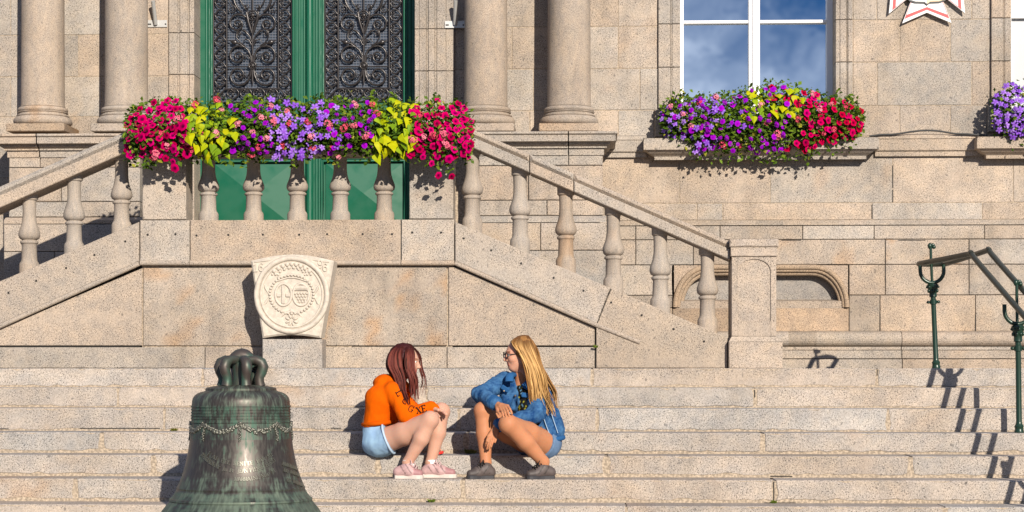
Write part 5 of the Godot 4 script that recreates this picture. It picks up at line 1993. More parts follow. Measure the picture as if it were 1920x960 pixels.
# a planted trough: zone(px, py) picks the kind; depth(px, py) gives the front surface of the plants
func flower_box(label: String, zones: Array, x0: float, x1: float, top: Callable, bot: Callable, front: Callable, leaves: int, base_at: Vector3) -> Node3D:
	var t := thing("flower_box", label, "flower box", base_at, "flower boxes on the town hall")
	# foliage: many small leaves through the depth of the planting
	var fo := MB.new()
	for i in leaves:
		var px := rng.randf_range(x0, x1)
		var a: float = top.call(px)
		var b: float = bot.call(px)
		var py := lerpf(a, b, pow(rng.randf(), 0.95))
		if rng.randf() < 0.07:
			py = b + rng.randf_range(0, 20) if rng.randf() < 0.6 else a - rng.randf_range(0, 9)
		var z: float = front.call(px, py) - 0.02 - pow(rng.randf(), 1.6) * 0.15
		var p := at(px, py, z)
		var d := Vector3(rng.randf_range(-1, 1), rng.randf_range(-0.7, 0.8), rng.randf_range(0.0, 1.0)).normalized()
		var up := Vector3(rng.randf_range(-0.5, 0.5), 0.6, rng.randf_range(0.2, 1.0)).normalized()
		var g := rng.randf()
		var col := Color(0.045, 0.090, 0.010).lerp(Color(0.15, 0.23, 0.02), g * g)
		if rng.randf() < 0.05:
			col = Color(0.26, 0.26, 0.03)
		var L := rng.randf_range(0.024, 0.058)
		leaf_into(fo, p, d, up, L, L * rng.randf_range(0.22, 0.42), col)
	var f := part(fo, "foliage", M.plant, t)
	f.set_meta("kind", "stuff")
	# stalks reaching into the trough
	var sk := MB.new()
	for i in 60:
		var px := rng.randf_range(x0 + 12, x1 - 12)
		var a: float = top.call(px)
		var b: float = bot.call(px)
		var py := lerpf(a, b, rng.randf_range(0.1, 0.9))
		var z: float = front.call(px, py) - 0.03
		sk.col = Color(0.07, 0.10, 0.02)
		var e := at(px, py, z)
		var s0 := Vector3(e.x, base_at.y + 0.16, base_at.z)
		sk.tube([s0, s0.lerp(e, 0.5) + Vector3(0, 0.05, 0.02), e], 0.003, 4)
	part(sk, "stalks", M.plant, t).set_meta("kind", "stuff")
	for zn in zones:
		# [kind, count, x0, x1, v0, v1 (0 top .. 1 bottom), min distance px]
		var placed := []
		for n in int(zn[1] * 1.2):
			for tries in 30:
				var px := rng.randf_range(zn[2], zn[3])
				var a: float = top.call(px)
				var b: float = bot.call(px)
				var py := lerpf(a, b, rng.randf_range(zn[4], zn[5]))
				var q := Vector2(px, py)
				var ok := true
				for o in placed:
					if o.distance_to(q) < zn[6] * 0.9 * (1.0 - tries * 0.02):
						ok = false
						break
				if not ok:
					continue
				placed.append(q)
				var z: float = front.call(px, py) + rng.randf_range(-0.03, 0.02)
				var vv := (py - a) / maxf(b - a, 1.0)
				var side: float = (px - (x0 + x1) / 2) / (x1 - x0) * 2.0
				var nrm := Vector3(side * 0.45 + rng.randf_range(-0.45, 0.45) + 0.12, lerpf(0.75, -0.2, vv) + rng.randf_range(-0.35, 0.35), 1.0).normalized()
				var kind: String = zn[0]
				var arr: Array = bloom[kind]
				var me: Mesh = arr[rng.randi() % arr.size()]
				var bas := Basis.looking_at(-nrm, Vector3.UP) * Basis(Vector3.BACK, (rng.randf() * TAU) if kind != "lime" else rng.randf_range(-0.6, 0.6))
				if kind == "lime":
					bas = bas * Basis(Vector3.RIGHT, rng.randf_range(-0.5, 0.1))
				var scl := rng.randf_range(0.68, 1.08)
				put(me, {"magenta": "petunia_bloom", "crimson": "petunia_bloom", "purple": "verbena_bloom", "lilac": "star_bloom", "geranium": "geranium_head", "lime": "lime_leaf"}[kind], M.plant if kind == "lime" else M.petal, t, Transform3D(bas.scaled(Vector3.ONE * scl), at(px, py, z)))
				break
	return t

func wob(px: float, amp: float, sd: float) -> float:
	return nz2.get_noise_2d(px * 0.035 + sd, sd) * amp

func trough(t: Node, x0: float, x1: float, y0: float, y1: float, zc: float, dep: float) -> void:
	var mb := MB.new()
	mb.box(Vector3((x0 + x1) / 2, (y0 + y1) / 2, zc), Vector3(x1 - x0, y1 - y0, dep), 0.012)
	part(mb, "trough", M.planter, t)

func build_flowers() -> void:
	make_blooms()
	var yc := at(1111, 261.5, PERRON).y
	# landing balustrade
	var ends := func(px: float, x0: float, x1: float) -> float:
		var u := clampf(minf(px - x0, x1 - px) / 46.0, 0.0, 1.0)
		return sqrt(1.0 - (1.0 - u) * (1.0 - u))
	var top := func(px: float) -> float:
		var e: float = ends.call(px, 232.0, 890.0)
		return lerpf(252.0, 192.0 + wob(px, 20.0, 3.0), e)
	var bot := func(px: float) -> float:
		var e: float = ends.call(px, 232.0, 890.0)
		var mid := 288.0 + wob(px, 22.0, 8.0)
		if px < 300 or px > 820:
			mid += 12.0
		return lerpf(262.0, mid, e)
	var front := func(px: float, py: float) -> float:
		var a: float = top.call(px)
		var b: float = bot.call(px)
		var v := clampf((py - a) / maxf(b - a, 1.0), 0.0, 1.0)
		var e: float = ends.call(px, 225.0, 897.0)
		return PERRON + 0.08 + e * (0.10 + 0.26 * sin(PI * (0.12 + 0.66 * v))) + wob(px + py * 2.0, 0.03, 1.0)
	var bx := flower_box("long flower box of magenta, yellow-green and lilac plants on the landing balustrade", [
		["magenta", 54, 238, 350, 0.02, 1.0, 12.5], ["magenta", 8, 300, 352, 0.85, 1.25, 14.0], ["geranium", 6, 290, 360, 0.3, 0.95, 20.0],
		["lime", 34, 352, 440, 0.02, 0.9, 10.0], ["lime", 7, 365, 425, 0.85, 1.05, 14.0], ["geranium", 5, 355, 440, 0.05, 0.8, 20.0],
		["purple", 24, 432, 510, 0.0, 1.02, 11.0], ["geranium", 6, 440, 520, 0.1, 1.0, 18.0],
		["lilac", 52, 505, 606, 0.0, 1.12, 10.0], ["geranium", 6, 505, 610, 0.0, 0.9, 24.0],
		["purple", 22, 610, 702, 0.0, 1.0, 12.0], ["lilac", 8, 590, 640, 0.1, 0.8, 13.0], ["geranium", 8, 612, 712, 0.05, 1.0, 18.0],
		["lime", 32, 700, 778, 0.02, 0.9, 10.0], ["lime", 6, 705, 765, 0.85, 1.05, 14.0],
		["magenta", 48, 772, 884, 0.02, 1.0, 13.0], ["magenta", 6, 770, 850, 0.9, 1.3, 15.0], ["geranium", 5, 765, 870, 0.1, 0.9, 22.0]],
		236, 886, top, bot, front, 8000, Vector3(at(560, 262, PERRON).x, yc - 0.09, PERRON + 0.165))
	for k in 3:
		var l := at(262 + k * 200, 262, PERRON - 0.1).x
		var r := at(456 + k * 200, 262, PERRON - 0.1).x
		trough(bx, l, r, yc - 0.08, yc + 0.10, PERRON + 0.165, 0.20)
		for e in 2:
			var hk := MB.new()
			var hx := lerpf(l, r, 0.2 + 0.6 * e)
			hk.box(Vector3(hx, yc - 0.02, PERRON + 0.055), Vector3(0.03, 0.15, 0.012), 0.002)
			hk.box(Vector3(hx, yc + 0.008, PERRON - 0.09), Vector3(0.03, 0.012, 0.29), 0.002)
			hk.box(Vector3(hx, yc - 0.088, PERRON + 0.15), Vector3(0.03, 0.012, 0.2), 0.002)
			part(hk, "bracket", M.iron, bx)
	# first window
	var top2 := func(px: float) -> float:
		var e: float = ends.call(px, 1236.0, 1620.0)
		return lerpf(222.0, 182.0 + wob(px, 8.0, 13.0) - 24.0 * exp(-pow((px - 1455.0) / 62.0, 2.0)), e)
	var bot2 := func(px: float) -> float:
		var e: float = ends.call(px, 1236.0, 1620.0)
		return lerpf(232.0, (262.0 if px < 1300 else 283.0 if px < 1530 else 268.0) + wob(px, 9.0, 18.0), e)
	var front2 := func(px: float, py: float) -> float:
		var a: float = top2.call(px)
		var b: float = bot2.call(px)
		var v := clampf((py - a) / maxf(b - a, 1.0), 0.0, 1.0)
		var e: float = ends.call(px, 1230.0, 1626.0)
		return WALL + 0.10 + e * (0.10 + 0.17 * sin(PI * (0.12 + 0.76 * v))) + wob(px + py * 2.0, 0.02, 1.0)
	var ys := at(1111, 259, WALL + 0.22).y
	var b2 := flower_box("flower box of lilac, purple and crimson blooms on the sill of the sky-reflecting window", [
		["purple", 16, 1245, 1340, 0.0, 1.0, 14.0], ["lilac", 36, 1240, 1345, 0.0, 1.05, 11.0], ["geranium", 6, 1245, 1400, 0.0, 1.0, 26.0],
		["purple", 54, 1310, 1480, 0.0, 1.0, 11.0], ["lilac", 8, 1340, 1400, 0.1, 0.6, 14.0],
		["lime", 26, 1398, 1515, 0.0, 0.45, 10.0], ["geranium", 7, 1420, 1540, 0.0, 1.0, 24.0],
		["crimson", 30, 1505, 1616, 0.0, 1.0, 13.0], ["magenta", 12, 1480, 1616, 0.1, 1.0, 18.0], ["crimson", 8, 1440, 1540, 0.0, 0.25, 14.0], ["crimson", 5, 1470, 1560, 0.9, 1.1, 16.0], ["geranium", 4, 1530, 1610, 0.1, 0.8, 22.0]],
		1240, 1618, top2, bot2, front2, 5600, Vector3(at(1428, 259, WALL + 0.1).x, ys, WALL + 0.11))
	for k in 2:
		trough(b2, at(1258 + k * 172, 259, WALL + 0.1).x, at(1426 + k * 172, 259, WALL + 0.1).x, ys + 0.001, ys + 0.16, WALL + 0.11, 0.19)
	# second window, cut by the picture's edge
	var top3 := func(px: float) -> float: return lerpf(205.0, 158.0 + wob(px, 10.0, 23.0), ends.call(px, 1858.0, 2180.0))
	var bot3 := func(px: float) -> float: return lerpf(215.0, 255.0 + wob(px, 10.0, 28.0), ends.call(px, 1858.0, 2180.0))
	var front3 := func(px: float, py: float) -> float:
		var v := clampf((py - 165.0) / 90.0, 0.0, 1.0)
		return WALL + 0.10 + ends.call(px, 1850.0, 2188.0) * (0.10 + 0.17 * sin(PI * (0.12 + 0.76 * v)))
	var ys3 := at(1111, 259, WALL + 0.22).y
	var b3 := flower_box("flower box with lilac blooms at the right edge, on the grey window's sill", [
		["lilac", 60, 1864, 1965, 0.0, 1.0, 11.0], ["purple", 40, 1960, 2080, 0.0, 1.0, 12.0], ["crimson", 30, 2080, 2175, 0.0, 1.0, 13.0]],
		1862, 2178, top3, bot3, front3, 2600, Vector3(at(2020, 259, WALL + 0.1).x, ys3, WALL + 0.11))
	for k in 2:
		trough(b3, at(1884 + k * 148, 259, WALL + 0.1).x, at(2030 + k * 148, 259, WALL + 0.1).x, ys3 + 0.001, ys3 + 0.16, WALL + 0.11, 0.19)

# ---------------------------------------------------------------- people
class SDF:
	var o := Vector3.ZERO
	var h := 0.01
	var nx := 0
	var ny := 0
	var nz := 0
	var f := PackedFloat32Array()
	func _init(lo: Vector3, hi: Vector3, cell: float) -> void:
		o = lo
		h = cell
		nx = int((hi.x - lo.x) / cell) + 2
		ny = int((hi.y - lo.y) / cell) + 2
		nz = int((hi.z - lo.z) / cell) + 2
		f.resize(nx * ny * nz)
		f.fill(0.5)
	func cap(a: Vector3, b: Vector3, ra: float, rb: float, k := 0.02) -> void:
		var m := maxf(ra, rb) + k + h * 2.0
		var lo := (Vector3(minf(a.x, b.x), minf(a.y, b.y), minf(a.z, b.z)) - Vector3(m, m, m) - o) / h
		var hi := (Vector3(maxf(a.x, b.x), maxf(a.y, b.y), maxf(a.z, b.z)) + Vector3(m, m, m) - o) / h
		var x0 := clampi(int(lo.x), 0, nx - 1)
		var x1 := clampi(int(hi.x) + 1, 0, nx - 1)
		var y0 := clampi(int(lo.y), 0, ny - 1)
		var y1 := clampi(int(hi.y) + 1, 0, ny - 1)
		var z0 := clampi(int(lo.z), 0, nz - 1)
		var z1 := clampi(int(hi.z) + 1, 0, nz - 1)
		var ab := b - a
		var l2 := maxf(ab.length_squared(), 1e-9)
		for z in range(z0, z1 + 1):
			for y in range(y0, y1 + 1):
				var row := (z * ny + y) * nx
				for x in range(x0, x1 + 1):
					var p := o + Vector3(x, y, z) * h - a
					var t := clampf(p.dot(ab) / l2, 0.0, 1.0)
					var d := (p - ab * t).length() - (ra + (rb - ra) * t)
					var c := f[row + x]
					var q := clampf(0.5 + 0.5 * (c - d) / k, 0.0, 1.0)
					f[row + x] = c + (d - c) * q - k * q * (1.0 - q)
	func ell(c0: Vector3, r: Vector3, bas := Basis.IDENTITY, k := 0.02, carve := false) -> void:
		var m := maxf(r.x, maxf(r.y, r.z)) + k + h * 2.0
		var lo := (c0 - Vector3(m, m, m) - o) / h
		var hi := (c0 + Vector3(m, m, m) - o) / h
		var inv := bas.transposed()
		for z in range(clampi(int(lo.z), 0, nz - 1), clampi(int(hi.z) + 1, 0, nz - 1) + 1):
			for y in range(clampi(int(lo.y), 0, ny - 1), clampi(int(hi.y) + 1, 0, ny - 1) + 1):
				var row := (z * ny + y) * nx
				for x in range(clampi(int(lo.x), 0, nx - 1), clampi(int(hi.x) + 1, 0, nx - 1) + 1):
					var p := inv * (o + Vector3(x, y, z) * h - c0)
					var k0 := (p / r).length()
					var k1 := maxf((p / (r * r)).length(), 1e-6)
					var d := k0 * (k0 - 1.0) / k1
					var c := f[row + x]
					if carve:
						d = -d
						var q2 := clampf(0.5 - 0.5 * (c - d) / k, 0.0, 1.0)
						f[row + x] = c + (d - c) * q2 + k * q2 * (1.0 - q2)
					else:
						var q := clampf(0.5 + 0.5 * (c - d) / k, 0.0, 1.0)
						f[row + x] = c + (d - c) * q - k * q * (1.0 - q)
	# keeps what lies behind the plane, within reach of the spot
	func cut(pt: Vector3, nrm: Vector3, reach := 9.0) -> void:
		nrm = nrm.normalized()
		for z in nz:
			for y in ny:
				var row := (z * ny + y) * nx
				for x in nx:
					var c := f[row + x]
					if c < 0.2:
						var p := o + Vector3(x, y, z) * h - pt
						if p.length_squared() < reach * reach:
							f[row + x] = maxf(c, p.dot(nrm))
	func mesh(mb: MB, col: Callable, wrinkle := 0.0, noise: FastNoiseLite = null, ns := 20.0) -> void:
		var idm := PackedInt32Array()
		idm.resize(nx * ny * nz)
		idm.fill(-1)
		var sx := 1
		var sy := nx
		var sz := nx * ny
		var off := [0, sx, sy, sx + sy, sz, sx + sz, sy + sz, sx + sy + sz]
		var cor := [Vector3(0, 0, 0), Vector3(1, 0, 0), Vector3(0, 1, 0), Vector3(1, 1, 0), Vector3(0, 0, 1), Vector3(1, 0, 1), Vector3(0, 1, 1), Vector3(1, 1, 1)]
		var edges := [[0, 1], [2, 3], [4, 5], [6, 7], [0, 2], [1, 3], [4, 6], [5, 7], [0, 4], [1, 5], [2, 6], [3, 7]]
		var lim := 3.0 * h
		var cells := PackedInt32Array()
		for z in nz - 1:
			for y in ny - 1:
				var row := (z * ny + y) * nx
				for x in nx - 1:
					var i := row + x
					if absf(f[i]) > lim:
						continue
					var v := [f[i], f[i + sx], f[i + sy], f[i + sx + sy], f[i + sz], f[i + sx + sz], f[i + sy + sz], f[i + sx + sy + sz]]
					var neg := 0
					for q in 8:
						if v[q] < 0.0:
							neg += 1
					if neg == 0 or neg == 8:
						continue
					var s := Vector3.ZERO
					var n := 0
					for e in edges:
						var a: float = v[e[0]]
						var b: float = v[e[1]]
						if (a < 0.0) != (b < 0.0):
							s += (cor[e[0]] as Vector3).lerp(cor[e[1]], a / (a - b))
							n += 1
					s /= n
					var g := Vector3(v[1] + v[3] + v[5] + v[7] - v[0] - v[2] - v[4] - v[6], v[2] + v[3] + v[6] + v[7] - v[0] - v[1] - v[4] - v[5], v[4] + v[5] + v[6] + v[7] - v[0] - v[1] - v[2] - v[3])
					g = g.normalized()
					var p := o + (Vector3(x, y, z) + s) * h
					if wrinkle > 0.0:
						p += g * noise.get_noise_3d(p.x * ns, p.y * ns * 0.6, p.z * ns) * wrinkle
					idm[i] = mb.vert(p, g, Vector2(p.x + p.z * 0.5, -p.y), col.call(p))
					cells.append(i)
		var first := mb.idx.size()
		var start := mb.v.size()
		for i in cells:
			for ax in 3:
				var sa: int = [sx, sy, sz][ax]
				var a := f[i] < 0.0
				if i + sa >= f.size() or a == (f[i + sa] < 0.0):
					continue
				var sb: int = [sy, sz, sx][ax]
				var sc: int = [sz, sx, sy][ax]
				if i - sb - sc < 0:
					continue
				var q0 := idm[i - sb - sc]
				var q1 := idm[i - sc]
				var q2 := idm[i]
				var q3 := idm[i - sb]
				if q0 < 0 or q1 < 0 or q2 < 0 or q3 < 0:
					continue
				if a:
					mb.idx.append_array(PackedInt32Array([q0, q2, q1, q0, q3, q2]))
				else:
					mb.idx.append_array(PackedInt32Array([q0, q1, q2, q0, q2, q3]))
		if wrinkle > 0.0:
			# bend the normals to the folds
			var acc := {}
			for t in range(first, mb.idx.size(), 3):
				var A := mb.idx[t]
				var B := mb.idx[t + 1]
				var C := mb.idx[t + 2]
				var m := (mb.v[C] - mb.v[A]).cross(mb.v[B] - mb.v[A])
				for q in [A, B, C]:
					acc[q] = acc.get(q, Vector3.ZERO) + m
			for q in acc:
				var m2: Vector3 = acc[q]
				if m2.length() > 1e-12:
					mb.n[q] = m2.normalized()

func flat_col(c: Color) -> Callable:
	return func(p: Vector3) -> Color:
		var k := 1.0 + nz2.get_noise_3d(p.x * 14, p.y * 14, p.z * 14) * 0.07
		return Color(c.r * k, c.g * k, c.b * k)

# head with face: ctr, forward and up directions, skin colour
func head_into(mb: MB, ctr: Vector3, fwd: Vector3, up: Vector3, skin: Color, neck: Vector3) -> Basis:
	fwd = fwd.normalized()
	var right := fwd.cross(up).normalized()
	up = right.cross(fwd).normalized()
	var b := Basis(right, up, -fwd)   # local: x right, y up, -z forward
	var s := SDF.new(ctr - Vector3.ONE * 0.17, ctr + Vector3.ONE * 0.16, 0.005)
	var L := func(x: float, y: float, fw: float) -> Vector3: return ctr + right * x + up * y + fwd * fw
	s.ell(L.call(0, 0.03, -0.012), Vector3(0.074, 0.088, 0.094), b, 0.01)
	s.ell(L.call(0, -0.02, 0.03), Vector3(0.060, 0.082, 0.064), b, 0.03)
	s.cap(L.call(0, -0.088, 0.052), L.call(0, -0.082, 0.066), 0.022, 0.018, 0.03)      # chin
	for q: float in [-1.0, 1.0]:
		s.cap(L.call(q * 0.050, -0.045, -0.005), L.call(q * 0.018, -0.085, 0.052), 0.022, 0.018, 0.03)   # jaw
		s.ell(L.call(q * 0.034, -0.018, 0.062), Vector3(0.024, 0.020, 0.022), b, 0.02)      # cheek
		s.ell(L.call(q * 0.029, 0.014, 0.094), Vector3(0.015, 0.010, 0.010), b, 0.008, true)      # eye socket
		s.cap(L.call(q * 0.012, 0.033, 0.084), L.call(q * 0.042, 0.031, 0.072), 0.008, 0.006, 0.014)    # brow
		s.ell(L.call(q * 0.073, -0.005, -0.012), Vector3(0.010, 0.030, 0.018), b, 0.008)     # ear
	s.cap(L.call(0, 0.018, 0.086), L.call(0, -0.020, 0.108), 0.008, 0.011, 0.012)    # nose
	s.cap(L.call(-0.011, -0.024, 0.096), L.call(0.011, -0.024, 0.096), 0.008, 0.008, 0.008)
	s.cap(L.call(-0.018, -0.046, 0.083), L.call(0.018, -0.046, 0.083), 0.007, 0.007, 0.008)    # lips
	s.cap(L.call(-0.016, -0.058, 0.081), L.call(0.016, -0.058, 0.081), 0.008, 0.008, 0.008)
	s.cap(L.call(0, -0.07, -0.02), neck, 0.046, 0.050, 0.03)
	s.mesh(mb, func(p: Vector3) -> Color:
		var d := p - ctr
		var x := d.dot(right)
		var y := d.dot(up)
		var z := d.dot(fwd)
		if z > 0.076 and y < -0.039 and y > -0.068 and absf(x) < 0.024:
			return Color(skin.r * 0.92, skin.g * 0.50, skin.b * 0.52)
		if z > 0.06 and y > 0.028 and y < 0.040 and absf(x) > 0.012 and absf(x) < 0.048:
			return Color(skin.r * 0.55, skin.g * 0.45, skin.b * 0.4)
		return skin)
	for q: float in [-1.0, 1.0]:
		mb.col = Color(0.75, 0.72, 0.68)
		mb.blob(L.call(q * 0.029, 0.013, 0.074), Vector3.ONE * 0.0125, 10, 8)
		mb.col = Color(0.06, 0.05, 0.04)
		mb.blob(L.call(q * 0.029, 0.013, 0.0815), Vector3.ONE * 0.0062, 8, 6)
	return b

# a hand: wrist, knuckle centre, list of finger tips (index..little), thumb tip; side = direction across the knuckles
func hand_into(mb: MB, wrist: Vector3, knuckle: Vector3, side: Vector3, tips: Array, thumb: Vector3, bulge: Vector3, skin: Color) -> void:
	var lo := wrist
	var hi := wrist
	var all := [wrist, knuckle, thumb]
	all.append_array(tips)
	for p in all:
		lo = lo.min(p)
		hi = hi.max(p)
	var s := SDF.new(lo - Vector3.ONE * 0.04, hi + Vector3.ONE * 0.04, 0.004)
	side = side.normalized()
	var pal := wrist.lerp(knuckle, 0.55)
	s.cap(wrist, pal, 0.022, 0.020, 0.012)
	for i in 4:
		var u := (i - 1.5) / 1.5
		var k0 := knuckle + side * u * 0.027
		s.cap(pal + side * u * 0.010, k0, 0.016, 0.0115, 0.010)
		var tip: Vector3 = tips[i]
		var m := k0.lerp(tip, 0.48) + bulge * 0.012
		var m2 := k0.lerp(tip, 0.76) + bulge * 0.008
		s.cap(k0, m, 0.0098, 0.0088, 0.004)
		s.cap(m, m2, 0.0088, 0.0080, 0.003)
		s.cap(m2, tip, 0.0080, 0.0066, 0.003)
	var tb := wrist.lerp(knuckle, 0.3) - side * 0.018
	var tm := tb.lerp(thumb, 0.55) - side * 0.008
	s.cap(tb, tm, 0.0135, 0.0105, 0.010)
	s.cap(tm, thumb, 0.0100, 0.0078, 0.004)
	s.mesh(mb, flat_col(skin))

func strands(mb: MB, guides: Array, n: int, r0: float, cols: Array, sd: int, jitter := 0.008, shortest := 0.62) -> void:
	# guides: list of polylines of equal length; strands blend neighbouring guides
	var rr := RandomNumberGenerator.new()
	rr.seed = sd
	for i in n:
		var u := rr.randf() * (guides.size() - 1)
		var a: Array = guides[int(u)]
		var b: Array = guides[mini(int(u) + 1, guides.size() - 1)]
		var fr := u - int(u)
		var j := Vector3(rr.randf_range(-1, 1), rr.randf_range(-0.4, 0.4), rr.randf_range(-1, 1)) * jitter
		var pts := []
		var cut := rr.randf_range(0.0, 0.16)
		var ph := rr.randf() * 1.6 + u * 0.8
		var wave := jitter * 0.9
		for k in a.size():
			var p: Vector3 = a[k].lerp(b[k], fr)
			var s := float(k) / (a.size() - 1)
			p += Vector3(sin(s * 11.0 + ph), 0, cos(s * 10.0 + ph)) * wave * s
			p += j * (0.3 + 0.9 * s) + Vector3(rr.randf_range(-1, 1), 0, rr.randf_range(-1, 1)) * jitter * 0.35 * s
			pts.append(p)
		var e: Vector3 = pts[-1]
		pts[-1] = e.lerp(pts[-2], cut * 2.0)
		var sm := smooth(pts, 4)
		sm = sm.slice(0, maxi(6, int(sm.size() * rr.randf_range(shortest, 1.0))))
		var rad := []
		for k in sm.size():
			var s := float(k) / (sm.size() - 1)
			rad.append(r0 * (0.75 + 0.5 * sin(PI * minf(s * 1.1, 1.0))) * (1.0 if s < 0.75 else (1.0 - (s - 0.75) * 3.4)) + 0.0008)
		var c: Color = cols[0].lerp(cols[1], clampf(0.5 + 0.65 * sin(u * 17.0 + sd) * sin(u * 5.3 + 1.0) + rr.randf_range(-0.4, 0.4), 0.0, 1.0))
		var start := mb.v.size()
		mb.col = c
		mb.tube(sm, rad, 4, false, 0.7)
		if cols.size() > 2:
			var root: Color = cols[2]
			var per := 5
			for q in range(start, mb.v.size()):
				var s := clampf(float((q - start) / per) / sm.size(), 0, 1)
				mb.c[q] = root.lerp(c, smoothstep(0.08, 0.4, s))

func shoe(parent: Node, heel: Vector3, toe: Vector3, ankle: Vector3, upper: Color, sole: Color, toe_col: Color, lace: Color, label := "") -> void:
	# heel and toe on the ground
	var n := Node3D.new()
	n.name = "shoe"
	parent.add_child(n, true)
	var d := toe - heel
	var L := d.length()
	var f := d / L
	var sd := f.cross(Vector3.UP).normalized()
	var lo := heel.min(toe) - Vector3(0.09, 0.03, 0.09)
	var hi := heel.max(toe) + Vector3(0.09, 0.17, 0.09)
	var s := SDF.new(lo, hi, 0.006)
	var P := func(u: float, y: float, w: float) -> Vector3: return heel + f * (u * L) + Vector3.UP * y + sd * w
	var ua := clampf((ankle - heel).dot(f) / L, 0.16, 0.42)
	s.cap(P.call(0.13, 0.045, 0), P.call(ua, 0.072, 0), 0.034, 0.040, 0.01)
	s.cap(P.call(0.14, 0.045, 0), P.call(0.55, 0.046, 0), 0.035, 0.036, 0.02)
	s.cap(P.call(ua + 0.06, 0.080, 0), P.call(0.62, 0.056, 0), 0.030, 0.026, 0.02)
	s.cap(P.call(0.55, 0.042, 0.005), P.call(0.86, 0.036, 0.004), 0.037, 0.026, 0.02)
	s.cap(P.call(0.62, 0.038, -0.014), P.call(0.86, 0.034, -0.010), 0.026, 0.022, 0.02)
	s.cut(P.call(0.5, 0.018, 0), Vector3.DOWN)
	var up := MB.new()
	s.mesh(up, func(p: Vector3) -> Color:
		var u := (p - heel).dot(f) / L
		var w := (p - heel).y
		if u > 0.70 and w < 0.075 - (u - 0.70) * 0.05:
			return toe_col
		var k := nz2.get_noise_3d(p.x * 60, p.y * 60, p.z * 60)
		var stripe := absf(fposmod((p - heel).dot(f) * 22.0 + w * 16.0, 1.0) - 0.5)
		if stripe < 0.11 and u > 0.22 and u < 0.75 and w > 0.034:
			return upper * 0.42
		return upper * (1.0 + k * 0.2))
	part(up, "upper", M.painted, n)
	var so := MB.new()
	so.col = sole
	var ol := []
	var W := [0.030, 0.034, 0.033, 0.030, 0.032, 0.039, 0.042, 0.038, 0.026]
	var U := [0.0, 0.06, 0.2, 0.38, 0.52, 0.68, 0.82, 0.93, 1.0]
	for i in U.size():
		ol.append(Vector2(U[i] * L, W[i] if i > 0 else 0.018))
	for i in U.size():
		var k := U.size() - 1 - i
		ol.append(Vector2(U[k] * L, -(W[k] if k > 0 else 0.018) * (1.0 if k < 8 else 0.6)))
	var xf := Transform3D(Basis(f, sd, Vector3.UP) if f.cross(sd).dot(Vector3.UP) > 0 else Basis(f, -sd, Vector3.UP), heel)
	so.prism(ol, 0.026, 0.0, 0.006, xf)
	part(so, "sole", M.painted, n)
	var la := MB.new()
	la.col = lace
	for i in 4:
		var u := ua + 0.14 + i * 0.07
		var y := 0.122 - i * 0.011
		la.tube([P.call(u, y - 0.020, -0.030), P.call(u + 0.02, y - 0.004, -0.012), P.call(u + 0.02, y - 0.004, 0.012), P.call(u, y - 0.020, 0.030)], 0.0045, 5)
	la.tube(smooth([P.call(ua + 0.12, 0.120, 0.004), P.call(ua + 0.18, 0.134, 0.03), P.call(ua + 0.22, 0.105, 0.042), P.call(ua + 0.14, 0.112, 0.02)]), 0.003, 5)
	la.tube(smooth([P.call(ua + 0.12, 0.120, -0.004), P.call(ua + 0.2, 0.132, -0.03), P.call(ua + 0.28, 0.095, -0.04)]), 0.003, 5)
	part(la, "laces", M.painted, n)

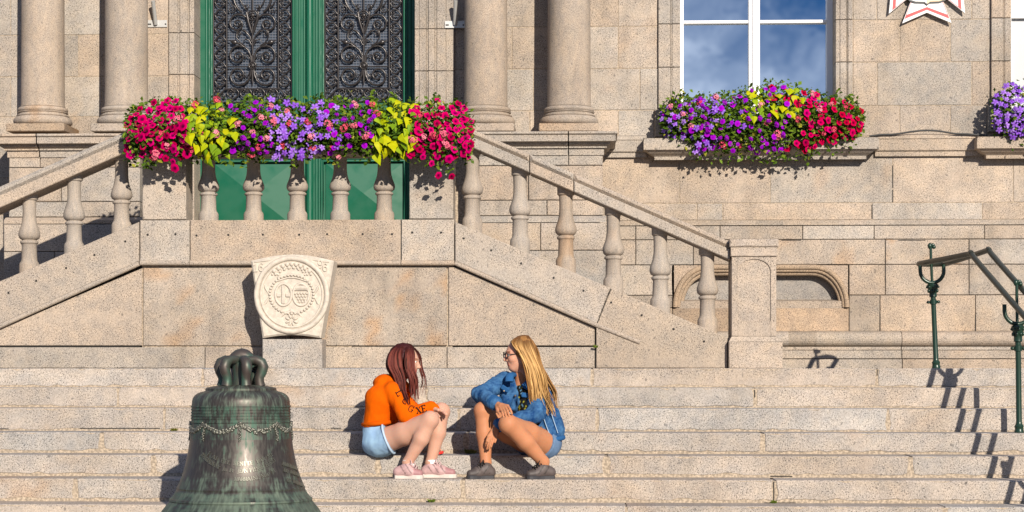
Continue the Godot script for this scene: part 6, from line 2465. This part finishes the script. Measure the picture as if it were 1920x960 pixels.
func build_orange_person() -> void:
	var base := at(740, 690, -0.4)
	var t := thing("person", "seated person in orange hoodie and light denim shorts with dark red hair", "person", Vector3(base.x, NOSE[2], -0.4))
	var skin := Color(0.52, 0.295, 0.21)
	var pelvis := at(706, 826, -0.42)
	var waist := at(702, 792, -0.41)
	var chest := at(718, 748, -0.40)
	var nb := at(744, 717, -0.40)
	var hipN := at(715, 829, -0.32)
	var hipF := at(716, 826, -0.51)
	var kneN := at(806, 788, -0.10)
	var clfN := at(793, 822, -0.10)
	var ankN := at(764, 868, -0.13)
	var kneF := at(827, 772, -0.29)
	var clfF := at(824, 812, -0.28)
	var ankF := at(807, 868, -0.27)
	var shN := at(736, 733, -0.26)
	var elN := at(762, 779, -0.19)
	var wrN := at(808, 764, -0.22)
	var shF := at(740, 731, -0.54)
	var elF := at(788, 786, -0.53)
	var wrF := at(812, 828, -0.45)
	var lo := at(676, 900, -0.2)
	lo.z = -0.66
	var hi := at(850, 690, -0.2)
	hi.z = 0.0
	var s := SDF.new(lo, hi, 0.009)
	s.ell(pelvis, Vector3(0.10, 0.095, 0.16), Basis.IDENTITY, 0.03)
	s.cap(pelvis, waist, 0.10, 0.09, 0.04)
	for w: float in [-0.06, 0.06]:
		s.cap(waist + Vector3(0, 0, w), chest + Vector3(0, 0, w * 1.2), 0.075, 0.085, 0.04)
		s.cap(chest + Vector3(0, 0, w * 1.2), nb + Vector3(-0.02, -0.04, w * 0.9), 0.085, 0.06, 0.04)
	s.cap(nb - Vector3(0.01, 0.05, 0), nb + Vector3(0.03, 0.04, 0), 0.06, 0.048, 0.03)
	for q in [[hipN, kneN, clfN, ankN], [hipF, kneF, clfF, ankF]]:
		var mid: Vector3 = q[0].lerp(q[1], 0.5) + Vector3(0, -0.012, 0)
		s.cap(q[0], mid, 0.096, 0.082, 0.03)
		s.cap(mid, q[1], 0.082, 0.060, 0.03)
		s.ell(q[1] + Vector3(0.004, 0.006, 0.0), Vector3(0.057, 0.057, 0.055), Basis.IDENTITY, 0.02)
		var back := Vector3(-0.012, 0, 0)
		s.cap(q[1], q[2] + back, 0.054, 0.056, 0.02)
		s.cap(q[2] + back, q[3], 0.054, 0.036, 0.02)
		s.cap(q[3], q[3] + Vector3(0.012, -0.06, 0.0), 0.035, 0.036, 0.02)
	s.cap(shN, elN, 0.045, 0.038, 0.02)
	s.cap(elN, wrN, 0.038, 0.028, 0.02)
	s.cap(shF, elF, 0.045, 0.038, 0.02)
	s.cap(elF, wrF, 0.038, 0.027, 0.02)
	var body := MB.new()
	s.mesh(body, flat_col(skin))
	var hc := at(760, 679, -0.40)
	head_into(body, hc, Vector3(1.0, -0.16, 0.12), Vector3(0.16, 1.0, 0), skin, nb)
	hand_into(body, wrN + Vector3(-0.01, 0.0, 0), at(822, 770, -0.19), Vector3(0, 0.2, 1), [at(836, 778, -0.14), at(838, 777, -0.165), at(838, 777, -0.19), at(836, 778, -0.215)], at(824, 781, -0.14), Vector3(0, 1, 0), skin)
	hand_into(body, wrF, at(818, 840, -0.43), Vector3(0.4, 0.2, 1), [at(828, 850, -0.40), at(829, 850, -0.42), at(828, 851, -0.44), at(826, 851, -0.46)], at(826, 843, -0.39), Vector3(1, 0, 0), skin)
	part(body, "body", M.skin, t)
	# hoodie
	var orange := Color(0.62, 0.098, 0.002)
	var hs := SDF.new(lo, hi, 0.009)
	for w: float in [-0.075, 0.075]:
		hs.cap(waist + Vector3(0.012, -0.05, w), chest + Vector3(-0.01, 0, w * 1.1), 0.085, 0.098, 0.05)
		hs.cap(chest + Vector3(-0.01, 0, w * 1.1), nb + Vector3(-0.03, -0.035, w * 1.0), 0.096, 0.060, 0.05)
	hs.cap(chest + Vector3(0.06, -0.02, 0), waist + Vector3(0.10, 0.02, 0), 0.075, 0.07, 0.05)
	hs.cap(shN, elN, 0.062, 0.058, 0.025)
	hs.cap(elN, wrN, 0.056, 0.042, 0.025)
	hs.cap(wrN, at(815, 766, -0.21), 0.040, 0.034, 0.012)
	hs.cap(shF, elF, 0.062, 0.056, 0.025)
	hs.cap(elF, wrF, 0.054, 0.040, 0.025)
	# hood lying on the back and collar
	hs.ell(at(716, 715, -0.40), Vector3(0.066, 0.046, 0.125), Basis(Vector3.BACK, 0.5), 0.015)
	hs.ell(at(735, 712, -0.40), Vector3(0.058, 0.034, 0.10), Basis(Vector3.BACK, -0.3), 0.02)
	hs.cap(at(755, 716, -0.33), at(768, 735, -0.36), 0.028, 0.03, 0.02)
	hs.cap(at(755, 716, -0.47), at(768, 735, -0.44), 0.028, 0.03, 0.02)
	hs.cap(chest + Vector3(0.06, 0.05, 0), nb + Vector3(0.04, -0.07, 0), 0.085, 0.06, 0.04)
	hs.cut(at(716, 798, -0.4), Vector3(0.10, -1, 0), 0.30)
	var hm := MB.new()
	hs.mesh(hm, flat_col(orange), 0.008, nz, 9.0)
	var ho := part(hm, "hoodie", M.cloth, t)
	# ribbed hem
	var hem := MB.new()
	hem.col = orange * 0.82
	var ring := []
	for i in 24:
		var a := TAU * i / 24.0
		ring.append(at(707, 793, -0.41) + Vector3(cos(a) * 0.108 + 0.01, cos(a) * 0.010, sin(a) * 0.168))
	hem.tube(ring, 0.017, 8, true)
	part(hem, "hem", M.cloth, ho)
	# print on the sleeve, set on the cloth along the arm
	var pr := MB.new()
	var ax := (elN - shN).normalized()
	var i0 := 0
	for q in [["L", 750, 736, -1.0, 0.052], ["C", 762, 750, -0.75, 0.056], ["G", 772, 766, -0.5, 0.046], ["X", 786, 769, 0.2, 0.044], ["E", 796, 766, 0.25, 0.048]]:
		var sa := shN if q[1] < 765 else elN
		var sb := elN if q[1] < 765 else wrN
		var c := at(q[1], q[2], -0.2)
		var tt := clampf((Vector2(c.x, c.y) - Vector2(sa.x, sa.y)).dot(Vector2(sb.x - sa.x, sb.y - sa.y)) / Vector2(sb.x - sa.x, sb.y - sa.y).length_squared(), 0, 1)
		var axis := sa.lerp(sb, tt)
		var rr: float = (0.062 if q[1] < 765 else lerpf(0.058, 0.044, tt)) + 0.010
		var tilt: float = q[3]
		text_into(pr, q[0], q[4], 0.001, func(p: Vector3) -> Vector3:
			var w := c + Vector3(p.x * cos(tilt) - p.y * sin(tilt), p.x * sin(tilt) + p.y * cos(tilt), 0)
			var dd := (sb - sa).normalized()
			var off := w - axis
			off.z = 0
			var along := off.dot(dd)
			var perp := (off - dd * along)
			perp.z = 0
			var hgt := minf(perp.length(), rr * 0.96)
			var dir := perp.normalized() if perp.length() > 1e-5 else Vector3.UP
			return axis + dd * along + dir * hgt + Vector3(0, 0, sqrt(rr * rr - hgt * hgt) + p.z))
	for i in pr.c.size():
		pr.c[i] = Color(0.03, 0.015, 0.01)
	part(pr, "sleeve_print", M.cloth, ho)
	# shorts
	var denim := Color(0.27, 0.42, 0.58)
	var ss := SDF.new(lo, hi, 0.009)
	ss.ell(pelvis + Vector3(0, 0.005, 0), Vector3(0.112, 0.105, 0.175), Basis.IDENTITY, 0.03)
	ss.cap(pelvis, waist + Vector3(0.004, -0.01, 0), 0.112, 0.094, 0.03)
	for w: float in [-0.07, 0.07]:
		ss.cap(pelvis + Vector3(0, 0, w), waist + Vector3(0.012, -0.005, w), 0.10, 0.080, 0.03)
	for q in [[hipN, kneN], [hipF, kneF]]:
		ss.cap(q[0], q[0].lerp(q[1], 0.45), 0.110, 0.102, 0.03)
	ss.cut(at(731, 822, -0.3), Vector3(0.93, 0.36, 0.1), 0.5)
	var sm := MB.new()
	ss.mesh(sm, func(p: Vector3) -> Color:
		var k := 1.0 + nz2.get_noise_3d(p.x * 30, p.y * 30, p.z * 30) * 0.14 + nz.get_noise_3d(p.x * 8, p.y * 8, p.z * 8) * 0.18
		return Color(denim.r * k, denim.g * k, denim.b * (0.5 + 0.5 * k)), 0.006, nz, 12.0)
	var so := part(sm, "shorts", M.cloth, t)
	var seam := MB.new()
	seam.col = Color(0.40, 0.52, 0.64)
	var hm2 := []
	var hn := Vector3(0.93, 0.36, 0.1).normalized()
	var hc0 := at(731, 822, -0.3)
	var hv := hn.cross(Vector3.BACK).normalized()
	var hw := hn.cross(hv)
	var ctr := hipN.lerp(kneN, 0.2)
	ctr -= hn * hn.dot(ctr - hc0)
	for i in 28:
		var a := TAU * i / 28.0
		hm2.append(ctr + (hv * cos(a) * 0.112 + hw * sin(a) * 0.106) - hn * 0.006)
	seam.tube(hm2, 0.008, 6, true, 1.0)
	part(seam, "hem", M.cloth, so)
	# socks and shoes
	for q in [[ankN, at(740, 897, -0.13), at(793, 897, -0.10)], [ankF, at(790, 896, -0.27), at(856, 896, -0.24)]]:
		var hl: Vector3 = q[1]
		var te: Vector3 = q[2]
		hl.y = NOSE[1]
		te.y = NOSE[1]
		var sk := MB.new()
		sk.col = Color(0.80, 0.78, 0.76)
		var tp: Vector3 = q[0] + Vector3(0.004, 0.026, 0)
		var bt: Vector3 = q[0] + Vector3(0.010, -0.062, 0)
		sk.tube([bt, bt.lerp(tp, 0.5), tp.lerp(bt, 0.06), tp], [0.041, 0.0405, 0.0405, 0.0365], 16)
		part(sk, "sock", M.cloth, t)
		shoe(t, hl, te, q[0], Color(0.45, 0.285, 0.275), Color(0.58, 0.52, 0.46), Color(0.33, 0.165, 0.17), Color(0.55, 0.40, 0.39))
	# hair
	var hb := MB.new()
	var Hs := SDF.new(hc - Vector3.ONE * 0.16, hc + Vector3.ONE * 0.16, 0.007)
	Hs.ell(hc + Vector3(-0.016, 0.034, 0), Vector3(0.105, 0.104, 0.092), Basis.IDENTITY, 0.01)
	Hs.ell(hc + Vector3(-0.045, -0.01, 0), Vector3(0.078, 0.108, 0.086), Basis.IDENTITY, 0.03)
	Hs.cut(hc + Vector3(0.066, 0.03, 0), Vector3(1, 0.30, 0), 0.3)
	Hs.mesh(hb, flat_col(Color(0.045, 0.010, 0.008)), 0.006, nz, 30.0)
	var g := func(l: Array) -> Array:
		var o := []
		for q in l:
			o.append(at(q[0], q[1], q[2]))
		return o
	var cols := [Color(0.038, 0.008, 0.007), Color(0.19, 0.048, 0.034), Color(0.040, 0.008, 0.007)]
	strands(hb, [g.call([[752, 645, -0.40], [733, 660, -0.32], [730, 684, -0.29], [739, 708, -0.28], [750, 738, -0.23], [760, 764, -0.165]]),
		g.call([[756, 644, -0.40], [742, 660, -0.305], [740, 684, -0.27], [748, 708, -0.25], [757, 738, -0.20], [766, 768, -0.15]]),
		g.call([[760, 644, -0.40], [752, 660, -0.30], [752, 684, -0.265], [756, 708, -0.25], [763, 736, -0.21], [769, 762, -0.16]])], 210, 0.0034, cols, 5, 0.013, 0.5)
	strands(hb, [g.call([[763, 644, -0.40], [762, 660, -0.30], [762, 686, -0.27], [766, 708, -0.26], [770, 728, -0.26], [773, 748, -0.24]]),
		g.call([[767, 645, -0.40], [768, 662, -0.305], [768, 688, -0.275], [772, 710, -0.275], [776, 735, -0.27], [776, 762, -0.22]]),
		g.call([[771, 646, -0.40], [777, 662, -0.33], [776, 690, -0.31], [781, 712, -0.31], [785, 735, -0.29], [782, 766, -0.24]])], 120, 0.0030, cols, 6, 0.013, 0.45)
	strands(hb, [g.call([[772, 648, -0.42], [786, 664, -0.40], [791, 690, -0.40], [794, 712, -0.38], [797, 730, -0.36], [794, 748, -0.34]]),
		g.call([[770, 648, -0.44], [786, 666, -0.46], [790, 692, -0.47], [791, 712, -0.46], [790, 732, -0.44], [786, 752, -0.42]])], 26, 0.0014, cols, 7, 0.020)
	strands(hb, [g.call([[752, 645, -0.42], [732, 660, -0.46], [728, 684, -0.46], [734, 704, -0.45], [742, 722, -0.44], [750, 740, -0.42]]),
		g.call([[748, 646, -0.40], [730, 664, -0.38], [727, 686, -0.36], [733, 704, -0.33], [742, 722, -0.30], [750, 742, -0.25]])], 130, 0.0036, cols, 8, 0.012, 0.5)
	part(hb, "hair", M.hair, t)
	# small red thing in the lowered hand
	var ph := MB.new()
	var pc := at(825, 849, -0.395)
	ph.col = Color(0.70, 0.02, 0.012)
	ph.box(pc, Vector3(0.05, 0.018, 0.085), 0.005, Basis(Vector3.BACK, 0.2))
	var po := part(ph, "phone", M.painted)
	tag(po, "bright red phone held low beside the pale shin", "phone")

func build_denim_person() -> void:
	var base := at(1005, 690, -0.42)
	var t := thing("person", "seated person in blue denim jacket with long blonde hair and glasses", "person", Vector3(base.x, NOSE[2], -0.42))
	var skin := Color(0.46, 0.20, 0.10)
	var face := Color(0.55, 0.285, 0.19)
	var pelvis := at(1020, 830, -0.47)
	var waist := at(1018, 798, -0.45)
	var chest := at(998, 750, -0.41)
	var nb := at(981, 716, -0.39)
	var hipR := at(1002, 836, -0.53)
	var hipL := at(1022, 833, -0.38)
	var kneR := at(905, 770, -0.20)
	var clfR := at(908, 812, -0.19)
	var ankR := at(911, 868, -0.15)
	var kneL := at(953, 795, 0.03)
	var clfL := at(983, 826, -0.03)
	var ankL := at(1019, 866, -0.12)
	var shR := at(947, 715, -0.42)
	var elR := at(900, 740, -0.27)
	var wrR := at(931, 757, -0.08)
	var shL := at(1008, 724, -0.38)
	var elL := at(1006, 776, -0.22)
	var wrL := at(931, 799, -0.13)
	var lo := at(868, 900, -0.2)
	lo.z = -0.70
	var hi := at(1064, 690, -0.2)
	hi.z = 0.14
	var s := SDF.new(lo, hi, 0.009)
	s.ell(pelvis, Vector3(0.115, 0.10, 0.14), Basis.IDENTITY, 0.03)
	s.cap(pelvis, waist, 0.11, 0.095, 0.04)
	s.cap(waist, chest, 0.095, 0.11, 0.04)
	s.cap(chest, nb - Vector3(0, 0.04, 0), 0.11, 0.06, 0.04)
	s.cap(nb - Vector3(0, 0.04, 0), nb + Vector3(-0.015, 0.05, 0.01), 0.06, 0.046, 0.03)
	s.cap(hipR, hipR.lerp(kneR, 0.5) + Vector3(0, -0.02, 0), 0.096, 0.082, 0.03)
	s.cap(hipR.lerp(kneR, 0.5) + Vector3(0, -0.02, 0), kneR, 0.082, 0.060, 0.03)
	s.ell(kneR, Vector3(0.055, 0.058, 0.058), Basis.IDENTITY, 0.02)
	s.cap(kneR, clfR, 0.055, 0.056, 0.02)
	s.cap(clfR, ankR, 0.055, 0.037, 0.02)
	s.cap(ankR, ankR + Vector3(-0.01, -0.06, 0), 0.036, 0.036, 0.02)
	s.cap(hipL, hipL.lerp(kneL, 0.5), 0.098, 0.086, 0.03)
	s.cap(hipL.lerp(kneL, 0.5), kneL, 0.086, 0.066, 0.03)
	s.ell(kneL, Vector3(0.058, 0.062, 0.060), Basis.IDENTITY, 0.02)
	s.cap(kneL, clfL + Vector3(0.008, -0.008, -0.01), 0.058, 0.060, 0.02)
	s.cap(clfL + Vector3(0.008, -0.008, -0.01), ankL, 0.060, 0.040, 0.02)
	s.cap(ankL, ankL + Vector3(-0.005, -0.06, 0), 0.038, 0.038, 0.02)
	for q in [[shR, elR, wrR], [shL, elL, wrL]]:
		s.cap(q[0], q[1], 0.045, 0.038, 0.02)
		s.cap(q[1], q[2], 0.038, 0.026, 0.02)
	var body := MB.new()
	s.mesh(body, flat_col(skin))
	var hc := at(973, 666, -0.37)
	var hbas := head_into(body, hc, Vector3(-1.0, -0.14, 0.30), Vector3(-0.10, 1.0, 0.05), face, nb)
	hand_into(body, wrR, at(946, 765, 0.005), Vector3(0.8, 0.5, 0.2), [at(944, 782, 0.065), at(949.5, 783, 0.075), at(955, 781, 0.075), at(960, 776, 0.065)], at(937, 777, 0.05), Vector3(0.1, 0.4, 0.8), skin)
	hand_into(body, wrL, at(922, 815, -0.085), Vector3(-0.75, -0.35, 0.35), [at(921, 838, -0.06), at(917, 841, -0.065), at(913, 842, -0.075), at(910.5, 836, -0.09)], at(928, 829, -0.06), Vector3(0.0, 0.0, 1), skin)
	part(body, "body", M.skin, t)
	# black T-shirt with print, seen in the open jacket
	var ts := SDF.new(at(930, 850, -0.5) - Vector3(0, 0, 0.2), at(1060, 690, -0.2) + Vector3(0, 0, 0.2), 0.010)
	ts.cap(waist + Vector3(-0.012, -0.02, 0.02), chest + Vector3(-0.012, 0, 0.02), 0.105, 0.120, 0.04)
	ts.cap(chest + Vector3(-0.012, 0, 0.02), nb - Vector3(0, 0.05, -0.01), 0.118, 0.062, 0.04)
	var tm := MB.new()
	ts.mesh(tm, func(p: Vector3) -> Color:
		var q := nz2.get_noise_3d(p.x * 34, p.y * 34, 3.0)
		if q > 0.30: return Color(0.45, 0.42, 0.05)
		if q < -0.36: return Color(0.14, 0.30, 0.42)
		return Color(0.012, 0.012, 0.014))
	part(tm, "t_shirt", M.cloth, t)
	# jacket
	var js := SDF.new(lo, hi, 0.009)
	js.cap(waist + Vector3(0.008, -0.05, 0.0), chest + Vector3(0.01, 0, 0), 0.125, 0.128, 0.05)
	js.cap(waist + Vector3(0.045, -0.03, 0.03), waist + Vector3(0.03, 0.06, 0.0), 0.105, 0.10, 0.05)
	js.cap(chest + Vector3(0.01, 0, 0), nb + Vector3(0.01, -0.055, -0.01), 0.128, 0.062, 0.05)
	js.cap(chest, shR, 0.08, 0.062, 0.04)
	js.cap(chest, at(955, 752, -0.36), 0.09, 0.075, 0.04)
	js.cap(chest, shL, 0.08, 0.062, 0.04)
	js.cap(shR, elR, 0.064, 0.058, 0.025)
	js.cap(elR, wrR.lerp(elR, 0.08), 0.056, 0.046, 0.025)
	js.cap(shL, elL, 0.064, 0.060, 0.025)
	js.cap(elL, wrL.lerp(elL, 0.06), 0.058, 0.044, 0.025)
	# open front: a slot facing the viewer's left
	js.ell(at(964, 758, -0.25), Vector3(0.024, 0.115, 0.085), Basis(Vector3.BACK, -0.12), 0.012, true)
	js.cut(at(1030, 829, -0.4), Vector3(0.12, -1, 0.1), 0.34)
	var jm := MB.new()
	js.mesh(jm, func(p: Vector3) -> Color:
		var a := nz.get_noise_3d(p.x * 9, p.y * 9, p.z * 9)
		var b := nz2.get_noise_3d(p.x * 42, p.y * 60, p.z * 42)
		var k := clampf(0.38 + a * 0.55 + b * 0.40, 0.0, 1.0)
		return Color(0.007, 0.038, 0.135).lerp(Color(0.085, 0.21, 0.37), k), 0.015, nz, 10.5)
	var jo := part(jm, "jacket", M.cloth, t)
	# collar, flaps, cuffs, hem, seams
	var dm := Color(0.026, 0.095, 0.235)
	var piece := func(called: String, f: Callable) -> void:
		var q := MB.new()
		q.col = dm
		f.call(q)
		part(q, called, M.cloth, jo)
	piece.call("collar", func(q: MB) -> void:
		q.tube(smooth([at(955, 716, -0.27), at(957, 704, -0.30), at(972, 703, -0.44), at(1000, 705, -0.44), at(997, 713, -0.32), at(983, 726, -0.275)]), 0.020, 8, false, 1.6))
	piece.call("cuff", func(q: MB) -> void:
		var c := wrR.lerp(elR, 0.12)
		var d := (wrR - elR).normalized()
		q.tube([c - d * 0.025, c + d * 0.02], 0.052, 16))
	piece.call("cuff", func(q: MB) -> void:
		var c := wrL.lerp(elL, 0.08)
		var d := (wrL - elL).normalized()
		q.tube([c - d * 0.025, c + d * 0.02], 0.049, 16))
	piece.call("pocket_flap", func(q: MB) -> void:
		q.box(at(947, 729, -0.275), Vector3(0.066, 0.034, 0.012), 0.005, Basis(Vector3.UP, -0.35) * Basis(Vector3.BACK, -0.55))
		q.col = Color(0.45, 0.35, 0.22)
		q.blob(at(945, 733, -0.262), Vector3.ONE * 0.0055, 8, 6))
	piece.call("pocket_flap", func(q: MB) -> void:
		q.box(at(986, 741, -0.262), Vector3(0.062, 0.034, 0.012), 0.005, Basis(Vector3.UP, 0.1) * Basis(Vector3.BACK, -0.12)))
	piece.call("seams", func(q: MB) -> void:
		q.col = Color(0.30, 0.42, 0.55)
		q.tube(smooth([at(1018, 779, -0.295), at(1025, 800, -0.298), at(1031, 815, -0.300)]), 0.0035, 5)
		q.tube(smooth([at(1034, 776, -0.315), at(1041, 797, -0.318), at(1046, 812, -0.325)]), 0.0035, 5)
		q.tube(smooth([at(1010, 800, -0.295), at(1015, 815, -0.29), at(1022, 826, -0.29)]), 0.006, 6))
	piece.call("waistband", func(q: MB) -> void:
		var ring := []
		for i in 24:
			var a := TAU * i / 24.0
			ring.append(at(1026, 826, -0.43) + Vector3(cos(a) * 0.118, cos(a) * 0.022, sin(a) * 0.125))
		q.tube(ring, 0.014, 8, true, 1.3))
	piece.call("buttons", func(q: MB) -> void:
		q.col = Color(0.12, 0.10, 0.09)
		for w in [[1015, 801, -0.285], [1024, 824, -0.275], [966, 742, -0.29], [937, 806, -0.075]]:
			q.blob(at(w[0], w[1], w[2]), Vector3.ONE * 0.008, 8, 6))
	# shorts
	var ss := SDF.new(lo, hi, 0.010)
	ss.ell(pelvis, Vector3(0.125, 0.108, 0.15), Basis.IDENTITY, 0.03)
	ss.cap(pelvis, waist, 0.12, 0.10, 0.03)
	ss.cap(hipL, hipL.lerp(kneL, 0.3), 0.112, 0.105, 0.03)
	ss.cap(hipR, hipR.lerp(kneR, 0.3), 0.108, 0.100, 0.03)
	ss.cut(hipL.lerp(kneL, 0.08), (kneL - hipL) + Vector3(-0.1, 0, 0), 0.5)
	var sm := MB.new()
	ss.mesh(sm, func(p: Vector3) -> Color:
		var k := 1.0 + nz2.get_noise_3d(p.x * 30, p.y * 30, p.z * 30) * 0.2
		return Color(0.12 * k, 0.19 * k, 0.30 * k))
	part(sm, "shorts", M.cloth, t)
	for q in [[ankR, at(926, 897, -0.14), at(875, 897, -0.07)], [ankL, at(1039, 897, -0.14), at(986, 897, -0.06)]]:
		var hl: Vector3 = q[1]
		var te: Vector3 = q[2]
		hl.y = NOSE[1]
		te.y = NOSE[1]
		shoe(t, hl, te, q[0], Color(0.085, 0.066, 0.060), Color(0.028, 0.029, 0.033), Color(0.060, 0.048, 0.045), Color(0.006, 0.006, 0.006))
	# hair
	var hb := MB.new()
	var up := hbas.y
	var fw := -hbas.z
	var Hs := SDF.new(hc - Vector3.ONE * 0.17, hc + Vector3.ONE * 0.17, 0.007)
	Hs.ell(hc + up * 0.036 - fw * 0.026, Vector3(0.094, 0.100, 0.104), hbas, 0.01)
	Hs.ell(hc - up * 0.02 - fw * 0.055, Vector3(0.088, 0.105, 0.072), hbas, 0.03)
	Hs.cut(hc + fw * 0.036 + up * 0.03, fw + up * 0.55, 0.3)
	Hs.mesh(hb, flat_col(Color(0.27, 0.13, 0.042)), 0.006, nz, 30.0)
	var g := func(l: Array) -> Array:
		var o := []
		for q in l:
			o.append(at(q[0], q[1], q[2]))
		return o
	var cols := [Color(0.23, 0.105, 0.028), Color(0.66, 0.41, 0.16), Color(0.13, 0.056, 0.018)]
	strands(hb, [g.call([[975, 630, -0.38], [960, 642, -0.285], [979, 667, -0.265], [987, 692, -0.25], [990, 722, -0.24], [998, 750, -0.225], [1010, 776, -0.20]]),
		g.call([[980, 629, -0.38], [976, 646, -0.275], [988, 670, -0.255], [996, 695, -0.245], [1000, 724, -0.24], [1008, 752, -0.23], [1016, 784, -0.215]]),
		g.call([[985, 629, -0.38], [988, 648, -0.28], [996, 672, -0.265], [1004, 698, -0.26], [1010, 728, -0.265], [1022, 756, -0.265], [1030, 784, -0.26]]),
		g.call([[990, 630, -0.39], [1000, 650, -0.30], [1007, 674, -0.29], [1018, 702, -0.295], [1028, 732, -0.30], [1038, 758, -0.305], [1043, 784, -0.30]])], 560, 0.0034, cols, 15, 0.020, 0.6)
	strands(hb, [g.call([[992, 632, -0.40], [1006, 656, -0.36], [1014, 682, -0.37], [1024, 706, -0.38], [1036, 732, -0.38], [1044, 756, -0.37], [1046, 778, -0.36]]),
		g.call([[986, 630, -0.42], [1003, 654, -0.44], [1010, 682, -0.47], [1018, 706, -0.49], [1028, 732, -0.50], [1036, 756, -0.49], [1040, 776, -0.47]])], 240, 0.0034, cols, 16, 0.020, 0.6)
	strands(hb, [g.call([[972, 630, -0.39], [956, 642, -0.40], [960, 662, -0.455], [968, 690, -0.47], [974, 712, -0.46], [980, 730, -0.44], [984, 744, -0.42]]),
		g.call([[984, 630, -0.40], [978, 646, -0.47], [985, 670, -0.48], [992, 696, -0.48], [998, 720, -0.48], [1004, 744, -0.47], [1010, 764, -0.46]])], 90, 0.004, cols, 17, 0.014)
	part(hb, "hair", M.hair, t)
	# glasses
	var gl := MB.new()
	gl.col = Color(0.018, 0.014, 0.012)
	for q: float in [-1.0, 1.0]:
		var ring := []
		for i in 18:
			var a := TAU * i / 18.0
			ring.append(hc + hbas.x * (q * 0.032 + cos(a) * 0.026) + up * (0.010 + sin(a) * 0.023) + fw * (0.100 - absf(cos(a) * 0.002)))
		gl.tube(ring, 0.0034, 6, true)
		gl.tube([hc + hbas.x * q * 0.058 + up * 0.018 + fw * 0.097, hc + hbas.x * q * 0.078 + up * 0.012 + fw * 0.0], 0.003, 6)
	gl.tube([hc + hbas.x * -0.007 + up * 0.015 + fw * 0.101, hc + up * 0.019 + fw * 0.104, hc + hbas.x * 0.007 + up * 0.015 + fw * 0.101], 0.003, 6)
	part(gl, "glasses", M.painted, t)
	# wristband
	var wb := MB.new()
	wb.col = Color(0.62, 0.13, 0.12)
	var wr := []
	var wd := (at(946, 765, 0.005) - wrR).normalized()
	for i in 14:
		var a := TAU * i / 14.0
		var v := wd.cross(Vector3.UP).normalized()
		wr.append(wrR + wd * 0.012 + (v * cos(a) + wd.cross(v) * sin(a)) * 0.0255)
	wb.tube(wr, 0.0035, 6, true)
	part(wb, "wristband", M.painted, t)

func people_materials() -> void:
	var sk := mat("skin", Color(1, 1, 1), 0.55, 0.0, true)
	sk.metallic_specular = 0.3
	sk.subsurf_scatter_enabled = true
	sk.subsurf_scatter_strength = 0.15
	mat("cloth", Color(1, 1, 1), 0.9, 0.0, true)
	M.cloth.metallic_specular = 0.2
	mat("hair", Color(1, 1, 1), 0.55, 0.0, true)
	M.hair.metallic_specular = 0.3
